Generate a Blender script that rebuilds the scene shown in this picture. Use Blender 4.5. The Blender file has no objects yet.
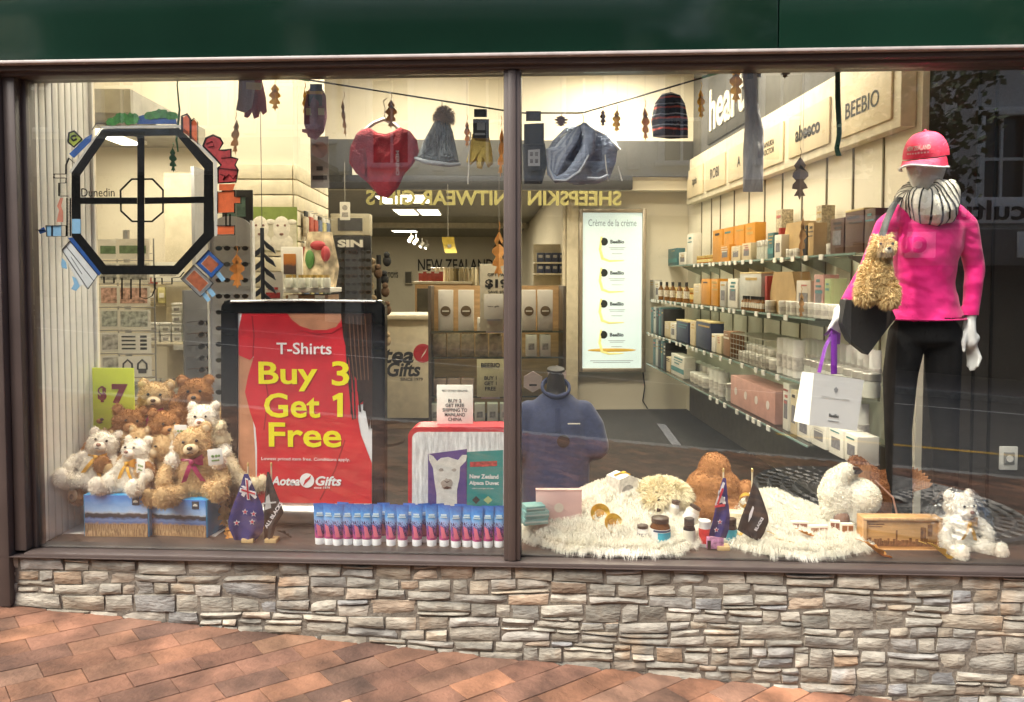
import bpy, bmesh, math, random
import numpy as np
from mathutils import Vector as V, Matrix as MX, Euler, noise as mnoise
rad = math.radians
SC = bpy.context.scene
# ------------------------------------------------------------------ camera
CAMZ, F, PITCH, YAW, SHY = 1.45, 800.0, rad(2.5), rad(3.15), -0.0362
cam = bpy.data.cameras.new('camera'); camo = bpy.data.objects.new('camera', cam)
SC.collection.objects.link(camo); SC.camera = camo
camo.location = (0, -3.1, CAMZ); camo.rotation_euler = (rad(90) - PITCH, 0, YAW)
cam.sensor_width = 36; cam.lens = 36 * F / 1024; cam.shift_y = SHY; cam.clip_start = .05; cam.clip_end = 500
# ------------------------------------------------------------------ sky, sun, exposure
SUN_EL, SUN_AZ = rad(50), rad(226)          # overcast: a broad soft glow high over the street, from the left
w = bpy.data.worlds.new('World'); SC.world = w; w.use_nodes = True
nt = w.node_tree; sk = nt.nodes.new('ShaderNodeTexSky'); sk.sky_type = 'NISHITA'; sk.sun_disc = False
sk.sun_elevation = SUN_EL; sk.sun_rotation = SUN_AZ; sk.dust_density = 5; sk.ozone_density = 1; sk.air_density = 1
nt.links.new(sk.outputs[0], nt.nodes['Background'].inputs[0]); nt.nodes['Background'].inputs[1].default_value = .15
sl = bpy.data.lights.new('sun', 'SUN'); sl.energy = 2.7; sl.angle = rad(50); sl.color = (1, .95, .88)
so = bpy.data.objects.new('sun', sl); SC.collection.objects.link(so)
so.rotation_euler = V((math.sin(SUN_AZ) * math.cos(SUN_EL), math.cos(SUN_AZ) * math.cos(SUN_EL), math.sin(SUN_EL))).to_track_quat('Z', 'Y').to_euler()
SC.view_settings.view_transform = 'Standard'; SC.view_settings.look = 'None'; SC.view_settings.gamma = 1
SC.view_settings.exposure = 1.05
SC.render.engine = 'CYCLES'; SC.cycles.use_denoising = True
SC.cycles.max_bounces = 6; SC.cycles.diffuse_bounces = 3; SC.cycles.glossy_bounces = 3; SC.cycles.transparent_max_bounces = 24
SC.cycles.caustics_reflective = False; SC.cycles.caustics_refractive = False; SC.cycles.sample_clamp_indirect = 4
# ------------------------------------------------------------------ picture geometry -> world
RC = Euler(camo.rotation_euler).to_matrix(); CP = V(camo.location)
IA = rad(5.15)                               # the shop behind the glass is turned by this much
UU = V((math.cos(IA), math.sin(IA), 0)); VV = V((-math.sin(IA), math.cos(IA), 0))
def ray(px, py): return RC @ V(((px - 512) / F, (351 - py) / F + SHY * 1024 / F, -1))
def P(px, py, Y):                            # point on the plane Y behind the glass
    d = ray(px, py); return CP + d * ((Y - CP.y) / d.y)
def Q(px, py, v):                            # point on an interior plane facing the window, v metres from the photographer
    d = ray(px, py); return CP + d * (v / d.dot(VV))
def QU(px, py, u):                           # point on an interior plane parallel to the right wall
    d = ray(px, py); return CP + d * (u / d.dot(UU))
def W(u, v, z): return V((0, -3.1, 0)) + UU * u + VV * v + V((0, 0, z))
# ------------------------------------------------------------------ materials
_m = {}
def C(r, g, b):
    f = lambda c: (c / 255 / 12.92) if c <= 10 else ((c / 255 + .055) / 1.055) ** 2.4
    return (f(r), f(g), f(b))
def M(name, col=(.5, .5, .5), rough=.6, metal=0., var=.12, scale=14., bump=0., bscale=60., isl=0., em=0., alpha=1., sheen=0., stretch=None, spec=.5, coat=0., thin=0.):
    if name in _m: return _m[name]
    m = bpy.data.materials.new(name); m.use_nodes = True; t = m.node_tree; N = t.nodes; L = t.links
    b = N['Principled BSDF']; b.inputs['Roughness'].default_value = rough; b.inputs['Metallic'].default_value = metal
    b.inputs['Specular IOR Level'].default_value = spec
    if coat: b.inputs['Coat Weight'].default_value = coat; b.inputs['Coat Roughness'].default_value = .1
    if sheen: b.inputs['Sheen Weight'].default_value = sheen
    if alpha < 1: b.inputs['Alpha'].default_value = alpha
    tc = N.new('ShaderNodeTexCoord'); vec = tc.outputs['Object']
    if stretch:
        mp = N.new('ShaderNodeMapping'); mp.inputs['Scale'].default_value = stretch; L.new(vec, mp.inputs[0]); vec = mp.outputs[0]
    nz = N.new('ShaderNodeTexNoise'); nz.inputs['Scale'].default_value = scale; nz.inputs['Detail'].default_value = 5; L.new(vec, nz.inputs['Vector'])
    rp = N.new('ShaderNodeValToRGB'); rp.color_ramp.elements[0].position = .3; rp.color_ramp.elements[1].position = .72
    rp.color_ramp.elements[0].color = (*[c * (1 - var) for c in col], 1); rp.color_ramp.elements[1].color = (*[min(1, c * (1 + var)) for c in col], 1)
    L.new(nz.outputs['Fac'], rp.inputs[0]); out = rp.outputs[0]
    if isl:
        g = N.new('ShaderNodeNewGeometry'); mr = N.new('ShaderNodeMapRange'); L.new(g.outputs['Random Per Island'], mr.inputs[0])
        mr.inputs[3].default_value = 1 - isl; mr.inputs[4].default_value = 1 + isl
        mx = N.new('ShaderNodeMix'); mx.data_type = 'RGBA'; mx.blend_type = 'MULTIPLY'; mx.inputs[0].default_value = 1
        L.new(out, mx.inputs[6]); L.new(mr.outputs[0], mx.inputs[7]); out = mx.outputs[2]
    L.new(out, b.inputs['Base Color'])
    if em: L.new(out, b.inputs['Emission Color']); b.inputs['Emission Strength'].default_value = em
    if bump:
        n2 = N.new('ShaderNodeTexNoise'); n2.inputs['Scale'].default_value = bscale; n2.inputs['Detail'].default_value = 4; L.new(vec, n2.inputs['Vector'])
        bp = N.new('ShaderNodeBump'); bp.inputs['Strength'].default_value = bump; bp.inputs['Distance'].default_value = .01
        L.new(n2.outputs['Fac'], bp.inputs['Height']); L.new(bp.outputs[0], b.inputs['Normal'])
    if thin:                                  # hair, petals and cloth let light through
        tl = N.new('ShaderNodeBsdfTranslucent'); L.new(out, tl.inputs[0]); ms = N.new('ShaderNodeMixShader'); ms.inputs[0].default_value = thin
        L.new(b.outputs[0], ms.inputs[1]); L.new(tl.outputs[0], ms.inputs[2]); L.new(ms.outputs[0], N['Material Output'].inputs[0])
    _m[name] = m; return m
def Mramp(name, stops, axis=2, rough=.5, wob=0., wscale=(8, 8, 8), isl=0., mode='LINEAR', speck=None):
    """colour bands printed along one axis of the object's own box"""
    if name in _m: return _m[name]
    m = bpy.data.materials.new(name); m.use_nodes = True; t = m.node_tree; N = t.nodes; L = t.links; b = N['Principled BSDF']; b.inputs['Roughness'].default_value = rough
    tc = N.new('ShaderNodeTexCoord'); sp = N.new('ShaderNodeSeparateXYZ'); L.new(tc.outputs['Generated'], sp.inputs[0]); val = sp.outputs[axis]
    mp = N.new('ShaderNodeMapping'); mp.inputs['Scale'].default_value = wscale; L.new(tc.outputs['Generated'], mp.inputs[0])
    nz = N.new('ShaderNodeTexNoise'); nz.inputs['Scale'].default_value = 1; nz.inputs['Detail'].default_value = 6; L.new(mp.outputs[0], nz.inputs['Vector'])
    if wob:
        a = N.new('ShaderNodeMath'); a.operation = 'MULTIPLY_ADD'; a.inputs[1].default_value = wob; L.new(nz.outputs['Fac'], a.inputs[0]); L.new(val, a.inputs[2])
        s = N.new('ShaderNodeMath'); s.operation = 'SUBTRACT'; s.inputs[1].default_value = wob / 2; L.new(a.outputs[0], s.inputs[0]); val = s.outputs[0]
    rp = N.new('ShaderNodeValToRGB'); rp.color_ramp.interpolation = mode; e = rp.color_ramp.elements
    e[0].position = stops[0][0]; e[0].color = (*stops[0][1], 1); e[1].position = stops[1][0]; e[1].color = (*stops[1][1], 1)
    for p_, c_ in stops[2:]: k = e.new(p_); k.color = (*c_, 1)
    L.new(val, rp.inputs[0]); out = rp.outputs[0]
    if speck:
        th, col, lo, hi, sscale = speck
        m2 = N.new('ShaderNodeMapping'); m2.inputs['Scale'].default_value = sscale; L.new(tc.outputs['Generated'], m2.inputs[0])
        n2 = N.new('ShaderNodeTexNoise'); n2.inputs['Scale'].default_value = 1; n2.inputs['Detail'].default_value = 3; L.new(m2.outputs[0], n2.inputs['Vector'])
        g = N.new('ShaderNodeMath'); g.operation = 'GREATER_THAN'; g.inputs[1].default_value = th; L.new(n2.outputs['Fac'], g.inputs[0])
        r2 = N.new('ShaderNodeValToRGB'); r2.color_ramp.interpolation = 'CONSTANT'; q = r2.color_ramp.elements
        q[0].position = 0; q[0].color = (0, 0, 0, 1); q[1].position = lo; q[1].color = (1, 1, 1, 1); k = q.new(hi); k.color = (0, 0, 0, 1); L.new(sp.outputs[axis], r2.inputs[0])
        mu = N.new('ShaderNodeMath'); mu.operation = 'MULTIPLY'; L.new(g.outputs[0], mu.inputs[0]); L.new(r2.outputs[0], mu.inputs[1])
        mx = N.new('ShaderNodeMix'); mx.data_type = 'RGBA'; L.new(mu.outputs[0], mx.inputs[0]); L.new(out, mx.inputs[6]); mx.inputs[7].default_value = (*col, 1); out = mx.outputs[2]
    L.new(out, b.inputs['Base Color']); _m[name] = m; return m
def Mstripe(name, cols, scale, axis=2, rough=.8, bump=.3, wob=.0):
    """knit or printed stripes repeating along an object axis"""
    if name in _m: return _m[name]
    m = bpy.data.materials.new(name); m.use_nodes = True; t = m.node_tree; N = t.nodes; L = t.links; b = N['Principled BSDF']; b.inputs['Roughness'].default_value = rough
    tc = N.new('ShaderNodeTexCoord'); sp = N.new('ShaderNodeSeparateXYZ'); L.new(tc.outputs['Object'], sp.inputs[0])
    ml = N.new('ShaderNodeMath'); ml.operation = 'MULTIPLY'; ml.inputs[1].default_value = scale; L.new(sp.outputs[axis], ml.inputs[0]); v = ml.outputs[0]
    if wob:
        nz = N.new('ShaderNodeTexNoise'); nz.inputs['Scale'].default_value = 12; L.new(tc.outputs['Object'], nz.inputs['Vector'])
        a = N.new('ShaderNodeMath'); a.operation = 'MULTIPLY_ADD'; a.inputs[1].default_value = wob; L.new(nz.outputs['Fac'], a.inputs[0]); L.new(v, a.inputs[2]); v = a.outputs[0]
    fr = N.new('ShaderNodeMath'); fr.operation = 'FRACT'; L.new(v, fr.inputs[0])
    rp = N.new('ShaderNodeValToRGB'); rp.color_ramp.interpolation = 'CONSTANT'; e = rp.color_ramp.elements; k = len(cols)
    e[0].position = 0; e[0].color = (*cols[0][1], 1); e[1].position = cols[1][0]; e[1].color = (*cols[1][1], 1)
    for p_, c_ in cols[2:]: q = e.new(p_); q.color = (*c_, 1)
    L.new(fr.outputs[0], rp.inputs[0]); L.new(rp.outputs[0], b.inputs['Base Color'])
    if bump:
        wv = N.new('ShaderNodeTexNoise'); wv.inputs['Scale'].default_value = 260; L.new(tc.outputs['Object'], wv.inputs['Vector'])
        bp = N.new('ShaderNodeBump'); bp.inputs['Strength'].default_value = bump; bp.inputs['Distance'].default_value = .004; L.new(wv.outputs['Fac'], bp.inputs['Height']); L.new(bp.outputs[0], b.inputs['Normal'])
    _m[name] = m; return m
def Mglass(name, tint=(1, 1, 1), ior=1.5, rough=0.0, film=0.0):
    """thin pane: clear straight through, Fresnel reflection on both faces"""
    if name in _m: return _m[name]
    m = bpy.data.materials.new(name); m.use_nodes = True; t = m.node_tree; N = t.nodes; L = t.links
    N.remove(N['Principled BSDF']); o = N['Material Output']
    tr = N.new('ShaderNodeBsdfTransparent'); tr.inputs[0].default_value = (*tint, 1)
    gl = N.new('ShaderNodeBsdfGlossy'); gl.inputs['Roughness'].default_value = rough
    g = N.new('ShaderNodeNewGeometry'); mr = N.new('ShaderNodeMapRange'); L.new(g.outputs['Backfacing'], mr.inputs[0]); mr.inputs[3].default_value = ior; mr.inputs[4].default_value = 1 / ior
    fr = N.new('ShaderNodeFresnel'); L.new(mr.outputs[0], fr.inputs['IOR'])
    mx = N.new('ShaderNodeMixShader'); L.new(fr.outputs[0], mx.inputs[0]); L.new(tr.outputs[0], mx.inputs[1]); L.new(gl.outputs[0], mx.inputs[2]); L.new(mx.outputs[0], o.inputs[0])
    _m[name] = m; return m
# ------------------------------------------------------------------ mesh builder
class B:
    def __init__(s): s.v = []; s.f = []
    def add(s, vs, fs):
        k = len(s.v); s.v += [V(p) for p in vs]; s.f += [tuple(i + k for i in f) for f in fs]; return s
    def box(s, c, d, rz=0, bev=0, rot=None):
        bm = bmesh.new(); bmesh.ops.create_cube(bm, size=1); bmesh.ops.scale(bm, vec=V(d), verts=bm.verts)
        if bev: bmesh.ops.bevel(bm, geom=list(bm.edges), offset=min(bev, min(d) * .45), segments=2, affect='EDGES', profile=.5)
        bm.verts.index_update(); mt = MX.Translation(V(c)) @ (rot.to_4x4() if rot is not None else MX.Rotation(rz, 4, 'Z'))
        s.add([mt @ v.co for v in bm.verts], [[v.index for v in f.verts] for f in bm.faces]); bm.free(); return s
    def tube(s, pts, r, n=8, cap=True, flat=1.):
        pts = [V(p) for p in pts]; rs = r if isinstance(r, (list, tuple)) else [r] * len(pts); rings = []
        up = None
        for i, p in enumerate(pts):
            t = (pts[min(i + 1, len(pts) - 1)] - pts[max(i - 1, 0)])
            t = t.normalized() if t.length > 1e-9 else V((0, 0, 1))
            if up is None: up = V((0, 0, 1)) if abs(t.z) < .9 else V((0, 1, 0))
            a = t.cross(up).normalized() if t.cross(up).length > 1e-6 else t.orthogonal().normalized(); b = a.cross(t); up = b
            rings.append([p + (a * math.cos(2 * math.pi * k / n) + b * math.sin(2 * math.pi * k / n) * flat) * rs[i] for k in range(n)])
        k0 = len(s.v)
        for q in rings: s.v += q
        for i in range(len(pts) - 1):
            for k in range(n): s.f.append((k0 + i * n + k, k0 + i * n + (k + 1) % n, k0 + (i + 1) * n + (k + 1) % n, k0 + (i + 1) * n + k))
        if cap: s.f.append(tuple(k0 + k for k in range(n))[::-1]); s.f.append(tuple(k0 + (len(pts) - 1) * n + k for k in range(n)))
        return s
    def lathe(s, prof, c=(0, 0, 0), n=18, rot=None):
        k0 = len(s.v); c = V(c)
        for r, z in prof:
            for k in range(n):
                p = V((r * math.cos(2 * math.pi * k / n), r * math.sin(2 * math.pi * k / n), z)); s.v.append(c + (rot @ p if rot is not None else p))
        for i in range(len(prof) - 1):
            for k in range(n): s.f.append((k0 + i * n + k, k0 + i * n + (k + 1) % n, k0 + (i + 1) * n + (k + 1) % n, k0 + (i + 1) * n + k))
        if prof[0][0] > 1e-6: s.f.append(tuple(k0 + k for k in range(n))[::-1])
        if prof[-1][0] > 1e-6: s.f.append(tuple(k0 + (len(prof) - 1) * n + k for k in range(n)))
        return s
    def ell(s, c, r, n=14, rot=None):
        r = (r, r, r) if not hasattr(r, '__len__') else r; m = max(6, n * 2 // 3)
        vs = []; fs = []; c = V(c)
        for i in range(1, m):
            th = math.pi * i / m
            for k in range(n):
                p = V((r[0] * math.sin(th) * math.cos(2 * math.pi * k / n), r[1] * math.sin(th) * math.sin(2 * math.pi * k / n), r[2] * math.cos(th)))
                vs.append(c + (rot @ p if rot is not None else p))
        t0 = V((0, 0, r[2])); t1 = V((0, 0, -r[2])); vs += [c + (rot @ t0 if rot is not None else t0), c + (rot @ t1 if rot is not None else t1)]
        T = (m - 1) * n; fs = [(T, k, (k + 1) % n) for k in range(n)] + [(T + 1, (m - 2) * n + (k + 1) % n, (m - 2) * n + k) for k in range(n)]
        for i in range(m - 2):
            for k in range(n): fs.append((i * n + k, (i + 1) * n + k, (i + 1) * n + (k + 1) % n, i * n + (k + 1) % n))
        return s.add(vs, fs)
    def caps(s, pts, rs, n=12, sub=4):     # chain of overlapping balls: to be remeshed into one body
        for i in range(len(pts) - 1):
            a, b = V(pts[i]), V(pts[i + 1]); k = max(2, int((b - a).length / (.35 * min(rs[i], rs[i + 1])))) if sub else 2
            for j in range(k + 1): s.ell(a.lerp(b, j / k), rs[i] + (rs[i + 1] - rs[i]) * j / k, n)
        return s
    def prism(s, pts, vec):
        pts = [V(p) for p in pts]; vec = V(vec); n = len(pts); nr = V((0, 0, 0))
        for i in range(n): nr += (pts[i]).cross(pts[(i + 1) % n])
        if nr.dot(vec) > 0: pts = pts[::-1]
        fs = [tuple(range(n)), tuple(range(n, 2 * n))[::-1]] + [(i, n + i, n + (i + 1) % n, (i + 1) % n) for i in range(n)]
        fs = [f if len(f) != 4 or max(f) < n or min(f) >= n else f[::-1] for f in fs]
        return s.add(pts + [p + vec for p in pts], fs)
    def grid(s, fn, nu, nv, closed_u=False):
        vs = [fn(i / nu, j / nv) for j in range(nv + 1) for i in range(nu + 1)]
        return s.add(vs, [(j * (nu + 1) + i, j * (nu + 1) + i + 1, (j + 1) * (nu + 1) + i + 1, (j + 1) * (nu + 1) + i) for j in range(nv) for i in range(nu)])
    def tr(s, m): s.v = [m @ p for p in s.v]; return s
    def join(s, o): return s.add(o.v, o.f)
def mesh(name, b, mat, smooth=40):
    me = bpy.data.meshes.new(name)
    if isinstance(b, tuple): me.from_pydata(b[0], [], b[1])
    else: me.from_pydata([tuple(p) for p in b.v], [], b.f)
    if mat is not None: me.materials.append(mat)
    if smooth:
        me.polygons.foreach_set('use_smooth', [True] * len(me.polygons)); me.set_sharp_from_angle(angle=rad(smooth))
    me.update(); return me
def tag(o, label=None, cat=None, group=None, kind=None):
    for k, x in (('label', label), ('category', cat), ('group', group), ('kind', kind)):
        if x: o[k] = x
    return o
def thing(name, label, cat, loc, rz=0, group=None):
    o = bpy.data.objects.new(name, None); SC.collection.objects.link(o); o.location = loc; o.rotation_euler = (0, 0, rz); o.empty_display_size = .05
    o['_l'] = 0; del o['_l']; return tag(o, label, cat, group)
def wm(o):
    m = MX.Translation(o.location) @ o.rotation_euler.to_matrix().to_4x4() @ MX.Diagonal((*o.scale, 1))
    return (wm(o.parent) @ m) if o.parent else m
def part(o, name, b, mat, world=False, label=None, smooth=40):
    """a child mesh; b is in o's own space, or in world space when world=True"""
    if world: b.tr(wm(o).inverted())
    c = bpy.data.objects.new(name, mesh(name, b, mat, smooth)); SC.collection.objects.link(c); c.parent = o
    if label: c['label'] = label
    return c
def one(name, b, mat, label, cat, loc=(0, 0, 0), rz=0, group=None, world=False, smooth=40):
    o = bpy.data.objects.new(name, None if b is None else mesh(name, b if not world else b.tr((MX.Translation(V(loc)) @ MX.Rotation(rz, 4, 'Z')).inverted()), mat, smooth))
    SC.collection.objects.link(o); o.location = loc; o.rotation_euler = (0, 0, rz); return tag(o, label, cat, group)
def struct(name, b, mat, smooth=0):
    o = bpy.data.objects.new(name, mesh(name, b, mat, smooth)); SC.collection.objects.link(o); o['kind'] = 'structure'; return o
def copy_tree(o, parent=None):
    c = o.copy(); SC.collection.objects.link(c)
    if parent: c.parent = parent
    for ch in list(o.children): copy_tree(ch, c)
    return c
def remesh(b, vox, it=4, fac=.5):
    o = bpy.data.objects.new('tmp', mesh('tmp', b, None, 0)); SC.collection.objects.link(o)
    m = o.modifiers.new('r', 'REMESH'); m.mode = 'VOXEL'; m.voxel_size = vox
    if it: s = o.modifiers.new('s', 'SMOOTH'); s.iterations = it; s.factor = fac
    dg = bpy.context.evaluated_depsgraph_get(); me = bpy.data.meshes.new_from_object(o.evaluated_get(dg))
    r = B(); r.v = [v.co.copy() for v in me.vertices]; r.f = [tuple(p.vertices) for p in me.polygons]
    od = o.data; bpy.data.objects.remove(o); bpy.data.meshes.remove(od); bpy.data.meshes.remove(me); return r
def fur(b, n, L, wd, lie=(0, 0, -.3), jit=.45, seed=1, keep=None, gravity=.25):
    rng = np.random.default_rng(seed); v = np.array([tuple(p) for p in b.v]); tris = []
    for f in b.f:
        for i in range(1, len(f) - 1): tris.append((f[0], f[i], f[i + 1]))
    t = np.array(tris); a, c, d = v[t[:, 0]], v[t[:, 1]], v[t[:, 2]]; nr = np.cross(c - a, d - a); ar = np.linalg.norm(nr, axis=1); nr /= ar[:, None] + 1e-12
    idx = rng.choice(len(t), n, p=ar / ar.sum()); r1 = np.sqrt(rng.random(n)); r2 = rng.random(n)
    p = a[idx] * (1 - r1)[:, None] + c[idx] * (r1 * (1 - r2))[:, None] + d[idx] * (r1 * r2)[:, None]; nn = nr[idx]
    if keep is not None:
        k = np.array([keep(q) for q in p]); p = p[k]; nn = nn[k]; n = len(p)
    cl = np.array([tuple(mnoise.noise_vector(V(q) * (1.2 / L))) for q in p])          # locks of hair lean together
    dr = nn + np.array(lie) + cl * jit * 1.6 + rng.normal(0, jit * .35, (n, 3)); dr /= np.linalg.norm(dr, axis=1)[:, None]
    ln = L * rng.uniform(.55, 1.15, n)[:, None]; sd = np.cross(dr, rng.normal(0, 1, (n, 3))); sd /= np.linalg.norm(sd, axis=1)[:, None] + 1e-9; sd *= wd
    mid = p + dr * ln * .55; tip = p + dr * ln + np.array([0, 0, -gravity]) * ln
    vs = np.stack([p - sd, p + sd, mid + sd * .75, mid - sd * .75, tip], 1).reshape(-1, 3)
    k0 = len(b.v); out = B(); out.v = list(b.v) + [V(q) for q in vs]
    fs = []
    for i in range(n):
        k = k0 + 5 * i; fs += [(k, k + 1, k + 2, k + 3), (k + 3, k + 2, k + 4)]
    out.f = list(b.f) + fs; return out
_tc = {}
def txt(s, w=None, h=None, bold=0., ext=.0008, mirror=False, align='C', shear=0.):
    """lettering as a mesh in the XZ plane facing -Y, centred (or left aligned), fitted to width w or cap height h"""
    cu = bpy.data.curves.new('t', 'FONT'); cu.body = s; cu.size = 1; cu.offset = bold; cu.extrude = .0; cu.resolution_u = 3; cu.shear = shear; cu.align_x = 'LEFT'; cu.space_line = .95
    o = bpy.data.objects.new('t', cu); SC.collection.objects.link(o); dg = bpy.context.evaluated_depsgraph_get(); me = bpy.data.meshes.new_from_object(o.evaluated_get(dg))
    vs = [v.co.copy() for v in me.vertices]; fs = [tuple(p.vertices) for p in me.polygons]; bpy.data.objects.remove(o); bpy.data.curves.remove(cu); bpy.data.meshes.remove(me)
    x0, x1 = min(v.x for v in vs), max(v.x for v in vs); y0, y1 = min(v.y for v in vs), max(v.y for v in vs)
    sx = w / (x1 - x0) if w else None; sy = h / (y1 - y0) if h else None; sx = sx or sy; sy = sy or sx
    b = B(); ox = (x0 + x1) / 2 if align == 'C' else x0; sg = -1 if mirror else 1
    n = len(vs); fr = [V((sg * (v.x - ox) * sx, -ext, (v.y - (y0 + y1) / 2) * sy)) for v in vs]; bk = [V((p.x, 0, p.z)) for p in fr]
    ed = {}
    for f in fs:
        for i in range(len(f)): e = (f[i], f[(i + 1) % len(f)]); ed[e] = 1
    side = [(a, c, c + n, a + n) for (a, c) in ed if (c, a) not in ed]
    if mirror: fs = [f[::-1] for f in fs]; side = [f[::-1] for f in side]
    b.add(fr + bk, fs + [tuple(x[::-1]) for x in side]); return b
def at(b, x=0, y=0, z=0, rz=0): return b.tr(MX.Translation(V((x, y, z))) @ MX.Rotation(rz, 4, 'Z'))
RNG = random.Random(7)
# ================================================================== the street in front of the shop
def zp(x): return -.04 - .082 * x
SH = MX(((1, 0, 0, 0), (0, 1, 0, 0), (-.082, 0, 1, -.04), (0, 0, 0, 1)))
brick = M('brick_paver', (.195, .102, .066), .85, var=.5, scale=7, bump=.5, bscale=60, isl=.25)
# each paver gets a hue of its own
t = brick.node_tree; pb = t.nodes['Principled BSDF']; src = pb.inputs['Base Color'].links[0].from_socket
g = t.nodes.new('ShaderNodeNewGeometry'); r2 = t.nodes.new('ShaderNodeValToRGB'); e = r2.color_ramp.elements
for (p_, c_) in ((0, (.55, .62, .8, 1)), (1, (1.25, 1.7, 2.0, 1))): pass
e[0].position = .0; e[0].color = (.66, .72, .8, 1); e[1].position = 1.; e[1].color = (1.5, 1.6, 1.45, 1)
k = e.new(.35); k.color = (.95, .9, .9, 1); k = e.new(.6); k.color = (1.2, 1.1, .95, 1); k = e.new(.9); k.color = (.8, .86, .9, 1)
wn = t.nodes.new('ShaderNodeTexWhiteNoise'); wn.noise_dimensions = '1D'; t.links.new(g.outputs['Random Per Island'], wn.inputs['W']); t.links.new(wn.outputs['Value'], r2.inputs[0])
mx = t.nodes.new('ShaderNodeMix'); mx.data_type = 'RGBA'; mx.blend_type = 'MULTIPLY'; mx.inputs[0].default_value = 1
t.links.new(src, mx.inputs[6]); t.links.new(r2.outputs[0], mx.inputs[7])
# broad pale scuffs and grime across the paving
tc = t.nodes.new('ShaderNodeTexCoord'); n3 = t.nodes.new('ShaderNodeTexNoise'); n3.inputs['Scale'].default_value = 1.6; n3.inputs['Detail'].default_value = 7; n3.inputs['Roughness'].default_value = .65; t.links.new(tc.outputs['Object'], n3.inputs['Vector'])
r3 = t.nodes.new('ShaderNodeValToRGB'); r3.color_ramp.elements[0].position = .35; r3.color_ramp.elements[0].color = (.76, .77, .78, 1); r3.color_ramp.elements[1].position = .7; r3.color_ramp.elements[1].color = (1.22, 1.2, 1.17, 1); t.links.new(n3.outputs['Fac'], r3.inputs[0])
m3 = t.nodes.new('ShaderNodeMix'); m3.data_type = 'RGBA'; m3.blend_type = 'MULTIPLY'; m3.inputs[0].default_value = 1; t.links.new(mx.outputs[2], m3.inputs[6]); t.links.new(r3.outputs[0], m3.inputs[7]); t.links.new(m3.outputs[2], pb.inputs['Base Color'])
r = random.Random(3); b = B(); bw, bl, gp = .110, .226, .0011; ca, sa = math.cos(rad(44)), math.sin(rad(44))
for j in range(-84, 84):
    for i in range(-44, 44):
        cx = (i + (.5 if j % 2 else 0)) * bl; cy = j * bw; X = cx * ca - cy * sa; Y = cx * sa + cy * ca - 2
        if not (-5.2 < X < 7.4 and -4.42 < Y < .02): continue
        hz = r.uniform(-.0015, .0015); h = .0016; hl, hw = bl / 2 - gp / 2, bw / 2 - gp / 2
        rot = MX.Rotation(rad(44) + r.uniform(-.006, .006), 4, 'Z'); tl = (r.uniform(-.008, .008), r.uniform(-.01, .01))
        ring = lambda s_, z_: [(sx * (hl - s_), sy * (hw - s_), z_) for sx, sy in ((-1, -1), (1, -1), (1, 1), (-1, 1))]
        vs = ring(0, -.012) + ring(.0006, -.0018) + ring(h, 0)
        vs = [MX.Translation((X, Y, hz)) @ rot @ V((x, y, z + x * tl[0] + y * tl[1])) for x, y, z in vs]
        fs = [(8, 9, 10, 11)] + [(4 * q + k, 4 * q + (k + 1) % 4, 4 * q + 4 + (k + 1) % 4, 4 * q + 4 + k) for q in (0, 1) for k in range(4)]
        b.add(vs, fs)
struct('brick_pavement', b.tr(SH), brick)
b = B().add([(-60, -4.45, -.006), (60, -4.45, -.006), (60, .3, -.006), (-60, .3, -.006)], [(0, 1, 2, 3)]); struct('pavement_bed', b.tr(SH), M('paver_joint', (.105, .058, .042), .95, var=.4, scale=30))
asph = M('asphalt', (.10, .098, .094), .85, var=.3, scale=18, bump=.4, bscale=120)
struct('ground', B().add([(-300, -300, -.25), (300, -300, -.25), (300, 300, -.25), (-300, 300, -.25)], [(0, 1, 2, 3)]).tr(SH), M('far_ground', (.12, .11, .1), .9))
struct('road', B().add([(-60, -12.2, -.13), (60, -12.2, -.13), (60, -4.4, -.13), (-60, -4.4, -.13)], [(0, 1, 2, 3)]).tr(SH), asph)
struct('kerb', B().box((0, -4.5, -.07), (120, .15, .14), bev=.015).tr(SH), M('kerb_stone', (.3, .29, .27), .8, var=.25))
struct('far_kerb', B().box((0, -12.2, -.07), (120, .15, .14), bev=.015).tr(SH), M('kerb_stone'))
struct('far_pavement', B().add([(-60, -18, -.002), (60, -18, -.002), (60, -12.25, -.002), (-60, -12.25, -.002)], [(0, 1, 2, 3)]).tr(SH), M('far_paving', (.25, .2, .17), .85, var=.25))
wl = M('road_white', (.75, .74, .7), .7, var=.12); yl = M('road_yellow', (.7, .42, .05), .7, var=.15)
b = B()
for (x0, y0, x1, y1) in ((.2, -5.02, 1.3, -4.92), (1.2, -6.4, 1.3, -5.02), (-60, -10.6, 60, -10.5)): b.add([(x0, y0, -.126), (x1, y0, -.126), (x1, y1, -.126), (x0, y1, -.126)], [(0, 1, 2, 3)])
struct('road_marking', b.tr(SH), wl)
struct('road_yellow_line', B().add([(2.6, -6.5, -.126), (60, -6.5, -.126), (60, -6.38, -.126), (2.6, -6.38, -.126)], [(0, 1, 2, 3)]).tr(SH), yl)
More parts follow.
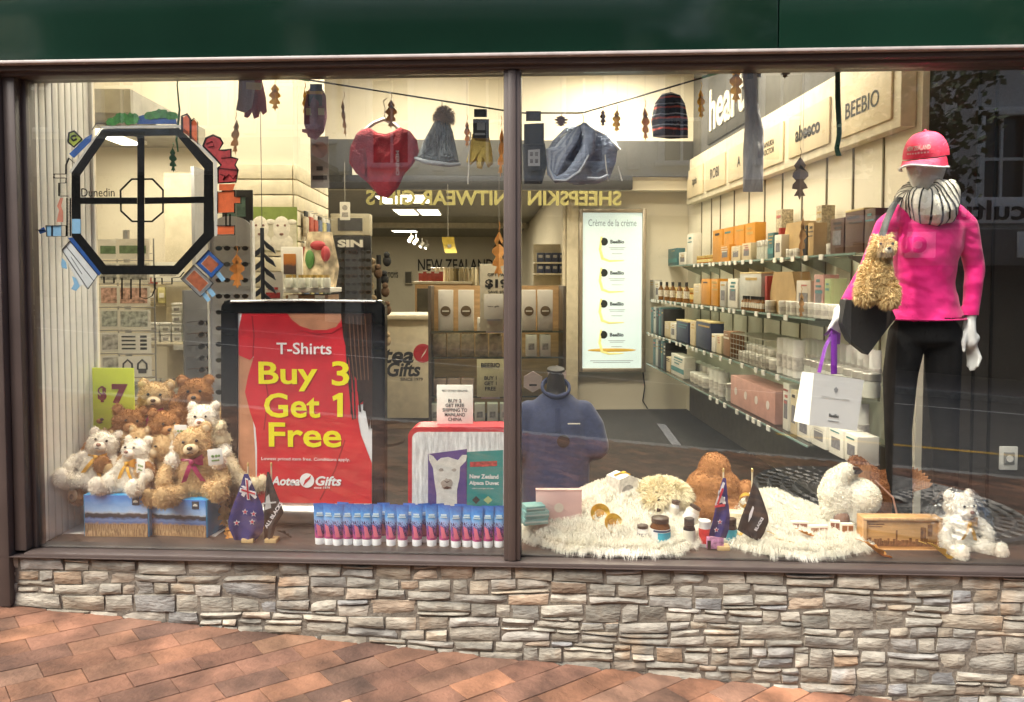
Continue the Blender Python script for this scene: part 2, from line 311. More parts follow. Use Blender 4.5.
# ------------------------------------------------------------------ buildings across the road (seen mirrored in the panes)
def far_building(x0, x1, h, wall, lab, bays, sign=None):
    zc = zp((x0 + x1) / 2); o = thing('shop_building', lab, 'building', ((x0 + x1) / 2, -16, zc)); wd = x1 - x0
    b = B(); gz = 3.4
    step = wd / bays; holes = []
    # front wall above the shopfronts with real openings
    RW = ((gz + .9, gz + 2.9), (gz + 4.3, gz + 6.4))
    for k in range(bays):
        cx = -wd / 2 + step * (k + .5); ww = step * .42
        b.box((cx - step / 2 + (step - ww) / 4, -.2, (gz + h) / 2), ((step - ww) / 2, .4, h - gz)); b.box((cx + step / 2 - (step - ww) / 4, -.2, (gz + h) / 2), ((step - ww) / 2, .4, h - gz))
        b.box((cx, -.2, gz + .45), (ww, .4, .9)); b.box((cx, -.2, gz + 3.6), (ww, .4, 1.4)); b.box((cx, -.2, (gz + 6.4 + h) / 2), (ww, .4, h - gz - 6.4))
        holes.append((cx, ww))
    b.box((-wd / 2 + .2, -.2, gz / 2 - 1), (.4, .4, gz + 2)); b.box((wd / 2 - .2, -.2, gz / 2 - 1), (.4, .4, gz + 2)); b.box((0, -3.5, h / 2 - 1), (wd, 6, h + 2 - .02)); part(o, 'wall', b, wall)
    c = B(); c.box((0, .1, h + .1), (wd, .7, .25), bev=.04); c.box((0, .06, gz + .5), (wd, .3, .14), bev=.03)
    for k in range(bays + 1): c.box((-wd / 2 + step * k, .05, (gz + h) / 2 + .3), (.3, .22, h - gz - .8), bev=.03)
    part(o, 'cornice', c, M('facade_trim', (.84, .82, .76), .7))
    for cx, ww, z0, z1 in [(a_, c_, *q_) for a_, c_ in holes for q_ in RW]:
        f = B()
        for sx in (-1, 1): f.box((cx + sx * (ww / 2 + .02), .06, (z0 + z1) / 2), (.16, .14, z1 - z0 + .2), bev=.02)
        f.box((cx, .06, z1 + .06), (ww + .36, .16, .18), bev=.02); f.box((cx, .09, z0 - .06), (ww + .36, .22, .12), bev=.02); f.box((cx, -.1, (z0 + z1) / 2), (ww, .06, .07)); f.box((cx, -.1, (z0 + z1) / 2), (.06, .07, z1 - z0))
        wf = part(o, 'window', f, M('facade_trim')); part(wf, 'pane', B().box((cx, -.15, (z0 + z1) / 2), (ww, .02, z1 - z0)), M('far_pane', (.03, .035, .04), .1, var=.2))
    s = B().box((0, -.35, gz / 2 - 1), (wd - .8, .1, gz + 2 - .05)); part(o, 'shopfront', s, M('dark_shopfront', (.018, .017, .016), .25, var=.3))
    a = B().box((0, 1.5, gz - .2), (wd, 3.0, .12)); a.box((0, 3.0, gz - .25), (wd, .12, .7), bev=.02); part(o, 'verandah', a, M('verandah_paint', (.16, .15, .14), .6))
    return o
fb = far_building(-16, -5.2, 11.9, M('facade_cream', (.78, .73, .62), .8, var=.08), 'cream three storey shop building across the road with pilasters', 5)
fb = far_building(-5.1, 6.4, 12.6, M('facade_pale', (.82, .8, .73), .8, var=.08), 'tall pale stucco building opposite the shop window', 5)
fb = far_building(6.5, 19, 12.2, M('facade_grey', (.62, .6, .56), .8, var=.1), 'grey stone building across the road with the culture sign', 5)
c0 = wm(fb).translation
bd = B().box((-4.7, 3.12, 3.86), (2.4, .06, .5), bev=.01); sg = part(fb, 'sign_board', bd, M('sign_white', (.88, .88, .86), .6, var=.04))
part(sg, 'lettering', txt('culture', w=1.9, h=.38, bold=.02, ext=.01).tr(MX.Translation((-4.7, 3.16, 3.86)) @ MX.Rotation(math.pi, 4, 'Z')), M('sign_black', (.02, .02, .02), .6))
for xx, wd_, s_ in ((-5.95, 1.1, 'cu'), (-3.3, 1.1, 'al')):
    sg = part(fb, 'hanging_board', B().box((xx, 3.10, 3.2), (wd_, .06, .5), bev=.01), M('sign_white')); part(sg, 'lettering', txt(s_, h=.32, bold=.02, ext=.01).tr(MX.Translation((xx + .1, 3.14, 3.2)) @ MX.Rotation(math.pi, 4, 'Z')), M('sign_black'))
for xx, hh in ((-35, 9), (33, 9)):
    far = one('shop_building', B().box((0, -4, hh / 2 - 2), (29, 8, hh + 4), bev=.1), M('facade_end', (.4, .37, .32), .8), 'plain painted building further %s the street' % ('up' if xx < 0 else 'down'), 'building', (xx + (0 if xx < 0 else .6), -16, zp(xx)))
# ------------------------------------------------------------------ street tree in its iron grate
tx, ty = 2.5, -3.05; tz = zp(tx)
o = thing('street_tree', 'small leafy street tree standing in a round iron grate on the brick pavement', 'tree', (tx, ty, tz))
tr_ = B(); lim = []; tr_.tube([(0, 0, -.1), (.01, 0, .8), (.03, .01, 1.6), (.12, 0, 2.3), (.2, .02, 3.1)], [.05, .045, .04, .032, .018], 8)
r = random.Random(5)
for k in range(11):
    a = k * 2.4; z = 2.3 + .085 * k; l = r.uniform(.22, .46); s_ = V((.10 + .03 * (z - 1.7), 0, z)); en = s_ + V((math.cos(a) * l, math.sin(a) * l, l * .45)); lim.append((s_, en)); tr_.tube([s_, s_.lerp(en, .5) + V((0, 0, .05)), en], [.016, .011, .005], 6)
part(o, 'trunk', tr_, M('bark', (.1, .075, .055), .9, var=.4, scale=9, bump=.8, bscale=30, stretch=(3, 3, .6)))
cr = B()
for s_, en in lim:
    for k in range(120):
        q = r.uniform(.3, 1.1); c = s_.lerp(en, q) + V([r.gauss(0, .09) for _ in range(3)]); d = V([r.gauss(0, 1) for _ in range(3)]).normalized(); e = d.orthogonal().normalized(); L_ = r.uniform(.05, .09)
        cr.add([c, c + d * L_ * .5 + e * L_ * .33, c + d * L_, c + d * L_ * .5 - e * L_ * .33], [(0, 1, 2, 3)])
part(o, 'crown', cr, M('leaf_green', (.04, .075, .02), .6, var=.3, isl=.4), smooth=0)
b = B(); R_ = .95
for k in range(9):
    ra = .16 + k * .098; b.tube([(ra * math.cos(i * math.pi / 24), ra * math.sin(i * math.pi / 24), 0) for i in range(49)], .019, 4, cap=False)
for k in range(40):
    a = k * math.pi / 20; b.tube([(.16 * math.cos(a), .16 * math.sin(a), .004), (R_ * math.cos(a + .35), R_ * math.sin(a + .35), .004)], .012, 4)
gr = one('tree_grate', b, M('cast_iron', (.30, .29, .27), .45, metal=.3, var=.3), 'round cast iron tree grate with curved bars set in the brick paving', 'tree grate', (tx, ty, tz + .02)); gr.rotation_euler = (0, math.atan(.082), 0)
# ================================================================== shop front
frame_m = M('frame_brown', (.075, .058, .052), .42, var=.12, scale=6, spec=.4)
ZT, ZB = P(512, 60, -.06).z, P(512, 567, -.07).z             # frame top and bottom
GT, GB = P(512, 73, 0).z, P(512, 556, 0).z                   # glass top and bottom
XL, XR = P(33, 300, 0).x, 2.42
M0, M1 = P(504, 300, -.03).x, P(521, 300, -.03).x
wf = thing('shop_window', 'wide brown framed shop window of two large panes above the stone wall', 'window', (.1, 0, ZB))
b = B(); b.box(((XL - .06 + XR) / 2, 0, (ZT + GT) / 2), (XR - XL + .3, .12, ZT - GT), bev=.006); b.box(((XL + XR) / 2, -.066, ZT - .011), (XR - XL + .4, .05, .02), bev=.005); part(wf, 'head', b, frame_m, True)
b = B(); b.box(((XL + XR) / 2, -.015, (ZB + GB) / 2 - .006), (XR - XL + .3, .13, GB - ZB - .02), bev=.006); b.box(((XL + XR) / 2, -.035, GB - .012), (XR - XL + .04, .07, .022), bev=.004); part(wf, 'sill', b, frame_m, True)
b = B(); b.box((XL - .045, 0, (GT + GB) / 2), (.05, .1, GT - GB), bev=.005); b.box((XL - .013, .02, (GT + GB) / 2), (.022, .06, GT - GB), bev=.004); b.box((XL - .1, -.02, (ZT + ZB) / 2 - .1), (.055, .12, ZT - ZB + .2), bev=.006); part(wf, 'jamb', b, frame_m, True)
b = B(); b.box((XR + .045, 0, (GT + GB) / 2), (.09, .1, GT - GB), bev=.005); part(wf, 'jamb', b, frame_m, True)
b = B(); b.box(((M0 + M1) / 2, -.005, (GT + GB) / 2), (M1 - M0, .1, GT - GB - .002), bev=.005); b.box(((M0 + M1) / 2, -.058, (GT + GB) / 2), ((M1 - M0) * .45, .01, GT - GB - .004), bev=.003); part(wf, 'mullion', b, frame_m, True)
gls = Mglass('window_glass', (.97, .985, .975), 1.92)
part(wf, 'pane', B().box(((XL + M0) / 2, .005, (GT + GB) / 2), (M0 - XL - .002, .006, GT - GB - .002)), gls, True)
part(wf, 'pane', B().box(((M1 + XR) / 2, .005, (GT + GB) / 2), (XR - M1 - .002, .006, GT - GB - .002)), gls, True)
fa = thing('shop_fascia', 'glossy dark green fascia panels above the shop window', 'fascia', (0, -.03, ZT))
fm = M('fascia_green', (.006, .026, .016), .10, var=.2, scale=1.2, bump=.05, bscale=1.4, coat=1., spec=1.)
xs = [-7, P(-420, 20, -.06).x, P(235, 20, -.06).x - .9, P(777, 20, -.06).x, 4.4, 7]; xs = [-7, -3.2, P(777, 20, -.06).x, 4.4, 7]
for a_, c_ in zip(xs, xs[1:]): part(fa, 'fascia_panel', B().box(((a_ + c_) / 2, -.06, ZT + .62), (c_ - a_ - .004, .05, 1.22), bev=.004), fm, True)
part(fa, 'flashing', B().box((0, -.075, ZT + .006), (14, .09, .012), bev=.003), M('flashing_grey', (.42, .38, .36), .45, var=.15), True)
part(fa, 'upper_wall', B().box((0, .3, ZT + 4.2), (30, .5, 6.0), bev=.02), M('upper_plaster', (.5, .48, .43), .8), True)
# ------------------------------------------------------------------ stacked stone wall under the window
stone = M('schist', (.30, .285, .245), .85, var=.42, scale=11, bump=.75, bscale=34, isl=.3, stretch=(1, 1, 2.6))
t = stone.node_tree; pb = t.nodes['Principled BSDF']; src = pb.inputs['Base Color'].links[0].from_socket
g = t.nodes.new('ShaderNodeNewGeometry'); wn = t.nodes.new('ShaderNodeTexWhiteNoise'); wn.noise_dimensions = '1D'; t.links.new(g.outputs['Random Per Island'], wn.inputs['W'])
r2 = t.nodes.new('ShaderNodeValToRGB'); e = r2.color_ramp.elements; e[0].position = 0; e[0].color = (.8, .86, .98, 1); e[1].position = 1; e[1].color = (1.2, .92, .7, 1)
for p_, c_ in ((.2, (1.15, 1.12, 1.05, 1)), (.4, (.86, .89, .9, 1)), (.55, (1.15, 1.13, 1.06, 1)), (.7, (.92, .93, .9, 1)), (.85, (1.12, 1.03, .9, 1)), (.93, (1.0, .98, .95, 1))): k = e.new(p_); k.color = c_
t.links.new(wn.outputs['Value'], r2.inputs[0]); mx = t.nodes.new('ShaderNodeMix'); mx.data_type = 'RGBA'; mx.blend_type = 'MULTIPLY'; mx.inputs[0].default_value = 1
t.links.new(src, mx.inputs[6]); t.links.new(r2.outputs[0], mx.inputs[7])
tc = t.nodes.new('ShaderNodeTexCoord'); n3 = t.nodes.new('ShaderNodeTexNoise'); n3.inputs['Scale'].default_value = 5; n3.inputs['Detail'].default_value = 6; t.links.new(tc.outputs['Object'], n3.inputs['Vector'])
r3 = t.nodes.new('ShaderNodeValToRGB'); r3.color_ramp.elements[0].position = .6; r3.color_ramp.elements[0].color = (1, 1, 1, 1); r3.color_ramp.elements[1].position = .75; r3.color_ramp.elements[1].color = (1.12, .92, .76, 1); t.links.new(n3.outputs['Fac'], r3.inputs[0])
m3 = t.nodes.new('ShaderNodeMix'); m3.data_type = 'RGBA'; m3.blend_type = 'MULTIPLY'; m3.inputs[0].default_value = 1; t.links.new(mx.outputs[2], m3.inputs[6]); t.links.new(r3.outputs[0], m3.inputs[7]); t.links.new(m3.outputs[2], pb.inputs['Base Color'])
r = random.Random(11); sb = B(); wx0, wx1 = -3.0, 2.9; top = ZB - .004
def wob(x, z): return .006 * math.sin(x * 7 + z * 31) + .005 * mnoise.noise(V((x * 6, 0, z * 20)))
def add_stone(x0, x1, z0, z1):
    if z1 < zp(x1) - .06 or x1 - x0 < .012 or z1 - z0 < .01: return
    g_ = r.uniform(.0003, .0012); x0 += g_; x1 -= g_; z0 += g_; z1 -= g_; w_, h_ = x1 - x0, z1 - z0; pr = r.uniform(0, .008); nx = max(3, int(w_ / .022)); nz_ = max(3, int(h_ / .016)); sd = r.uniform(0, 99); tx_, tz_ = r.uniform(-.05, .05), r.uniform(-.12, .12)
    cs = [(r.uniform(0, .010), r.uniform(0, .005)) for _ in range(4)]
    def fn(u, v):
        ix = (cs[0][0] * (1 - v) + cs[3][0] * v) if u < .5 else -(cs[1][0] * (1 - v) + cs[2][0] * v); iz = (cs[0][1] * (1 - u) + cs[1][1] * u) if v < .5 else -(cs[3][1] * (1 - u) + cs[2][1] * u)
        x = x0 + w_ * u + ix * abs(2 * u - 1) * min(1, w_ / .1); z = z0 + h_ * v + iz * abs(2 * v - 1); z += wob(x, z)
        ed = min(u * w_, (1 - u) * w_, v * h_, (1 - v) * h_)
        rd = -.007 * max(0, 1 - ed / .006) ** 2
        n = mnoise.fractal(V((x * 9, sd, z * 26)), 1.0, 2.0, 4) * .005 + (.0022 if mnoise.noise(V((x * 16, sd + 5, z * 75))) > .12 else 0)
        return V((x, -.052 - pr - rd - n + tx_ * (u - .5) * w_ + tz_ * (v - .5) * h_, z))
    k0 = len(sb.v); sb.grid(fn, nx, nz_); bd = [i for i in range(nx + 1)] + [j * (nx + 1) + nx for j in range(1, nz_ + 1)] + [nz_ * (nx + 1) + i for i in range(nx - 1, -1, -1)] + [j * (nx + 1) for j in range(nz_ - 1, 0, -1)]
    k1 = len(sb.v); sb.v += [V((sb.v[k0 + i].x, .0, sb.v[k0 + i].z)) for i in bd]; n_ = len(bd)
    sb.f += [(k0 + bd[i], k1 + i, k1 + (i + 1) % n_, k0 + bd[(i + 1) % n_]) for i in range(n_)]
def split(x0, x1, z0, z1, d):
    w_, h_ = x1 - x0, z1 - z0
    if h_ > .075 or (h_ > .046 and r.random() < (.6 if h_ > .066 else .22) and d < 3):
        c = r.choice((.3, .42, .5, .6, .7)); zc = z0 + h_ * c
        if r.random() < .4: a, bb = zc, zc
        split(x0, x1, z0, zc, d + 1); split(x0, x1, zc, z1, d + 1)
    elif w_ > .24 or (w_ > .14 and r.random() < .5 and d < 4):
        c = r.uniform(.35, .65); split(x0, x0 + w_ * c, z0, z1, d + 1); split(x0 + w_ * c, x1, z0, z1, d + 1)
    else: add_stone(x0, x1, z0, z1)
z = top; first = True
while z > -.36:
    h = r.uniform(.052, .064) if first else r.uniform(.062, .098); x = wx0 - r.uniform(0, .2)
    while x < wx1:
        w_ = r.uniform(.1, .2) if first else r.uniform(.13, .42)
        if first: add_stone(x, x + w_, z - h, z) if r.random() < .8 else (add_stone(x, x + w_, z - h, z - h * .35), add_stone(x, x + w_, z - h * .35, z))
        else: split(x, x + w_, z - h, z, 0)
        x += w_
    z -= h; first = False
sw = one('stone_wall', sb, stone, 'low dry stacked grey stone wall under the shop window', 'wall', (0, 0, 0), smooth=35)
part(sw, 'mortar_core', B().box((0, .055, (ZB + .0) / 2 - .35), (6.4, .202, ZB + .7 - .01)), M('wall_core', (.17, .15, .12), .95, var=.3, scale=40, bump=.5, bscale=90))
# ================================================================== inside of the shop (turned by IA)
cream = M('cream_wall', (.82, .75, .60), .7, var=.04, scale=2); grey_b = M('bulkhead_grey', (.10, .098, .092), .6, var=.1, scale=2); ceil_m = M('ceiling_paint', (.62, .58, .48), .8, var=.05)
carpet = M('charcoal_carpet', (.028, .027, .026), .9, var=.35, scale=60)
def ibox(b, u0, u1, v0, v1, z0, z1, bev=0):
    c = W((u0 + u1) / 2, (v0 + v1) / 2, (z0 + z1) / 2); return b.box(c, (u1 - u0, v1 - v0, z1 - z0), rz=IA, bev=bev)
FZ, CZ, RZ = .10, 3.5, 2.5
VF = 4.15
struct('shop_floor', ibox(B(), -5.2, 4, 3.3, 20.5, FZ - .1, FZ), carpet)
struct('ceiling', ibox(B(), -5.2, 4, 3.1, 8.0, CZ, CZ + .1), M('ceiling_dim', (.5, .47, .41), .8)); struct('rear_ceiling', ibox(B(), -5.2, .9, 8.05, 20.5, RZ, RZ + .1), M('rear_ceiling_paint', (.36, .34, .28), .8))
RU, BV = 2.1, 8.2                                             # right wall and back wall
struct('wall_right', ibox(B(), RU, RU + .1, 3.80, BV, FZ, CZ), cream)
struct('wall_back', ibox(B(), .86, 4, BV, BV + .1, FZ, CZ), cream)
struct('wall_rear_side', ibox(B(), .84, .94, BV - .02, 20, FZ, RZ), cream)
struct('wall_far', ibox(B(), -5.2, 1, 20, 20.1, FZ, RZ), cream)
u0 = (60 - 484) / 800 * 5.3
struct('wall_left', ibox(B(), -3.2, -1.24, 5.3, 5.42, FZ, CZ), cream); struct('wall_left_return', ibox(B(), -1.36, -1.24, 5.425, 6.35, FZ, CZ), cream); struct('wall_rear_left', ibox(B(), -4.5, -1.37, 6.25, 6.35, FZ, CZ), cream)
struct('wall_outer', ibox(ibox(B(), -3.3, -3.2, 2.8, 5.5, FZ, CZ), -4.6, -4.5, 6.3, 20.2, FZ, CZ), cream)
struct('wall_front', B().box((XL - 1.1, .1, 1.7), (2.0, .1, 3.8)).box((XR + 1.0, .1, 1.7), (1.8, .1, 3.8)).box((.1, .12, (ZT + CZ) / 2 + .05), (7, .1, CZ - ZT + .1)).box((.1, .2, .12), (7, .04, .45)), M('inner_front', (.5, .46, .38), .8))
struct('bulkhead', ibox(ibox(B(), -4.4, 4, 7.93, 8.04, 2.33, CZ), -4.4, 2.095, 7.9, 7.929, 2.46, 2.80), cream)
bh = thing('bulkhead_sign', 'long dark grey sign band with a white letter p across the back of the shop', 'sign', W(-.9, 7.88, 2.33), IA)
part(bh, 'band', ibox(B(), -1.83, 2.06, 7.84, 7.899, 2.455, 2.80, .004), grey_b, True)
part(bh, 'lower_rail', ibox(B(), -1.83, 1.45, 7.80, 7.895, 2.325, 2.45, .004), M('bulkhead_dark', (.035, .034, .032), .5), True)
pt = Q(362, 160, 7.83); part(bh, 'lettering', at(txt('p', h=.29, bold=.035, ext=.02), pt.x, pt.y, pt.z, IA), M('letter_white', (.85, .82, .72), .5), True)
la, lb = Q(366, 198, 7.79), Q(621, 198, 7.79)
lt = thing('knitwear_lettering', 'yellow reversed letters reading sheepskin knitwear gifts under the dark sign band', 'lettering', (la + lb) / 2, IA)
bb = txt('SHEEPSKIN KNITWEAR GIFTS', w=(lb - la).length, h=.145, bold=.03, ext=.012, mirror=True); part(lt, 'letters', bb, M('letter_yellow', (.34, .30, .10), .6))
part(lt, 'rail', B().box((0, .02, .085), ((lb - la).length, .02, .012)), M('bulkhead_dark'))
# soffit of the alcove on the left, with its lights
struct('soffit', ibox(B(), -3.2, Q(205, 150, 5.29).to_3d().dot(UU) - CP.dot(UU), 4.2, 5.299, 2.30, 2.42), M('soffit_grey', (.42, .40, .34), .8))
# ------------------------------------------------------------------ lit ceiling lamps
def lamp(u, v, z, su, sv, e, label, col=(1, .88, .68), name='ceiling_light'):
    o = thing(name, label, 'ceiling light', W(u, v, z), IA)
    part(o, 'frame', B().box((0, 0, -.012), (su + .05, sv + .05, .02), bev=.004), M('lamp_frame', (.8, .78, .72), .5))
    d = M('diffuser_%d' % int(e), (1, .9, .72), .5, var=.02, em=3.5); part(o, 'diffuser', B().box((0, 0, -.026), (su, sv, .006)), d)
    l = bpy.data.lights.new('lamp', 'AREA'); l.shape = 'RECTANGLE'; l.size = su; l.size_y = sv; l.energy = e * .48; l.color = col
    q = bpy.data.objects.new('lamp', l); SC.collection.objects.link(q); q.parent = o; q.location = (0, 0, -.035)
    return o
for (u, v, wh, e) in ((-1.5, 4.45, 'above the racks behind the teddy bears', 42), (.1, 5.0, 'above the middle of the shop floor', 42), (1.3, 5.3, 'near the glass shelves on the right wall', 50), (-.6, 6.9, 'just before the dark sign band', 42), (1.2, 7.2, 'close to the back wall lightbox', 45)):
    lamp(u, v, CZ - .005, .6, .6, e, 'square lit ceiling panel ' + wh)
for (px, py, wh) in ((393, 201, 'left of the front pair'), (417, 200, 'right of the front pair'), (407, 213, 'left of the rear pair'), (430, 213, 'right of the rear pair')):
    v = (RZ - .03 - CAMZ) * 800 / (279 - py); u = (px - 484) / 800 * v; lamp(u, v, RZ - .005, .3, .95, 45, 'bright ceiling panel deep in the shop, ' + wh, (1, .86, .62))
lamp(-1.7, 17.3, RZ - .005, .5, .5, 40, 'square lit panel over the far end of the shop', (1, .86, .62)); lamp(-2.4, 9.3, RZ - .005, .5, .5, 40, 'square lit panel behind the slatted wall', (1, .86, .62))
s1 = Q(112, 106, 4.75); lamp((s1 - CP).dot(UU) , (s1 - CP).dot(VV), 2.295, .12, .5, 7, 'slim strip light under the low soffit on the left'); lamp((Q(165, 103, 4.6) - CP).dot(UU), 4.6, 2.295, .1, .1, 5, 'small round downlight under the low soffit on the left')
def track_spot(loc, label, aim, e=0, grp=None):
    o = thing('track_spotlight', label, 'spotlight', loc, 0, grp); d = (V(aim) - V(loc)).normalized(); q = d.to_track_quat('-Z', 'Y').to_matrix()
    part(o, 'bracket', B().tube([(0, 0, 0), (0, 0, -.09)], .008, 6), M('spot_white', (.75, .72, .66), .4))
    h = B().lathe([(.018, .05), (.03, .04), (.034, -.06), (.03, -.062)], (0, 0, -.11), 14, q); part(o, 'lamp_head', h, M('spot_white'))
    part(o, 'bulb', B().lathe([(.026, -.064), (.0, -.066)], (0, 0, -.11), 12, q), M('spot_bulb', (1, .9, .7), .5, em=7.))
    if e:
        l = bpy.data.lights.new('spot', 'SPOT'); l.energy = e * 4.0; l.spot_size = rad(84); l.spot_blend = .7; l.color = (1, .92, .78); l.shadow_soft_size = .05
        k = bpy.data.objects.new('spot', l); SC.collection.objects.link(k); k.parent = o; k.location = V((0, 0, -.11)) + d * .08; k.rotation_euler = q.to_euler()
    return o
for i, (px, py) in enumerate(((411, 237), (416, 240), (422, 244), (427, 246))):
    p = Q(px, py - 6, 12 + i * 1.0); track_spot(p, 'small white track spotlight under the rear ceiling, %s of four' % ('first', 'second', 'third', 'fourth')[i], p + V((-.4, -.6, -.7)), 0, 'track spotlights deep in the shop')
for x, ax, e, wh in ((-1.55, -1.45, 40, 'over the teddy bears'), (-.75, -.8, 26, 'over the red poster'), (.25, .35, 46, 'over the sheepskin rugs'), (.95, 1.0, 46, 'over the cream soft toys'), (1.6, 1.45, 26, 'over the mannequin')):
    track_spot((x, .14, 2.56), 'white track spotlight inside the window head ' + wh, (ax, .42, .5), e)
one('light_track', B().box((.05, .14, 2.575), (4.2, .035, .025)), M('spot_white'), 'long white light track inside the window head', 'light track')
# ------------------------------------------------------------------ right wall: standards, sign boxes, glass shelves
ws = thing('wall_shelving', 'four green edged glass shelves on brackets along the cream right wall', 'shelving', W(RU - .02, 6, FZ), IA - math.pi / 2)
for k, px in enumerate((703, 713, 722, 736, 751, 767, 785, 805, 830, 857, 888)):
    v = RU * 800 / (px - 484); part(ws, 'wall_standard', ibox(B(), RU - .008, RU - .001, v - .007, v + .007, .8, 2.19), M('standard_dark', (.2, .17, .11), .6), True)
shg = M('shelf_glass', (.25, .36, .32), .12, var=.1, spec=.6); shglass = Mglass('shelf_clear', (.9, .95, .93), 1.45)
SHV = {1: (1.86, CAMZ + .0717 * 1.86), 2: (1.66, CAMZ - .1197 * 1.66), 3: (1.63, CAMZ - .3254 * 1.63), 4: (1.63, CAMZ - .5147 * 1.63)}
part(ws, 'shaded_base_panel', ibox(B(), RU - .03, RU - .002, 3.86, 7.96, FZ, SHV[4][1] - .03), M('base_panel_shade_grey', (.10, .088, .068), .6, var=.15), True)  # grey base; its dark colour also carries the shade under the lowest shelf
for k, (uf, z) in SHV.items():
    v0 = 3.95 if k < 4 else 3.95; s = part(ws, 'shelf', ibox(B(), uf, RU - .01, v0, 7.95, z - .010, z - .001), shglass, True)
    part(s, 'shelf_edge', ibox(B(), uf - .004, uf, v0, 7.95, z - .011, z), shg, True)
    for px in (703, 713, 722, 736, 751, 767, 785, 805, 830, 857, 888):
        v = RU * 800 / (px - 484)
        part(s, 'bracket', B().prism([W(RU - .005, v - .004, z - .012), W(uf + .05, v - .004, z - .012), W(uf + .06, v - .004, z - .025), W(RU - .005, v - .004, z - .10)], VV * .006), M('bracket_steel', (.38, .42, .38), .35, metal=.6), True)
tg = M('ticket_white', (.85, .83, .76), .5)
r = random.Random(21)
def price(k, v): return ibox(B(), SHV[k][0] - .012, SHV[k][0] - .005, v, v + .05, SHV[k][1] - .028, SHV[k][1] + .002)
for k, n in ((1, 17), (2, 22), (3, 19), (4, 8)):
    v = 4.2
    for i in range(n):
        v += r.uniform(.09, .26); v = min(v, 7.8)
        one('price_ticket', price(k, v), tg, 'small white price ticket clipped along the %s glass shelf edge' % ('', 'top', 'second', 'third', 'lowest')[k], 'price ticket', group='price tickets along the %s shelf' % ('', 'top', 'second', 'third', 'lowest')[k])
sb_ = thing('wall_sign', 'long cream sign box of tan brand panels above the glass shelves', 'sign', W(RU, 6, CAMZ + .74), IA - math.pi / 2)
part(sb_, 'box', ibox(B(), RU - .08, RU - .002, 3.85, 7.95, CAMZ + .74, CAMZ + 1.17, .005), M('sign_cream', (.8, .72, .54), .6), True)
vs = [7.93, 7.28, 6.6, 5.95, 5.3, 4.58, 3.87]; tanp = M('sign_tan', (.72, .60, .40), .6, var=.12, scale=5, stretch=(1, 1, .3)); names = ['apis', 'ROBI', 'A', 'MANUKA\nDOCTOR', 'abeeco', 'BEEBIO']
for i, (a_, c_) in enumerate(zip(vs, vs[1:])):
    pn = part(sb_, 'panel', ibox(B(), RU - .094, RU - .081, c_ + .05, a_ - .05, CAMZ + .79, CAMZ + 1.06, .003), tanp, True)
    m_ = (a_ + c_) / 2; p = W(RU - .0955, m_, CAMZ + .925); T = txt(names[i], w=(.16, .26, .08, .24, .38, .38)[i], bold=.01 if i != 4 else .03)
    part(pn, 'lettering', at(T, p.x, p.y, p.z, IA - math.pi / 2), M('sign_ink', (.04, .035, .03), .6), True)
    if i == 3: p = W(RU - .0955, m_ + .19, CAMZ + .925); part(pn, 'emblem', at(B().lathe([(.03, 0), (.045, 0), (.045, .002), (.03, .002)], (0, 0, 0), 16, MX.Rotation(rad(90), 3, 'X')).tr(MX.Diagonal((.8, 1, 1.5, 1))), p.x, p.y, p.z, IA - math.pi / 2), M('sign_ink'), True)
up = thing('wall_sign', 'dark grey sign with pale letters heart above the tan brand panels', 'sign', W(RU, 6, CAMZ + 1.2), IA - math.pi / 2)
part(up, 'panel', ibox(B(), RU - .05, RU - .003, 3.85, 7.84, CAMZ + 1.18, CZ - .01, .004), M('upper_sign_grey', (.14, .135, .125), .6), True)
v0, v1 = [(RU - .06) * 800 / (q - 484) for q in (711, 746)]
part(up, 'board', ibox(B(), RU - .066, RU - .051, v1 - .25, v0 + .1, CAMZ + 1.22, CAMZ + 1.8, .003), M('heart_board', (.07, .068, .06), .5), True)
p = W(RU - .0675, (v0 + v1) / 2, CAMZ + 1.5); part(up, 'lettering', at(txt('heart', w=v0 - v1, h=.37, bold=.025, ext=.01), p.x, p.y, p.z, IA - math.pi / 2), M('letter_white'), True)
# dark partition at the right end with its outlet
dk = M('dark_partition', (.046, .041, .036), .45, var=.2, scale=3)
pe = W(RU, 3.79, 0); b = B().box(((pe.x + .035 + 3.4) / 2, pe.y + .03, 1.75), (3.4 - pe.x - .03, .05, 3.5)); struct('wall_partition', b, dk)
for px in (975, 992): q = P(px, 300, pe.y); struct('wall_partition_batten', B().box((q.x, pe.y + .001, 1.75), (.012, .01, 3.4)), M('dark_batten', (.012, .011, .01), .5))
q = P(1008, 458, pe.y); o = thing('power_outlet', 'white square power outlet on the dark partition wall', 'outlet', (q.x, pe.y + .004, q.z))
part(o, 'plate', B().box((0, -.006, 0), (.085, .012, .115), bev=.004), M('outlet_white', (.75, .73, .68), .4)); part(o, 'socket', B().box((0, -.014, 0), (.05, .008, .06), bev=.003), M('outlet_grey', (.25, .25, .24), .4)); part(o, 'dial', B().lathe([(.016, 0), (.016, .006)], (0, -.018, 0), 14, MX.Rotation(rad(90), 3, 'X')), M('outlet_white'))
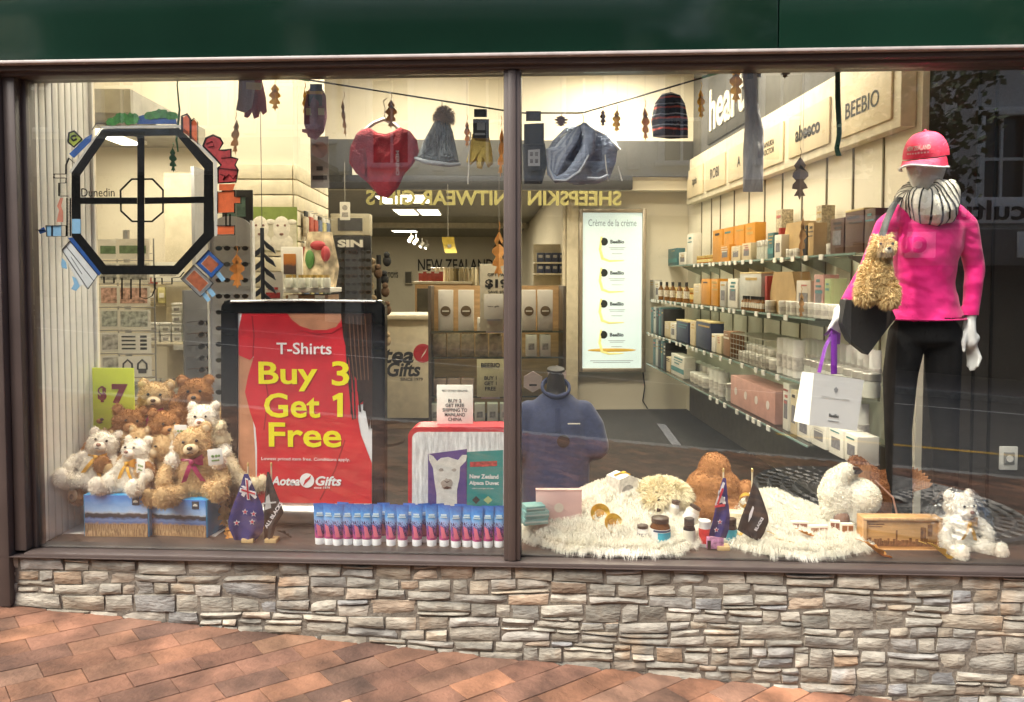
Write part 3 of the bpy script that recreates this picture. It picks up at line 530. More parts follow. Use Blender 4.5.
# ------------------------------------------------------------------ lightbox
a_, c_ = Q(578, 372, 8.1), Q(646, 209, 8.1); wd, hh = (c_ - a_).dot(UU), c_.z - a_.z; ce = (a_ + c_) / 2
o = thing('lightbox_sign', 'tall glowing white advertising lightbox on the cream back wall', 'lightbox', (ce.x, ce.y, a_.z), IA)
fb_ = B()
for sx in (-1, 1): fb_.box((sx * (wd / 2 - .02), .01, hh / 2), (.04, .1, hh), bev=.006)
for z in (.02, hh - .02): fb_.box((0, .01, z), (wd - .08, .098, .04), bev=.006)
part(o, 'frame', fb_, M('lightbox_frame', (.42, .36, .28), .35, metal=.5))
part(o, 'screen', B().box((0, .0, hh / 2), (wd - .08, .02, hh - .08)), M('lightbox_glow', (.80, .95, .92), .4, var=.04, scale=1.5, em=.28))
ink = M('ad_ink', (.04, .05, .05), .5); yel = M('ad_honey', (.88, .80, .30), .5, em=.3); gy = M('ad_grey', (.45, .5, .5), .5, em=.14)
part(o, 'title', txt('Crème de la crème', w=.5 * wd / .7, h=.07).tr(MX.Translation((0, -.012, hh * .915))), M('ad_title', (.3, .4, .42), .5, em=.08))
for k in range(4):
    z = hh * (.80 - .19 * k)
    part(o, 'honey_drip', B().tube([(-.11, -.012, z + .05), (-.125, -.012, z - .08), (-.10, -.012, z - .17), (-.03, -.012, z - .195), (.12, -.012, z - .19)], [.010, .014, .016, .011, .005], 6, flat=.15), yel)
    part(o, 'round_logo', B().lathe([(.008, 0), (.03, 0), (.03, .003), (.008, .003)], (-.085, -.011, z), 16, MX.Rotation(rad(90), 3, 'X')).lathe([(.0, .002), (.04, .002), (.0, .0025)][:2], (-.085, -.0105, z), 14, MX.Rotation(rad(90), 3, 'X')), ink)
    part(o, 'brand_name', txt('BeeBio', w=.14, bold=.03).tr(MX.Translation((.05, -.012, z))), ink)
    b = B()
    for q in range(3): b.box((.05, -.0115, z - .06 - .016 * q - (.03 if q == 2 else 0)), (.17 - .03 * q, .001, .006))
    part(o, 'small_print', b, gy)
part(o, 'honey_pool', B().ell((0, -.011, hh * .135), (.25, .002, .018)), M('ad_gold', (.8, .5, .08), .5, em=.16)); b = B()
for q in range(2): b.box((0, -.0115, hh * .07 - .018 * q), (.44 - .06 * q, .001, .007))
part(o, 'foot_print', b, gy)
# door frame strip left of the lightbox, cable under it
o = thing('door_frame', 'cream door frame post left of the lightbox', 'door frame', W(.86, 8.1, FZ), IA)
part(o, 'post', B().box((.03, 0, 1.1), (.12, .14, 2.2), bev=.008), M('trim_cream', (.66, .58, .42), .6)); part(o, 'stop', B().box((-.05, .02, 1.1), (.03, .1, 2.2), bev=.004), M('trim_cream'))
p0 = Q(643, 372, 8.17); one('power_cable', B().tube([p0, p0 + V((.02, 0, -.15)), p0 + V((0, 0, -.3)), V((p0.x + .05, p0.y, FZ + .01))], .006, 6), M('cable_black', (.02, .02, .02), .5), 'thin black cable hanging from the lightbox to the floor', 'cable')
# ------------------------------------------------------------------ goods on the glass shelves
GN = ('', 'top', 'second', 'third', 'lowest')
def shelf_v(k, px, du): return (SHV[k][0] + du) * 800 / (px - 484)
r_deco = random.Random(31); inks = (M('print_ink_dark', (.06, .05, .05), .6), M('print_ink_gold', (.5, .33, .1), .5), M('print_ink_rose', (.5, .16, .14), .6), M('print_ink_teal', (.08, .24, .25), .6), M('print_ink_pale', (.75, .7, .6), .6))
def carton(k, px0, px1, h, mat, label, cat='box', du=.03, dep=.08, group=None, deco=None, name='carton'):
    """a box on shelf k whose front runs between two picture columns"""
    uf, z = SHV[k]; va, vb = shelf_v(k, px0, du), shelf_v(k, px1, du); L_ = va - vb; vm = (va + vb) / 2; u = uf + du + dep / 2
    o = thing(name, label, cat, W(u, vm, z + .001), IA - math.pi / 2, group)
    part(o, 'body', B().box((0, 0, h / 2), (max(.015, L_ - .004), dep, h), bev=.002), mat)
    c_ = r_deco.choice(inks); nb = r_deco.randint(1, 3); pb2 = B()
    for q in range(nb): pb2.box((L_ * r_deco.uniform(-.08, .08), -dep / 2 - .0012, h * (.86 - .13 * q)), (L_ * r_deco.uniform(.35, .8), .001, h * r_deco.uniform(.03, .08)))
    if deco != 'rings': part(o, 'print', pb2, c_)
    if deco == 'label': part(o, 'label', B().box((0, -dep / 2 - .0008, h * .45), (L_ * .6, .0012, h * .4)), M('carton_ink', (.2, .19, .2), .6, var=.3, scale=60))
    elif deco == 'band': part(o, 'band', B().box((0, -dep / 2 - .0008, h * .3), (L_ - .005, .0012, h * .22)), M('band_teal', (.08, .25, .25), .6))
    elif deco == 'lid': part(o, 'lid', B().box((0, 0, h + .006), (L_, dep + .003, .012), bev=.002), M('carton_lid', (.75, .6, .3), .5))
    elif deco == 'rings':
        for q in range(4): part(o, 'ring_motif', B().lathe([(.018, 0), (.026, 0), (.026, .002), (.018, .002)], (L_ * (-.36 + .24 * q), -dep / 2 - .0005, h * .5), 16, MX.Rotation(rad(90), 3, 'X')), M('ring_white', (.85, .75, .7), .5))
    return o
protos = {}
def jar(k, v, du, r_, h, kind, label, group):
    uf, z = SHV[k]; key = (kind, round(r_, 3), round(h, 3))
    if key not in protos:
        o = thing({'tube': 'cream_tube', 'bottle': 'bottle'}.get(kind, 'jar'), label, {'tube': 'tube', 'bottle': 'bottle'}.get(kind, 'jar'), (0, 0, 0), IA)
        bm_ = {'jar': M('jar_white', (.78, .74, .64), .3), 'honey': M('jar_honey', (.45, .17, .02), .15, var=.3), 'bottle': M('bottle_amber', (.2, .09, .025), .15), 'tube': M('tube_white', (.8, .78, .7), .4), 'clear': M('jar_pale', (.6, .6, .52), .2)}[kind]
        lm = {'jar': M('lid_white', (.85, .82, .74), .35), 'honey': M('lid_gold', (.6, .42, .14), .35, metal=.4), 'bottle': M('lid_dark', (.03, .03, .03), .4), 'tube': M('lid_white'), 'clear': M('lid_silver', (.6, .58, .52), .3, metal=.6)}[kind]
        if kind == 'bottle': part(o, 'body', B().lathe([(0, 0), (r_, 0), (r_, h * .6), (r_ * .45, h * .75), (r_ * .45, h * .8), (0, h * .8)], n=12), bm_); part(o, 'cap', B().lathe([(r_ * .5, h * .8), (r_ * .5, h), (0, h)], n=10), lm)
        elif kind == 'tube': part(o, 'body', B().grid(lambda a, c: V((r_ * math.cos(2 * math.pi * a), r_ * math.sin(2 * math.pi * a) * (1 - .95 * c), h * .2 + h * .8 * c)), 12, 4), bm_); part(o, 'cap', B().lathe([(r_ * .9, 0), (r_ * .9, h * .2), (0, h * .2)], n=12), lm)
        else: part(o, 'body', B().lathe([(0, 0), (r_ * .95, 0), (r_, h * .1), (r_, h * .68), (0, h * .68)], n=14), bm_); part(o, 'lid', B().lathe([(r_ * 1.03, h * .7), (r_ * 1.03, h * .97), (r_ * .95, h), (0, h)], n=14), lm)
        if kind != 'clear': part(o, 'label', B().lathe([(r_ * 1.01, h * .2), (r_ * 1.01, h * .55)], n=14), M('jar_label_' + kind, {'jar': (.5, .46, .4), 'honey': (.75, .6, .25), 'bottle': (.7, .66, .55), 'tube': (.6, .56, .5)}[kind], .5, var=.3, scale=50))
        protos[key] = o
    else: o = copy_tree(protos[key]); o['label'] = label
    o['group'] = group; o.location = W(uf + du, v, z + .001); return o
wht = M('carton_white', (.78, .74, .64), .5, var=.06); orn = M('carton_orange', (.62, .27, .03), .5, var=.12); krf = M('carton_kraft', (.5, .34, .16), .7, var=.1); brn = M('carton_brown', (.11, .05, .03), .5); blk = M('carton_black', (.035, .035, .04), .5); tea = M('carton_teal', (.07, .16, .17), .5); pnk = M('carton_pink', (.66, .36, .30), .55); nvy = M('carton_navy', (.04, .05, .10), .5); sil = M('carton_silver', (.5, .48, .43), .4, metal=.3); crm = M('carton_cream', (.66, .55, .36), .6)
# -- top shelf, far end to near end
for i, (x0, x1, h, m_, lab, d_) in enumerate((
    (662, 668, .20, sil, 'narrow silver carton at the far end of the top shelf', 'label'), (669, 678, .17, tea, 'dark green carton near the far end of the top shelf', 'band'), (680, 687, .12, wht, 'low white carton beside the dark green one on the top shelf', 'label'), (688, 694, .28, wht, 'tall thin white carton standing up on the top shelf', None),
    (714, 724, .27, orn, 'orange carton at the left of four on the top shelf', None), (725, 735, .27, orn, 'second orange carton in the row of four on the top shelf', None), (736, 746, .27, orn, 'third orange carton in the row of four on the top shelf', None), (747, 757, .27, orn, 'orange carton at the right of four on the top shelf', None),
    (770, 776, .17, tea, 'teal and white striped carton on the top shelf', 'band'), (777, 784, .15, wht, 'white carton beside the striped one on the top shelf', 'label'), (804, 810, .18, blk, 'tall black carton on the top shelf beside the kraft house box', None), (811, 817, .19, krf, 'narrow dark kraft carton behind the black one on the top shelf', None),
    (834, 848, .19, brn, 'dark brown carton with cream lattice on the top shelf', 'label'), (849, 868, .21, brn, 'wide dark brown gift box at the near end of the top shelf', 'lid'), (869, 880, .21, brn, 'dark brown gift box nearest the mannequin on the top shelf', None))):
    carton(1, x0, x1, h, m_, lab, du=.06 if 714 <= x0 <= 750 else .03, deco=d_)
for px, h, m_, lab in ((726, .13, orn, 'short orange tin before the row of orange cartons'), (737, .11, crm, 'short yellow carton before the row of orange cartons'), (748, .12, crm, 'pale honey carton at the end of the orange row')): carton(1, px - 4, px + 5, h, m_, lab, du=.0, dep=.05, deco='label')
def house_box(k, px0, px1, h, label, flap):
    uf, z = SHV[k]; va, vb = shelf_v(k, px0, .06), shelf_v(k, px1, .06); L_ = va - vb; o = thing('gift_box', label, 'gift box', W(uf + .13, (va + vb) / 2, z + .001), IA - math.pi / 2)
    part(o, 'body', B().prism([(-L_ / 2, -.05, 0), (L_ / 2, -.05, 0), (L_ / 2, -.05, h * .5), (L_ * .36, -.05, h), (-L_ * .36, -.05, h), (-L_ / 2, -.05, h * .5)], (0, .1, 0)), krf)
    part(o, 'side_flap', B().box((-L_ / 2 - .02, -.02, h * .45), (.035, .1, h * .9), bev=.003), flap); return o
house_box(1, 783, 806, .22, 'kraft house shaped box with red side on the top shelf', M('flap_red', (.35, .04, .03), .5)); house_box(2, 770, 796, .24, 'kraft house shaped box with red side on the second shelf', M('flap_red'))
for k, px, h in ((1, 781, .33), (1, 822, .30)): carton(k, px - 3, px + 3, h, M('carton_speckle', (.5, .42, .28), .6, var=.5, scale=90), 'tall speckled carton standing %s on the top shelf' % ('behind the kraft house box' if px < 800 else 'between the black and brown cartons'), du=.12, deco=None)
# -- second shelf
for (x0, x1, h, m_, lab, d_) in ((650, 655, .19, sil, 'narrow silver carton at the far end of the second shelf', None), (656, 660, .17, wht, 'slim white carton at the far end of the second shelf', 'label'), (695, 702, .16, crm, 'tan carton left of the orange box on the second shelf', None), (703, 712, .20, orn, 'orange carton with a white edge on the second shelf', None), (713, 720, .20, orn, 'right hand orange carton of the pair on the second shelf', None), (722, 728, .18, sil, 'silver carton right of the orange pair on the second shelf', 'label'), (730, 740, .20, wht, 'pale carton in the middle of the second shelf', 'label'), (742, 764, .23, sil, 'wide pale silver box stack on the second shelf', 'lid'), (800, 815, .19, M('carton_clear', (.6, .52, .42), .35), 'clear pale box of soaps on the second shelf', 'label'), (829, 836, .20, M('carton_green', (.35, .4, .18), .5), 'pale green carton on the second shelf beside the pink sleeve', None), (818, 828, .22, M('carton_rose', (.55, .3, .25), .5), 'dusty rose carton on the second shelf beside the pink sleeve', 'label')):
    carton(2, x0, x1, h, m_, lab, deco=d_, du=.05)
for (px, kind) in ((662, 'bottle'), (668, 'bottle'), (674, 'bottle'), (681, 'bottle'), (688, 'bottle')): jar(2, shelf_v(2, px, .04), .04, .026, .17, kind, 'small amber bottle in the row near the far end of the second shelf', 'amber bottles on the second shelf')
# -- third shelf : binders, boxes, bags, jars
for k, base in ((3, 0), (4, 6)):
    for i in range(5): carton(k, 652 + base * .4 + i * 2.6, 654.3 + base * .4 + i * 2.6, .25 + .01 * (i % 2), (tea, sil, blk, tea, blk)[i], 'slim upright folder standing at the far end of the %s shelf' % GN[k], 'folder', du=.03, dep=.2, group='upright folders on the %s shelf' % GN[k])
for (k, x0, x1, h, m_, lab, d_) in ((3, 666, 671, .14, crm, 'short cream carton after the folders on the third shelf', None), (3, 672, 677, .14, wht, 'short white carton after the folders on the third shelf', 'label'), (3, 678, 690, .17, nvy, 'navy carton with a cream top on the third shelf', 'lid'), (3, 692, 697, .19, crm, 'tall cream carton on the third shelf beside the navy one', None), (3, 698, 713, .20, nvy, 'wide navy blue carton in the middle of the third shelf', 'lid'), (3, 714, 718, .13, wht, 'narrow white carton beside the wide navy one on the third shelf', None), (3, 719, 724, .13, crm, 'cream carton in front of the brown bag on the third shelf', None), (3, 726, 733, .17, M('bag_brown', (.28, .15, .08), .6), 'brown foil pouch on the third shelf', None),
    (4, 667, 672, .13, crm, 'pinkish cream carton after the folders on the lowest shelf', None), (4, 673, 686, .18, wht, 'white carton with a teal band on the lowest shelf', 'band'), (4, 734, 780, .19, pnk, 'long pink gift box with ring motifs on the lowest shelf', 'rings'), (4, 788, 794, .26, wht, 'tall white carton right of the pink box on the lowest shelf', 'label'), (4, 796, 802, .24, crm, 'tall cream carton right of the pink box on the lowest shelf', 'label'), (4, 803, 816, .13, wht, 'square white box on the lowest shelf below the gift bag', 'label'), (4, 818, 833, .13, wht, 'second square white box on the lowest shelf below the gift bag', 'label'), (4, 836, 851, .13, wht, 'third square white box on the lowest shelf behind the gift bag', 'label'), (4, 853, 866, .13, wht, 'fourth square white box on the lowest shelf nearest the mannequin', 'label')):
    carton(k, x0, x1, h, m_, lab, deco=d_, du=.04, dep=.1 if m_ is not pnk else .16)
# -- rows of jars, tubes and little bottles filling the rest
r = random.Random(9)
rows = ((1, 697, 712, .05, 'honey', .026, .07, 'amber honey jar in the row left of the orange cartons'), (1, 786, 800, .0, 'jar', .022, .05, 'small white jar before the kraft house box on the top shelf'), (1, 824, 836, .02, 'jar', .034, .06, 'white lidded jar between the speckled and brown cartons'), (1, 756, 768, .03, 'clear', .026, .13, 'clear lidded jar right of the orange cartons'),
    (2, 664, 694, .10, 'honey', .03, .12, 'amber honey jar behind the little bottles on the second shelf'), (2, 765, 772, .02, 'jar', .03, .07, 'white jar beside the red house box on the second shelf'), (2, 780, 850, .01, 'jar', .034, .075, 'white lidded jar along the front of the second shelf'), (2, 742, 764, .0, 'bottle', .018, .09, 'small dark bottle before the silver boxes on the second shelf'), (2, 800, 856, .15, 'tube', .028, .17, 'white cream tube at the back of the second shelf'),
    (3, 738, 775, .02, 'jar', .045, .06, 'wide white cream jar in a row on the third shelf'), (3, 738, 775, .14, 'jar', .045, .09, 'wide white cream jar in the back row of the third shelf'), (3, 778, 800, .02, 'tube', .034, .2, 'tall white tube on the third shelf left of the gift bag'), (3, 804, 872, .05, 'clear', .04, .11, 'pale lidded jar on the third shelf behind the gift bag'), (3, 804, 880, .2, 'tube', .03, .19, 'white tube at the back of the third shelf'),
    (4, 689, 706, .04, 'jar', .055, .08, 'squat white jar in the row on the lowest shelf'), (4, 690, 716, .17, 'jar', .05, .12, 'tall white jar at the back of the lowest shelf'), (4, 709, 722, .03, 'tube', .04, .17, 'white tube left of the pink gift box'), (4, 724, 732, .03, 'clear', .04, .12, 'pale lidded jar left of the pink gift box'), (4, 806, 866, .2, 'tube', .035, .22, 'white tube behind the square white boxes'))
for (k, x0, x1, du, kind, r_, h, lab) in rows:
    va, vb = shelf_v(k, x0, du), shelf_v(k, x1, du); n = max(1, int((va - vb) / (r_ * 2.25)))
    for i in range(n): jar(k, vb + (va - vb) * (i + .5) / n + r.uniform(-.004, .004), du + r_ + r.uniform(0, .012), r_, h, kind, lab, lab.replace('jar ', 'jars ').replace('tube ', 'tubes ').replace('bottle ', 'bottles '))
# wire basket on third shelf
uf, z = SHV[3]; b = B(); va, vb = shelf_v(3, 738, .05), shelf_v(3, 775, .05)
for i in range(12): v = vb + (va - vb) * i / 11; b.tube([W(uf + .02, v, z), W(uf + .02, v, z + .17), W(uf + .3, v, z + .17)], .002, 4)
for i in range(6): b.tube([W(uf + .02, vb, z + .004 + .033 * i), W(uf + .02, va, z + .004 + .033 * i)], .002, 4)
one('wire_basket', b, M('wire_steel', (.5, .48, .4), .3, metal=.8), 'fine wire display basket around white jars on the third shelf', 'basket')
# ================================================================== fittings standing inside the shop
def iface(px0, py0, px1, py1, v):            # rectangle facing the window -> base centre, width, height
    a, c = Q(px0, py1, v), Q(px1, py0, v); return V(((a.x + c.x) / 2, (a.y + c.y) / 2, a.z)), (c - a).dot(UU), c.z - a.z
blackp = M('rack_black', (.025, .025, .026), .45); greyp = M('rack_grey', (.42, .42, .43), .5, var=.05); wood = M('pale_wood', (.52, .33, .16), .55, var=.2, scale=6, stretch=(1, 1, 8)); steel = M('steel', (.5, .5, .5), .3, metal=.9)
paper = M('paper', (.82, .79, .70), .6, var=.03); dink = M('dark_ink', (.03, .03, .03), .6)
# ---- postcard spinner
p, wd, hh = iface(97, 238, 151, 402, 4.25)
rk = thing('postcard_rack', 'tall grey wire postcard spinner rack left of the white boxed gifts', 'postcard rack', (p.x, p.y, FZ), IA)
H0 = P(120, 402, p.y).z - FZ
b = B().tube([(-.04, .14, 0), (-.04, .14, H0 + hh + .05)], .018, 8); part(rk, 'pole', b, steel)
part(rk, 'foot', B().lathe([(.22, 0), (.22, .015), (.03, .03), (0, .03)], (-.04, .14, 0), 20), blackp)
b = B(); ph = hh / 7; wr = wd * .64; wl_ = wd * .36
for i in range(7):
    z = H0 + ph * i
    b.box((wd / 2 - wr / 2, .02, z + .006), (wr, .02, .006)); b.box((wd / 2 - wr / 2, .012, z + ph * .35), (wr, .003, .004)); b.box((-wd / 2 + wl_ / 2, .06, z + .006), (wl_ * 1.0, .02, .006), rz=.35)
for x in (-wd / 2 + wl_, wd / 2): b.tube([(x, .03, H0 - .02), (x, .03, H0 + hh)], .004, 5)
part(rk, 'card_pocket', b, M('wire_grey', (.35, .34, .33), .4, metal=.5))
cards = (((.12, .12, .12), (.7, .7, .68), 'black and white postcard of a bushy garden'), ((.1, .1, .1), (.75, .74, .7), 'postcard of two dark arches'), ((.09, .09, .1), (.78, .76, .72), 'postcard with rows of black bars'), ((.2, .25, .22), (.6, .62, .6), 'greenish postcard of a bridge'), ((.5, .12, .07), (.65, .6, .55), 'postcard with a red patch'), ((.08, .09, .09), (.5, .5, .5), 'dark grey postcard of a hall'), ((.05, .11, .05), (.62, .63, .55), 'wide pale postcard with a green strip'))
for i in range(7):
    dk_, lt_, lab = cards[(0, 1, 2, 3, 4, 5, 6)[i] if i else 5]; z = H0 + ph * i
    if i == 1: dk_, lt_, lab = cards[1]
    for side in (0, 1):
        ww = wr * .9 if side == 0 else wl_ * .85; cx = wd / 2 - wr / 2 if side == 0 else -wd / 2 + wl_ / 2
        o = thing('postcard', lab + (', rack front row %s' % ('one', 'two', 'three', 'four', 'five', 'six', 'seven')[i] if side == 0 else ' seen narrow, rack side row %s' % ('one', 'two', 'three', 'four', 'five', 'six', 'seven')[i]), 'postcard', W((p - CP).dot(UU) + cx, (p - CP).dot(VV) + (.0 if side == 0 else .045), FZ + z + .012), IA + (0 if side == 0 else .35))
        part(o, 'card', B().box((0, 0, ph * .44), (ww, .002, ph * .86)), M('card_white', (.75, .74, .70), .4, var=.03))
        pm = M('card_photo_%d' % i, tuple((a + c) / 2 for a, c in zip(dk_, lt_)), .35, var=.75, scale=22 + 7 * i)
        b = B()
        if i == 1 and side == 0:
            for sx in (-1, 1):
                b.tube([(sx * ww * .22 - ww * .14, -.002, ph * .3), (sx * ww * .22 - ww * .13, -.002, ph * .55), (sx * ww * .22, -.002, ph * .72), (sx * ww * .22 + ww * .13, -.002, ph * .55), (sx * ww * .22 + ww * .14, -.002, ph * .3)], .005, 5); b.box((sx * ww * .22, -.002, ph * .24), (ww * .24, .003, ph * .2))
            pm = dink
        elif i == 2 and side == 0:
            for q in range(4): b.box((-ww * .18, -.002, ph * (.2 + .17 * q)), (ww * .42, .0015, ph * .07)); b.box((ww * .27, -.002, ph * (.2 + .17 * q)), (ww * .2, .0015, ph * .1))
            pm = dink
        elif i == 6: b.box((0, -.002, ph * .42), (ww * .8, .0015, ph * .34)); pm = M('card_green', (.12, .2, .1), .4, var=.5, scale=30)
        else: b.box((0, -.0018, ph * .46), (ww * .82, .0015, ph * .66))
        part(o, 'picture', b, pm)
# ---- shelf of little white boxes
p, wd, hh = iface(150, 338, 196, 344, 4.75)
sh = thing('box_shelving', 'cream stepped shelf unit holding little white gift boxes beside the postcard rack', 'shelving', (p.x, p.y, FZ), IA)
zsh = p.z - FZ
part(sh, 'shelf', B().box((0, .1, zsh), (wd, .3, .02), bev=.003), M('trim_cream')); part(sh, 'back_panel', B().box((0, .26, 1.0), (wd, .02, 2.0)), M('trim_cream')); part(sh, 'shelf', B().box((0, .1, zsh - .33), (wd, .3, .02), bev=.003), M('trim_cream'))
part(sh, 'side_panel', B().box((wd / 2 + .01, .11, 1.0), (.02, .3, 2.0)), greyp)
part(sh, 'price_ticket', B().box((.06, -.058, zsh - .015), (.07, .004, .03)), tg)
r = random.Random(4)
gb = M('gift_box_white', (.82, .80, .73), .5, var=.04); gl_ = M('gift_box_label', (.35, .33, .3), .6, var=.4, scale=60)
proto_gb = None
def gift_cube(x, z, d, lab, grp):
    global proto_gb
    if proto_gb is None:
        o = thing('small_gift_box', lab, 'gift box', (0, 0, 0), IA, grp); part(o, 'body', B().box((0, 0, .021), (.055, .055, .042), bev=.002), gb); part(o, 'lid', B().box((0, 0, .049), (.058, .058, .014), bev=.002), gb); part(o, 'label', B().box((0, -.0285, .02), (.03, .001, .018)), gl_); proto_gb = o
    else: o = copy_tree(proto_gb); o['label'] = lab; o['group'] = grp
    o.location = V((p.x, p.y, FZ + z)) + UU * x + VV * d; return o
for i in range(4):
    for j in range(1 + (i < 2) + (i > 1) * 3):
        gift_cube(-wd / 2 + .035 + .066 * i, zsh + .011 + .058 * j, .0, 'little lidded white gift box stacked on the cream shelf', 'white gift boxes on the upper cream shelf')
for i in range(4):
    for j in range((2, 2, 1, 3)[i]): gift_cube(-wd / 2 + .035 + .066 * i, zsh - .319 + .058 * j, .0, 'little lidded white gift box on the lower cream shelf', 'white gift boxes on the lower cream shelf')
q, w2, h2 = iface(152, 262, 184, 281, 4.9); o = thing('gift_card', 'cream display card with small printed lines standing above the white gift boxes', 'card', q, IA); part(o, 'card', B().box((0, 0, h2 / 2), (w2, .004, h2)), paper); b = B(); [b.box((0, -.003, h2 * (.7 - .2 * k)), (w2 * .5, .001, h2 * .05)) for k in range(3)]; part(o, 'print', b, gl_)
part(o, 'stand', B().box((0, .04, -.006 + .003), (w2, .09, .006)), steel)
# ---- sunglasses: one maker for every pair
def sunglasses_mesh():
    f = B()
    for sx in (-1, 1): f.tube([(sx * (.034 + .027 * math.cos(a)), 0, .02 * math.sin(a) * (1.05 if math.sin(a) < 0 else .8)) for a in [i * math.pi / 6 for i in range(13)]], .003, 5, cap=False); f.tube([(sx * .062, .0, .008), (sx * .066, .03, .008), (sx * .062, .11, .0), (sx * .058, .13, -.018)], .0026, 5)
    f.tube([(-.009, 0, .008), (0, -.002, .011), (.009, 0, .008)], .003, 5)
    l = B()
    for sx in (-1, 1): l.lathe([(0, -.001), (.0225, -.001), (.0225, .001), (0, .001)], (0, 0, 0), 14, MX.Rotation(rad(90), 3, 'X')); n = len(l.v) // (1 if sx < 0 else 2); l.v[-n:] = [V((v.x * 1.15 + sx * .034, v.y, v.z * .85)) for v in l.v[-n:]]
    return f, l
sgm = (M('shades_black', (.015, .014, .014), .3), M('shades_brown', (.09, .045, .02), .3), M('shades_grey', (.09, .09, .1), .3)); lens = M('lens_dark', (.02, .018, .016), .08)
sg_proto = {}
def sunglasses(loc, rz, lab, grp, c=0, s=1.):
    if c not in sg_proto:
        o = thing('sunglasses', lab, 'sunglasses', loc, rz, grp); f, l = sunglasses_mesh(); part(o, 'frame', f, sgm[c]); part(o, 'lens', l, lens); sg_proto[c] = o
    else: o = copy_tree(sg_proto[c]); o['label'] = lab; o['group'] = grp; o.location = loc; o.rotation_euler = (0, 0, rz)
    o.scale = (s, s, s); return o
# front rack, arched grey board
p, wd, hh = iface(213, 216, 251, 420, 4.3); hz = p.z - FZ
rk = thing('sunglasses_rack', 'tall grey arched sunglasses rack between the painted window map and the red poster', 'display rack', (p.x, p.y, FZ), IA)
pts = [(-wd / 2, 0, .25), (wd / 2, 0, .25), (wd / 2, 0, hz + hh - .07)] + [(wd / 2 * math.cos(a), 0, hz + hh - .07 + .07 * math.sin(a)) for a in [i * math.pi / 12 for i in range(1, 12)]] + [(-wd / 2, 0, hz + hh - .07)]
part(rk, 'back_board', B().prism(pts, (0, .02, 0)), greyp); part(rk, 'foot', B().lathe([(.2, 0), (.2, .02), (.02, .04), (.02, .3), (0, .3)], (0, .06, 0), 20), blackp)
part(rk, 'side_rail', B().box((wd / 2 + .006, .0, (hz + hh) / 2 + .1), (.012, .05, hz + hh - .25), bev=.003).box((-wd / 2 - .006, .0, (hz + hh) / 2 + .1), (.012, .05, hz + hh - .25), bev=.003), M('rail_white', (.7, .7, .68), .4))
q_, w_, h_ = iface(222, 190, 252, 228, 4.33)
part(rk, 'header_card', B().box((.03, .03, (h_) / 2 + q_.z - FZ), (w_, .012, h_), bev=.002).tr(MX.Translation((0, 0, 0))), blackp)
part(rk, 'header_picture', B().box((.025, .022, h_ * .55 + q_.z - FZ), (w_ * .6, .004, h_ * .5)), M('teal_picture', (.13, .22, .18), .5, var=.5, scale=20))
py = 248; i = 0
words = ('top', 'second', 'third', 'fourth', 'fifth', 'sixth', 'seventh', 'eighth', 'ninth', 'tenth', 'eleventh')
while py < 420 and i < 11:
    for j, px in enumerate((223, 241)):
        s_ = Q(px, py, 4.26); sunglasses(s_, IA, '%s sunglasses, %s row %s column of the grey arched rack' % (('black', 'brown', 'dark grey')[(i * 2 + j) % 3], words[i], ('left', 'right')[j]), 'sunglasses on the grey arched rack', (i * 2 + j) % 3, .62)
    py += 16; i += 1
# turned side of the next rack
p, wd, hh = iface(192, 290, 213, 420, 4.55); hz = p.z - FZ
rk = thing('sunglasses_rack', 'narrow black rack of folded sunglasses seen from its side by the white gift boxes', 'display rack', (p.x, p.y, FZ), IA + .9)
part(rk, 'back_board', B().box((0, .02, (hz + hh) / 2), (.2, .02, hz + hh), bev=.003), M('board_grey', (.2, .2, .21), .5)); part(rk, 'post', B().box((.11, 0, (hz + hh) / 2), (.014, .05, hz + hh), bev=.003), M('rail_white'))
part(rk, 'hook', (lambda b: [b.tube([(-.03, .01, hz + .02 + .065 * k), (-.03, -.08, hz + .02 + .065 * k), (-.03, -.085, hz + .035 + .065 * k)], .003, 5) for k in range(9)] and b)(B()), steel)
for k in range(9):
    c_ = V((p.x, p.y, FZ + hz + .035 + .065 * k)) + MX.Rotation(IA + .9, 3, 'Z') @ V((-.02, -.06, 0)); sunglasses(c_, IA + 1.1, 'dark sunglasses seen side on, %s row of the narrow side rack' % ('bottom', 'second lowest', 'third lowest', 'fourth lowest', 'middle', 'sixth lowest', 'seventh lowest', 'second topmost', 'topmost')[k], 'sunglasses on the narrow side rack', k % 3, .8)
# SIN stand
p, wd, hh = iface(331, 236, 371, 330, 6.4); hz = p.z - FZ
rk = thing('sunglasses_stand', 'dark sunglasses stand with a white SIN heading at the end of the slatted wall', 'display stand', (p.x, p.y, FZ), IA)
part(rk, 'board', B().box((0, .02, (hz + hh) / 2), (wd, .03, hz + hh), bev=.004), M('board_dark', (.07, .07, .072), .5)); part(rk, 'heading', B().box((0, -.006, hz + hh - .06), (wd, .02, .12), bev=.003), blackp)
part(rk, 'lettering', txt('SIN', w=wd * .62, h=.06, bold=.05).tr(MX.Translation((0, -.017, hz + hh - .06))), M('letter_white'))
a_ = Q(351, 223, 6.4); part(rk, 'top_box', B().box((0, .06, hz + hh + .09), (wd * .95, .15, .17), bev=.004), M('topbox_cream', (.5, .45, .33), .6)); part(rk, 'top_window', B().box((0, -.017, hz + hh + .09), (wd * .6, .006, .1)), M('board_dark'))
for i in range(8):
    for j in range(3):
        s_ = Q(337 + 14 * j, 252 + 8 * i, 6.36); sunglasses(s_, IA, 'dark sunglasses, %s row %s column of the stand headed SIN' % (words[i], ('left', 'middle', 'right')[j]), 'sunglasses on the SIN stand', (i + j) % 3, .78)
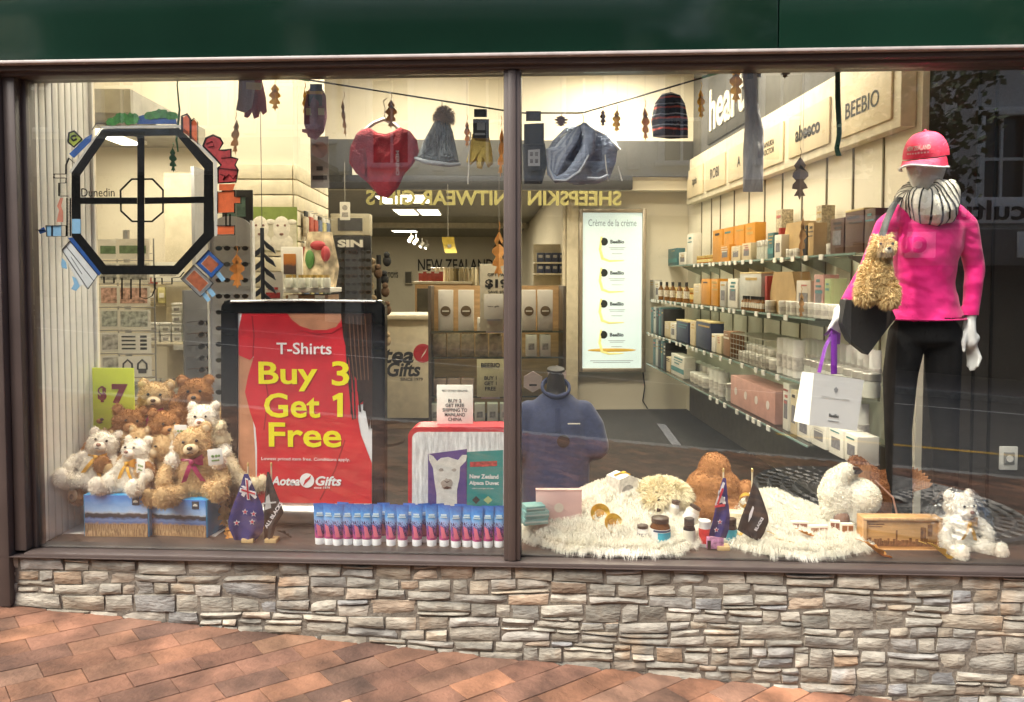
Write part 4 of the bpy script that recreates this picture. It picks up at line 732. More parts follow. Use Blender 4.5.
q, w2, h2 = iface(340, 202, 350, 220, 6.1); o = thing('hanging_notice', 'small white notice with a round mark hanging above the SIN stand', 'notice', q, IA); part(o, 'card', B().box((0, 0, h2 / 2), (w2, .004, h2)), paper); part(o, 'round_mark', B().lathe([(.012, 0), (.02, 0), (.02, .002), (.012, .002)], (0, -.002, h2 * .68), 14, MX.Rotation(rad(90), 3, 'X')), gl_); part(o, 'print', B().box((0, -.003, h2 * .3), (w2 * .6, .001, h2 * .25)), gl_); part(o, 'cord', B().tube([(0, 0, h2), (0, 0, 2.325 - q.z)], .002, 4), steel)
# ---- slatted wall with the lamb picture
q, w2, h2 = iface(246, 207, 297, 251, 5.27); o = thing('lamb_picture', 'green topped poster of two white lambs on the slatted wall', 'poster', q, IA)
part(o, 'panel', B().box((0, 0, h2 / 2), (w2, .008, h2)), M('lamb_green', (.20, .26, .05), .6, var=.15)); part(o, 'pasture', B().box((0, -.0045, h2 * .35), (w2 - .004, .001, h2 * .68)), M('lamb_pale', (.62, .57, .42), .6, var=.25, scale=9))
fm_ = M('lamb_fleece', (.74, .68, .56), .8, var=.15, scale=40)
for sx, lab in ((-.22, 'left'), (.2, 'right')):
    b = B().ell((sx * w2, -.006, h2 * .52), (w2 * .17, .004, h2 * .27)); b.ell((sx * w2 - w2 * .2, -.006, h2 * .66), (w2 * .09, .003, h2 * .06)).ell((sx * w2 + w2 * .2, -.006, h2 * .66), (w2 * .09, .003, h2 * .06)); b.ell((sx * w2, -.005, h2 * .2), (w2 * .22, .003, h2 * .2))
    lm = part(o, 'lamb', b, fm_); part(lm, 'face_marks', B().ell((sx * w2 - w2 * .07, -.010, h2 * .58), (.008, .002, .008)).ell((sx * w2 + w2 * .07, -.010, h2 * .58), (.008, .002, .008)).ell((sx * w2, -.0105, h2 * .38), (.014, .002, .009)), M('lamb_pink', (.22, .11, .08), .6))
sl_ = thing('slatwall', 'cream horizontally slatted wall panels around the lamb poster', 'slatwall', W(-1.24, 5.3, FZ), IA)
b = B(); z = .5
while z < 2.15: ibox(b, -1.64, -1.243, 5.270, 5.298, z, z + .092, .003); ibox(b, -1.238, -1.215, 5.275, 6.33, z, z + .092, .003); z += .1
part(sl_, 'slats', b, M('slat_cream', (.74, .66, .48), .6), True)
# goods in front of the slatted wall
r = random.Random(17); hp = [M('pack_%d' % i, c_, .5, var=.3, scale=40) for i, c_ in enumerate(((.5, .42, .3), (.12, .16, .12), (.45, .1, .07), (.15, .2, .3), (.62, .55, .25)))]
for k in range(24):
    v = 5.42 + .15 * (k % 6); z = 1.2 + .2 * (k // 6); c0 = W(-1.19, v, z); o = thing('hanging_packet', 'small hanging packet hooked on the receding slatted wall', 'packet', c0, IA, 'packets hooked on the slatted wall'); m_ = r.choice(hp)
    part(o, 'pack', B().box((0, 0, 0), (.02, .10, .13 + .02 * (k % 2)), bev=.004), m_); part(o, 'header', B().box((.0, 0, .085), (.012, .09, .035), bev=.002), r.choice((paper, dink))); part(o, 'hook', B().tube([(-.03, 0, .1), (.05, 0, .1)], .003, 5), steel)
for k in range(10):
    q = Q(153 + 9.5 * (k % 5), 300 - 20 * (k // 5), 5.15); q.z -= .02; o = thing('souvenir_pack', 'small souvenir pack in the two rows behind the white gift boxes', 'packet', q, IA, 'souvenir packs behind the white gift boxes'); part(o, 'pack', B().box((0, 0, .05), (.05, .03, .09 + .012 * (k % 3)), bev=.003), r.choice(hp)); part(o, 'label', B().box((0, -.016, .05), (.03, .001, .03)), paper)
for k in range(2): q = Q(172, 300 - 20 * k, 5.18); one('narrow_shelf', B().box((0, .04, -.012), (.42, .14, .012), bev=.002), M('trim_cream'), 'narrow cream shelf on the left wall, %s of two' % ('lower', 'upper')[k], 'shelf', (q.x, q.y, q.z - .022), IA)
u0, v0 = -1.3, 5.0
q, w2, h2 = iface(286, 275, 333, 281, 5.0); tb = thing('display_table', 'white topped display table with wooden drawers before the slatted wall', 'table', (q.x, q.y, FZ), IA); zt = Q(305, 290, 5.0).z - FZ
part(tb, 'top', B().box((0, .1, zt), (w2, .4, .03), bev=.004), M('outlet_white')); part(tb, 'cabinet', B().box((0, .1, zt / 2 - .01), (w2 - .03, .36, zt - .04), bev=.004), M('table_wood', (.25, .13, .06), .55, var=.2)); part(tb, 'ticket', B().box((-.08, -.088, zt - .04), (.06, .003, .02)).box((.08, -.088, zt - .04), (.06, .003, .02)), tg)
q, w2, h2 = iface(284, 246, 300, 274, 4.95); q.z = FZ + zt + .016; h2 = Q(292, 247, 4.95).z - q.z
o = thing('framed_picture', 'white framed orange and dark picture standing on the display table', 'picture frame', q, IA); part(o, 'frame', B().box((0, 0, h2 / 2), (w2 * 1.3, .03, h2), bev=.004), paper); part(o, 'picture', B().box((-.01, -.017, h2 * .58), (w2 * .75, .004, h2 * .5)), Mramp('orange_photo', ((0, (.06, .04, .04)), (.4, (.1, .06, .05)), (.55, (.5, .16, .03)), (1, (.62, .25, .05))), 2, .5, .3, (4, 4, 4)))
for i in range(7):
    s_ = Q(289 + 6.3 * i, 288, 4.9 + .05 * (i % 2)); s_.z = FZ + zt + .016
    if i == 0 or True:
        o = thing('glass_jar', 'small pale glass jar, %s in the row on the display table' % ('first', 'second', 'third', 'fourth', 'fifth', 'sixth', 'seventh')[i], 'jar', s_, IA, 'glass jars on the display table')
        part(o, 'body', B().lathe([(0, 0), (.024, 0), (.025, .05), (.018, .06), (0, .06)], n=12), M('jar_pale')); part(o, 'lid', B().lathe([(.019, .06), (.019, .078), (0, .078)], n=12), M('lid_gold', (.6, .42, .14), .35, metal=.4))
q = Q(320, 262, 5.2); o = thing('gift_hamper', 'colourful cellophane wrapped gift hamper bunched at the top above the display table', 'gift hamper', (q.x, q.y, FZ + zt + .016), IA); hb = B(); r = random.Random(8)
hh_ = Q(320, 232, 5.2).z - FZ - zt - .016
hb.grid(lambda a, c: V(((.11 * (1 - .55 * abs(c - .35)) * (1 + .12 * math.sin(9 * 6.28 * a))) * math.cos(6.283 * a), .09 * (1 - .5 * c) * math.sin(6.283 * a), hh_ * c)), 36, 8); part(o, 'wrap', hb, M('cellophane', (.55, .45, .3), .15, var=.7, scale=18)); part(o, 'bow', B().ell((0, -.06, hh_ * .75), (.05, .02, .03)).ell((.05, -.07, hh_ * .6), (.03, .02, .05)), M('bow_red', (.45, .05, .06), .5)); part(o, 'greens', B().ell((-.05, -.07, hh_ * .5), (.03, .02, .06)), M('bow_green', (.1, .25, .06), .6))
q, w2, h2 = iface(263, 272, 283, 302, 4.7); o = thing('price_card', 'cream price card with red print on a stand before the slatted wall', 'price card', q, IA); part(o, 'card', B().box((0, 0, h2 / 2), (w2, .005, h2)), paper); part(o, 'red_print', txt('£25', w=w2 * .75, h=h2 * .3, bold=.03).tr(MX.Translation((0, -.004, h2 * .3))) if False else B().box((0, -.004, h2 * .22), (w2 * .7, .001, h2 * .2)).box((0, -.004, h2 * .45), (w2 * .5, .001, h2 * .08)), M('print_red', (.45, .05, .05), .6, var=.6, scale=70)); part(o, 'stem', B().tube([(0, .02, .02), (0, .02, FZ - q.z)], .01, 8), steel)
b = B(); r = random.Random(3); top_ = Q(262, 228, 4.6)
sp_ = [top_ + V((0, 0, -.08 * i)) for i in range(8)]; b.tube(sp_, .012, 6)
for i in range(14):
    c_ = top_ + V((0, 0, -.06 - .038 * i)); sx = -1 if i % 2 else 1; b.prism([c_, c_ + V((sx * .06, 0, -.05)), c_ + V((sx * .075, 0, -.085)), c_ + V((sx * .02, 0, -.05))], (0, .012, 0))
b.tube([top_, V((top_.x, top_.y, CZ))], .002, 4); one('fern_hanging', b, M('navy_felt', (.025, .03, .045), .8), 'dark navy felt fern hanging before the lamb poster', 'hanging decoration', world=True, loc=top_)
# ---- counter with the shop name
p, wd, hh = iface(372, 318, 432, 400, 7.2); hh = p.z + hh - FZ
ct = thing('shop_counter', 'cream shop counter lettered Aotea Gifts since 1979 behind the shelving', 'counter', (p.x + .3, p.y, FZ), IA)
part(ct, 'front', B().box((0, .3, hh / 2 + .05), (1.7, .6, hh - .1), bev=.005), M('counter_cream', (.66, .58, .42), .6)); part(ct, 'top', B().box((0, .28, hh + .01), (1.76, .68, .04), bev=.006), M('trim_cream')); part(ct, 'plinth', B().box((0, .32, .05), (1.66, .56, .1)), M('plinth_grey', (.2, .18, .14), .6))
inv = wm(ct).inverted(); la = inv @ Q(386, 357, 7.19); b_ = inv @ Q(414, 369, 7.19)
part(ct, 'lettering', txt('Aotea', w=.56, h=.15, bold=.03, shear=.2).tr(MX.Translation((b_.x - .28, -.002, la.z + .02))).join(txt('Gifts', w=.30, h=.13, bold=.03, shear=.2).tr(MX.Translation((b_.x - .09, -.002, la.z - .11)))).join(txt('SINCE 1979', w=.2, h=.03, bold=.02).tr(MX.Translation((b_.x - .02, -.002, la.z - .2)))), dink)
rl = inv @ Q(423, 353, 7.19); part(ct, 'red_emblem', B().lathe([(0, 0), (.085, 0), (.085, .002), (0, .002)], (rl.x, -.001, rl.z), 24, MX.Rotation(rad(90), 3, 'X')), M('emblem_red', (.5, .03, .04), .5)); part(ct, 'emblem_map', B().prism([(rl.x - .02, -.004, rl.z - .05), (rl.x, -.004, rl.z - .01), (rl.x + .04, -.004, rl.z + .05), (rl.x + .02, -.004, rl.z)], (0, -.001, 0)), M('letter_white'))
# ---- glass shelving in the middle
p, wd, hh = iface(430, 286, 565, 435, 5.3); zb, zt = p.z, p.z + hh
sh = thing('glass_shelving', 'glass shelving unit with a pale wood back behind the window mullion', 'shelving', (p.x, p.y, FZ), IA)
H = zt - FZ
part(sh, 'back_panel', B().box((0, .36, H - (zt - zb) / 2 - .05), (wd, .02, zt - zb + .1)), wood); part(sh, 'base', B().box((0, .18, .2), (wd, .36, .4), bev=.005), M('base_dark', (.08, .06, .05), .6))
for x in (-wd / 2, wd / 2): part(sh, 'upright', B().box((x, .18, H / 2), (.02, .34, H), bev=.003), M('upright_dark', (.10, .08, .06), .5))
lv = [inv_z for inv_z in (Q(500, y, 5.3).z - FZ for y in (331, 357, 396, 424))]
for z in lv: s_ = part(sh, 'shelf', B().box((0, .17, z - .005), (wd - .02, .34, .009)), shglass); part(s_, 'shelf_edge', B().box((0, -.002, z - .005), (wd - .02, .004, .011)), M('shelf_edge_dark', (.10, .11, .09), .2))
tall = M('tall_box', (.74, .70, .62), .5, var=.03)
nm5 = ('far left', 'second', 'third', 'fourth')
def cart5(px0, px1, pyt, lev, mat, label, dv=.05, deco=None, group=None):
    a_, c_ = Q(px0, 300, 5.3 + dv), Q(px1, 300, 5.3 + dv); z = FZ + lv[lev]; h = Q(px0, pyt, 5.3 + dv).z - z; w_ = (c_ - a_).dot(UU); o = thing('carton', label, 'box', ((a_.x + c_.x) / 2, (a_.y + c_.y) / 2, z), IA, group)
    part(o, 'body', B().box((0, .05, h / 2), (w_ - .003, .09, h), bev=.002), mat)
    if deco == 'logo': part(o, 'round_logo', B().lathe([(0, 0), (w_ * .34, 0), (w_ * .34, .002), (0, .002)], (0, .0045, h * .48), 20, MX.Rotation(rad(90), 3, 'X')), M('logo_brown', (.17, .12, .07), .6)); part(o, 'logo_text', B().box((0, .0, h * .48), (w_ * .45, .001, .008)), M('letter_white'))
    if deco == 'label': part(o, 'label', B().box((0, .0035, h * .45), (w_ * .55, .0015, h * .3)), gl_)
    return o
for i, (a_, c_) in enumerate(((438, 453), (458, 474), (522, 536), (538, 553))): cart5(a_, c_, 290, 0, tall, 'tall white carton with a round brown seal, %s of four on the wooden backed shelf' % ('leftmost', 'second', 'third', 'rightmost')[i], deco='logo')
cart5(477, 487, 318, 0, wht, 'small white soap box on the wooden backed shelf by the tall cartons', deco='label', dv=.02); cart5(492, 502, 318, 0, wht, 'small white box beside the mullion on the wooden backed shelf', deco='label', dv=.02)
for i in range(5): cart5(433 + 14 * i, 446 + 14 * i, 334, 1, M('clear_tan', (.38, .30, .2), .2, var=.3, scale=30), 'clear fronted tan box in the second row behind the mullion', group='clear fronted tan boxes in the second row', deco=None)
for i in range(2): cart5(526 + 14 * i, 537 + 14 * i, 335, 1, wht, 'slim white carton, %s of two right of the mullion' % ('left', 'right')[i], deco='label')
for i in range(3): cart5(433 + 14 * i, 446 + 14 * i, 379, 2, M('card_rose', (.5, .36, .28), .6), 'dusty rose wallet standing in the third row', group='rose wallets in the third row', deco='label')
for i, px in enumerate((430, 474, 487, 500)): cart5(px, px + 11, 404, 3, wht, 'white square box, %s in the bottom row of the glass shelving' % ('first', 'second', 'third', 'fourth')[i], deco='label', dv=.02)
for i, (px, py) in enumerate(((533, 382), (557, 376))):
    q = Q(px, py, 5.28); o = thing('hexagon_card', 'pale pink hexagonal gift card, %s of two above the navy polo shirt' % ('left', 'right')[i], 'gift card', q, IA); part(o, 'card', B().prism([(.07 * math.cos(math.pi / 3 * k + .5), 0, .07 * math.sin(math.pi / 3 * k + .5)) for k in range(6)], (0, .02, 0)), M('card_pink', (.72, .6, .58), .6)); part(o, 'print', B().box((0, -.003, -.02), (.05, .001, .012)), dink); part(o, 'back_prop', B().box((0, .08, -.02), (.02, .12, .008)), steel)
def sign_card(px0, py0, px1, py1, v, label, lines, mat, cat='sign', post=True, ink_=dink, name='sign_card'):
    q, w_, h_ = iface(px0, py0, px1, py1, v); o = thing(name, label, cat, q, IA); part(o, 'card', B().box((0, 0, h_ / 2), (w_, .006, h_), bev=.001), mat); T = B()
    for (s, fy, fw, fh, bd) in lines: T.join(txt(s, w=w_ * fw, h=h_ * fh, bold=bd).tr(MX.Translation((0, -.004, h_ * fy))))
    part(o, 'lettering', T, ink_)
    if post: part(o, 'holder', B().box((0, .02, -.006), (w_ * .7, .06, .012)).tube([(0, .012, -.01), (0, .012, h_ * .3)], .006, 6), steel)
    return o
sign_card(480, 264, 520, 331, 5.2, 'cream price sign reading gift packs at 199 dollars beside the mullion', (('GIFT PACKS', .84, .62, .05, .02), ('$199', .70, .74, .15, .05), ('SAVE $50.00', .58, .6, .045, .02)), M('sign_linen', (.68, .62, .47), .6))
sign_card(484, 294, 503, 319, 5.17, 'small plain white card standing before the price sign', (('bee gift', .5, .6, .08, .01),), paper)
sign_card(477, 359, 504, 397, 5.2, 'pale yellow sign reading Beebio buy 1 get 1 free', (('BEEBIO', .84, .7, .12, .02), ('BUY 1', .5, .45, .1, .02), ('GET 1', .36, .45, .1, .02), ('FREE', .22, .4, .1, .02)), M('sign_pale_yellow', (.66, .62, .36), .6))
# ---- far away: letters, beam, racks, goods on the counter
struct('ceiling_beam', ibox(B(), -5, .83, 15, 15.3, CAMZ + .955, RZ - .002), M('beam_cream', (.66, .6, .48), .7))
q = Q(418, 265, 19.98); e_ = Q(520, 265, 19.98); T = txt('NEW ZEALAND DOWN', w=(e_ - q).length * 1.12, h=.30, bold=.01, ext=.02, align='L'); o = one('wall_lettering', at(T, q.x, q.y, q.z, IA), M('sign_ink'), 'dark letters New Zealand down on the far cream wall', 'lettering')
q = Q(388, 275, 19.97); one('wall_lettering', at(txt('SALE TOYS', w=.5, h=.14, bold=.02, ext=.01), q.x, q.y, q.z, IA), M('sign_ink'), 'small dark lettering low on the far cream wall at the left', 'lettering')
for i, (a_, c_) in enumerate(((405, 412), (422, 431))):
    q, w_, h_ = iface(a_, 271, c_, 284, 19.9); o = thing('wall_cabinet', 'small dark display recess on the far cream wall, %s one' % ('left', 'right')[i], 'display case', q, IA); part(o, 'case', B().box((0, 0, h_ / 2), (w_, .1, h_), bev=.01), M('beam_cream')); part(o, 'glass_front', B().box((0, -.052, h_ / 2), (w_ * .85, .01, h_ * .85)), M('case_dark', (.09, .08, .06), .2))
p, wd, hh = iface(415, 283, 470, 318, 9.0); tb = thing('display_cabinet', 'wooden display cabinet with dark glass fronts beyond the counter', 'cabinet', (p.x, p.y, FZ), IA); ht = Q(440, 284, 9).z - FZ; part(tb, 'carcase', B().box((0, .3, ht / 2), (wd, .6, ht), bev=.008), wood); part(tb, 'top', B().box((0, .3, ht + .015), (wd + .04, .64, .03), bev=.005), M('trim_cream'))
for k in range(2): part(tb, 'door', B().box((-wd * .25 + wd * .5 * k, -.005, ht - .25), (wd * .42, .02, .4), bev=.003), M('case_dark'))
r = random.Random(12)
for i in range(6):
    q = Q(421 + 4 * i, 283, 9.2); q.z = FZ + ht + .031; o = thing('souvenir_tin', 'small red souvenir tin, %s along the far cabinet top' % ('first', 'second', 'third', 'fourth', 'fifth', 'sixth')[i], 'tin', q, IA, 'red souvenir tins on the far cabinet'); part(o, 'tin', B().box((0, 0, .045 + .01 * (i % 2)), (.05, .05, .09 + .02 * (i % 2)), bev=.004), M('tin_red', (.42, .06, .04), .4)); part(o, 'lid', B().box((0, 0, .1 + .02 * (i % 2)), (.052, .052, .016)), M('lid_white'))
p, wd, hh = iface(432, 268, 480, 284, 9.5); o = thing('scarf_rail', 'rail of hanging cream scarves seen below the yellow tag', 'clothes rail', (p.x, p.y, FZ), IA); top = p.z + hh - FZ
part(o, 'rail', B().tube([(-wd / 2, 0, 0), (-wd / 2, 0, top), (wd / 2, 0, top), (wd / 2, 0, 0)], .014, 6), steel)
for k in range(9):
    x = -wd / 2 + wd * (k + .5) / 9; o2 = part(o, 'scarf', B().grid(lambda a, c: V((x + .028 * (2 * a - 1) * (1 + .3 * c), .03 * math.sin(5 * a + k) + (.02 if c < .01 else 0), top + .01 - .62 * c - .05 * (k % 3) * c)), 6, 6), M('scarf_cream' if k not in (4,) else 'scarf_olive', (.72, .64, .45) if k != 4 else (.2, .16, .08), .8))
q, w_, h_ = iface(442, 237, 454, 253, 7.5); o = thing('hanging_tag', 'curled yellow price tag hanging under the rear ceiling', 'tag', q, IA); part(o, 'card', B().grid(lambda a, c: V((w_ * (a - .5) + .03 * c * c, .05 * math.sin(3 * c), h_ * (1 - c))), 4, 8), M('tag_yellow', (.75, .58, .12), .6)); part(o, 'print', B().box((.012, .035, h_ * .45), (w_ * .3, .004, h_ * .2)), gl_); part(o, 'cord', B().tube([(0, 0, h_), (0, 0, 2.33 - q.z + .0)], .003, 4), steel)
# display stands left of the mullion distance: soft toys rack beside the SIN stand
q = Q(379, 300, 6.6); o = thing('toy_stand', 'dark stand of small hanging toys right of the SIN sunglasses stand', 'display stand', (q.x, q.y, FZ), IA); ht = Q(379, 255, 6.6).z - FZ; part(o, 'pole', B().tube([(0, 0, 0), (0, 0, ht)], .02, 8), blackp); part(o, 'foot', B().lathe([(.2, 0), (.2, .02), (0, .03)], n=18), blackp)
for k in range(16): a = k * 2.4; z = ht - .05 - .05 * k; c_ = V((.07 * math.cos(a), .07 * math.sin(a) - .02, z)); part(o, 'toy', B().ell(c_, (.035, .03, .045), 8).ell(c_ + V((0, -.01, .05)), .026, 8), M('toy_%d' % (k % 3), ((.03, .03, .03), (.4, .3, .18), (.12, .07, .04))[k % 3], .9))
# shelf cabinet right of the mullion, small dark packs
p, wd, hh = iface(537, 250, 566, 262, 8.6); o = thing('side_shelf', 'narrow cream wall shelf of dark packets right of the window mullion', 'shelf', (p.x, p.y, p.z), IA)
for k in range(2): part(o, 'shelf', B().box((0, .1, -.12 * k - .01), (wd + .05, .26, .02), bev=.003), M('trim_cream'))
part(o, 'back', B().box((0, .22, -.05), (wd + .05, .02, .5)), M('trim_cream'))
for k in range(8): x = -wd / 2 + wd * ((k % 4) + .5) / 4; q = wm(o) @ V((x, .05, -.12 * (k // 4))); o2 = thing('small_packet', 'small navy packet, %s on the %s level of the narrow cream shelf' % (('first', 'second', 'third', 'fourth')[k % 4], ('upper', 'lower')[k // 4]), 'packet', q, IA, 'navy packets on the narrow cream shelf'); part(o2, 'pack', B().box((0, 0, .05), (wd / 4.4, .08, .1), bev=.003), nvy); part(o2, 'label', B().box((0, -.041, .06), (wd / 7, .001, .03)), gl_)
# ---- navy polo shirt on a bust
bz = P(555, 505, 1.5).z
q = Q(556, 375, 4.6); o = thing('polo_bust', 'navy polo shirt on a headless dark bust behind the window mullion', 'dress form', (q.x, q.y, FZ), IA); n = q.z - FZ
bb = B().caps([(0, .02, n - .10), (0, .01, n - .02)], [.06, .052]); bb.caps([(0, .0, n - .62), (0, .0, n - .35), (0, .0, n - .14)], [.08, .08, .06]); part(o, 'bust', remesh(bb, .012, 6), M('bust_dark', (.035, .032, .03), .5)); part(o, 'neck_cap', B().lathe([(.054, 0), (.05, .012), (0, .014)], (0, .01, n + .025), 18, MX.Rotation(rad(12), 3, 'X')), M('bust_dark'))
part(o, 'stand', B().tube([(0, 0, 0), (0, 0, n - .5)], .02, 10).lathe([(.2, 0), (.2, .02), (0, .03)], n=20), steel)
def shirt(n):
    b = B()
    prof = ((n - .92, .20, .118), (n - .75, .2, .12), (n - .55, .2, .125), (n - .4, .205, .13), (n - .3, .205, .122), (n - .24, .2, .11), (n - .19, .17, .09), (n - .14, .11, .07))
    for i in range(40):
        z = n - .92 + .78 * i / 39; j = max(k for k in range(len(prof)) if prof[k][0] <= z + 1e-9); j = min(j, len(prof) - 2); f = (z - prof[j][0]) / (prof[j + 1][0] - prof[j][0])
        b.ell((0, 0, z), (prof[j][1] * (1 - f) + prof[j + 1][1] * f, prof[j][2] * (1 - f) + prof[j + 1][2] * f, .05), 28)
    for sx in (-1, 1): b.caps([(sx * .16, 0, n - .215), (sx * .205, -.01, n - .30), (sx * .225, -.02, n - .41)], [.07, .078, .084], 16)
    b = remesh(b, .012, 8)
    for i, p_ in enumerate(b.v): b.v[i] = p_ + V((0, .014 * mnoise.noise(V((p_.x * 9 + p_.z * 3, p_.y * 4, p_.z * 4))), 0))
    return b
sh_ = shirt(n); keep = [f for f in sh_.f]; part(o, 'polo_shirt', sh_, M('polo_navy', (.035, .05, .13), .85, var=.15, scale=40, bump=.3, bscale=12, sheen=.3))
part(o, 'collar', B().tube([(.075 * math.sin(a) * 1.05, -.085 * math.cos(a) + .015, n - .075 - .045 * math.cos(a)) for a in [(-2.6 + i * .325) for i in range(17)]], [.010] * 17, 8, flat=1.6), M('polo_collar', (.04, .055, .14), .85)); part(o, 'placket', B().box((0, -.128, n - .24), (.03, .006, .14), bev=.002), M('polo_collar')); part(o, 'badge', B().box((.09, -.134, n - .26), (.07, .004, .006)), M('letter_white')); part(o, 'chest_print', B().lathe([(0, 0), (.036, 0), (.036, .002), (0, .002)], (.03, -.132, n - .36), 18, MX.Rotation(rad(90), 3, 'X')), M('polo_print', (.015, .015, .02), .7))
# ================================================================== the window bed
ZBED = GB + .004
def X(px, Y): return P(px, 300, Y).x
def S(px, Y): d = ray(px, 351); return (P(px, 300, Y) - P(px - 1, 300, Y)).length      # metres per picture pixel there
pl_y = .05
while pl_y < 1.5 and P(95, 300, pl_y).x > XL + .004: pl_y += .01
bedm = M('bed_dark', (.055, .043, .038), .55, var=.25, scale=7)
struct('window_bed', B().box(((XL + XR) / 2, .085, ZBED - .015), (XR - XL, .15, .03), bev=.003), M('sill_board', (.07, .052, .044), .5, var=.25, scale=6))
xm = X(225, .3)
struct('window_bed_board', B().box(((xm + XR) / 2, .40, ZBED - .017), (XR - xm, .478, .03), bev=.003), bedm)
struct('window_bed_white', B().box(((XL + xm) / 2 - .05, .42, ZBED - .016), (xm - XL + .1, .52, .03), bev=.003), M('panel_white', (.74, .73, .69), .5, var=.04))
struct('window_bed_riser', B().box(((XL + XR) / 2, .66, (ZBED + FZ) / 2 - .02), (XR - XL, .02, ZBED - FZ - .04)), bedm)
o = thing('slatted_side_panel', 'white tongue and groove side panel at the left end of the window', 'wall panel', (XL - .01, .05, ZBED))
b = B(); n = 9
for i in range(n): y0 = .03 + (pl_y - .03) * i / n; b.box((XL - .014, y0 + (pl_y - .03) / n / 2, (ZBED + 2.9) / 2), (.016, (pl_y - .03) / n - .006, 2.9 - ZBED), bev=.003)
part(o, 'board', b, M('panel_white'), True); part(o, 'groove_backing', B().box((XL - .028, (.03 + pl_y) / 2, (ZBED + 2.9) / 2), (.01, pl_y - .03, 2.9 - ZBED)), M('groove_grey', (.42, .41, .38), .7), True)
part(o, 'end_trim', B().box((XL - .008, pl_y + .006, (ZBED + 2.9) / 2), (.03, .012, 2.9 - ZBED), bev=.003), M('panel_white'), True)
struct('wall_left_filler', B().box((XL - .55, pl_y + .04, 1.8), (1.07, .04, 3.4)), cream)
# ------------------------------------------------------------------ painted map on the inside of the left pane
def pxp(pts, Y, t=.0012): return B().prism([P(x, y, Y) for x, y in pts], (0, t, 0))
def pxl(pts, Y, r=.0024): return B().tube([P(x, y, Y) for x, y in pts], r * 2.5, 4, flat=.25) if len(pts) > 1 else B()
def ringp(o_, i_, Y, t=.0012):
    b = B(); n = len(o_)
    for k in range(n): b.join(pxp([o_[k], o_[(k + 1) % n], i_[(k + 1) % n], i_[k]], Y, t))
    return b
GY = .0135
wp = thing('window_painting', 'painted black octagon street map with toy like buildings on the left window pane', 'window painting', (X(142, GY), GY, P(142, 274, GY).z))
pk = M('paint_black', (.008, .008, .008), .8, var=.2, spec=.1)
OO = [(71.5, 173), (102, 129), (179, 128), (213, 162.5), (214, 236), (178, 274.5), (102, 274.5), (71.5, 236)]; OI = [(80, 175.5), (107, 136.5), (177, 135.5), (204, 168.5), (203.5, 233), (174, 265.5), (106, 265.5), (81, 234.5)]
part(wp, 'octagon_ring', ringp(OO, OI, GY), pk, True)
pe_ = pxp([(102, 126), (181, 125), (179.4, 127.4), (102, 128.4)], GY).join(pxp([(181, 125), (217, 161), (213.6, 162), (179.4, 127.4)], GY)).join(pxp([(217, 161), (217.5, 236), (214.5, 236), (213.6, 162)], GY)).join(pxp([(102, 126), (69, 172), (71, 173), (102, 128.4)], GY)); part(wp, 'pale_edge', pe_, M('paint_pale', (.62, .6, .55), .6), True)
part(wp, 'cross_road', pxp([(137.3, 136), (144.3, 136), (144.3, 265.5), (137.3, 265.5)], GY + .002).join(pxp([(80, 197.5), (137, 197.5), (137, 204), (80, 204)], GY)).join(pxp([(144.6, 197.5), (204, 196.5), (204, 203), (144.6, 204)], GY)), pk, True)
I1 = [(119.5, 190), (131.3, 178.2), (152.8, 178.2), (163.8, 189.5), (163.8, 212.5), (152.3, 222.3), (131.8, 222.3), (120, 211.3)]; c_ = (141.8, 200.3); I2 = [(c_[0] + (x - c_[0]) * .92, c_[1] + (y - c_[1]) * .92) for x, y in I1]
part(wp, 'inner_ring', ringp(I1, I2, GY + .004), pk, True)
q = P(98, 192.5, GY); part(wp, 'lettering', at(txt('Dunedin', w=33 * S(98, GY), h=8 * S(98, GY), bold=.0), q.x, q.y, q.z), pk, True)
def blob(cx, cy, rx, ry, seed, n=22): r_ = random.Random(seed); return [(cx + rx * math.cos(6.283 * k / n) * (1 + r_.uniform(-.2, .15)), cy + ry * math.sin(6.283 * k / n) * (1 + r_.uniform(-.25, .15))) for k in range(n)]
pg = M('paint_green', (.06, .26, .05), .6, var=.5, scale=60); pb_ = M('paint_blue', (.015, .09, .36), .5, var=.25, scale=30); plb = M('paint_sky', (.25, .48, .72), .5, var=.1); por = M('paint_orange', (.72, .13, .03), .55, var=.2, scale=30); prd = M('paint_red', (.42, .025, .03), .55, var=.35, scale=50); pwh = M('paint_white', (.72, .74, .76), .55, var=.08, scale=30); pyg = M('paint_yellow', (.42, .5, .05), .55, var=.3)
b = B()
for k, (x, y, rx, ry) in enumerate(((112, 122, 6, 4), (121, 118, 8, 6), (131, 119, 8, 6), (150, 116, 6, 4), (160, 114, 9, 5), (171, 116, 7, 4))): b.join(pxp(blob(x, y, rx, ry, k), GY + .0013 * (k % 2)))
part(wp, 'painted_trees', b, pg, True); part(wp, 'painted_water', pxp([(137, 124), (139, 116), (147, 114), (152, 119), (160, 116), (168, 118), (175, 116), (177, 124)], GY + .0027), pb_, True)
part(wp, 'orange_towers', pxp([(183, 132), (183, 117), (187, 115), (190, 119), (190, 137)], GY).join(pxp([(190.6, 138), (190.6, 123), (194, 119), (197, 123), (197, 143)], GY)), por, True); part(wp, 'tower_outline', pxl([(182, 132), (182, 116), (187, 114), (190.5, 119), (190.5, 139)], GY - .001, .0017).join(pxl([(190.5, 122), (194, 118), (197.8, 122), (197.8, 144)], GY - .001, .0017)), pk, True)
D_ = [(203, 146), (206, 138), (213, 135), (220, 138), (223, 143), (219, 150), (226, 150), (231, 149), (231, 157), (238, 159), (235, 165), (238, 170), (236, 182), (218, 183), (218, 168), (221, 165), (215, 158), (209, 152)]
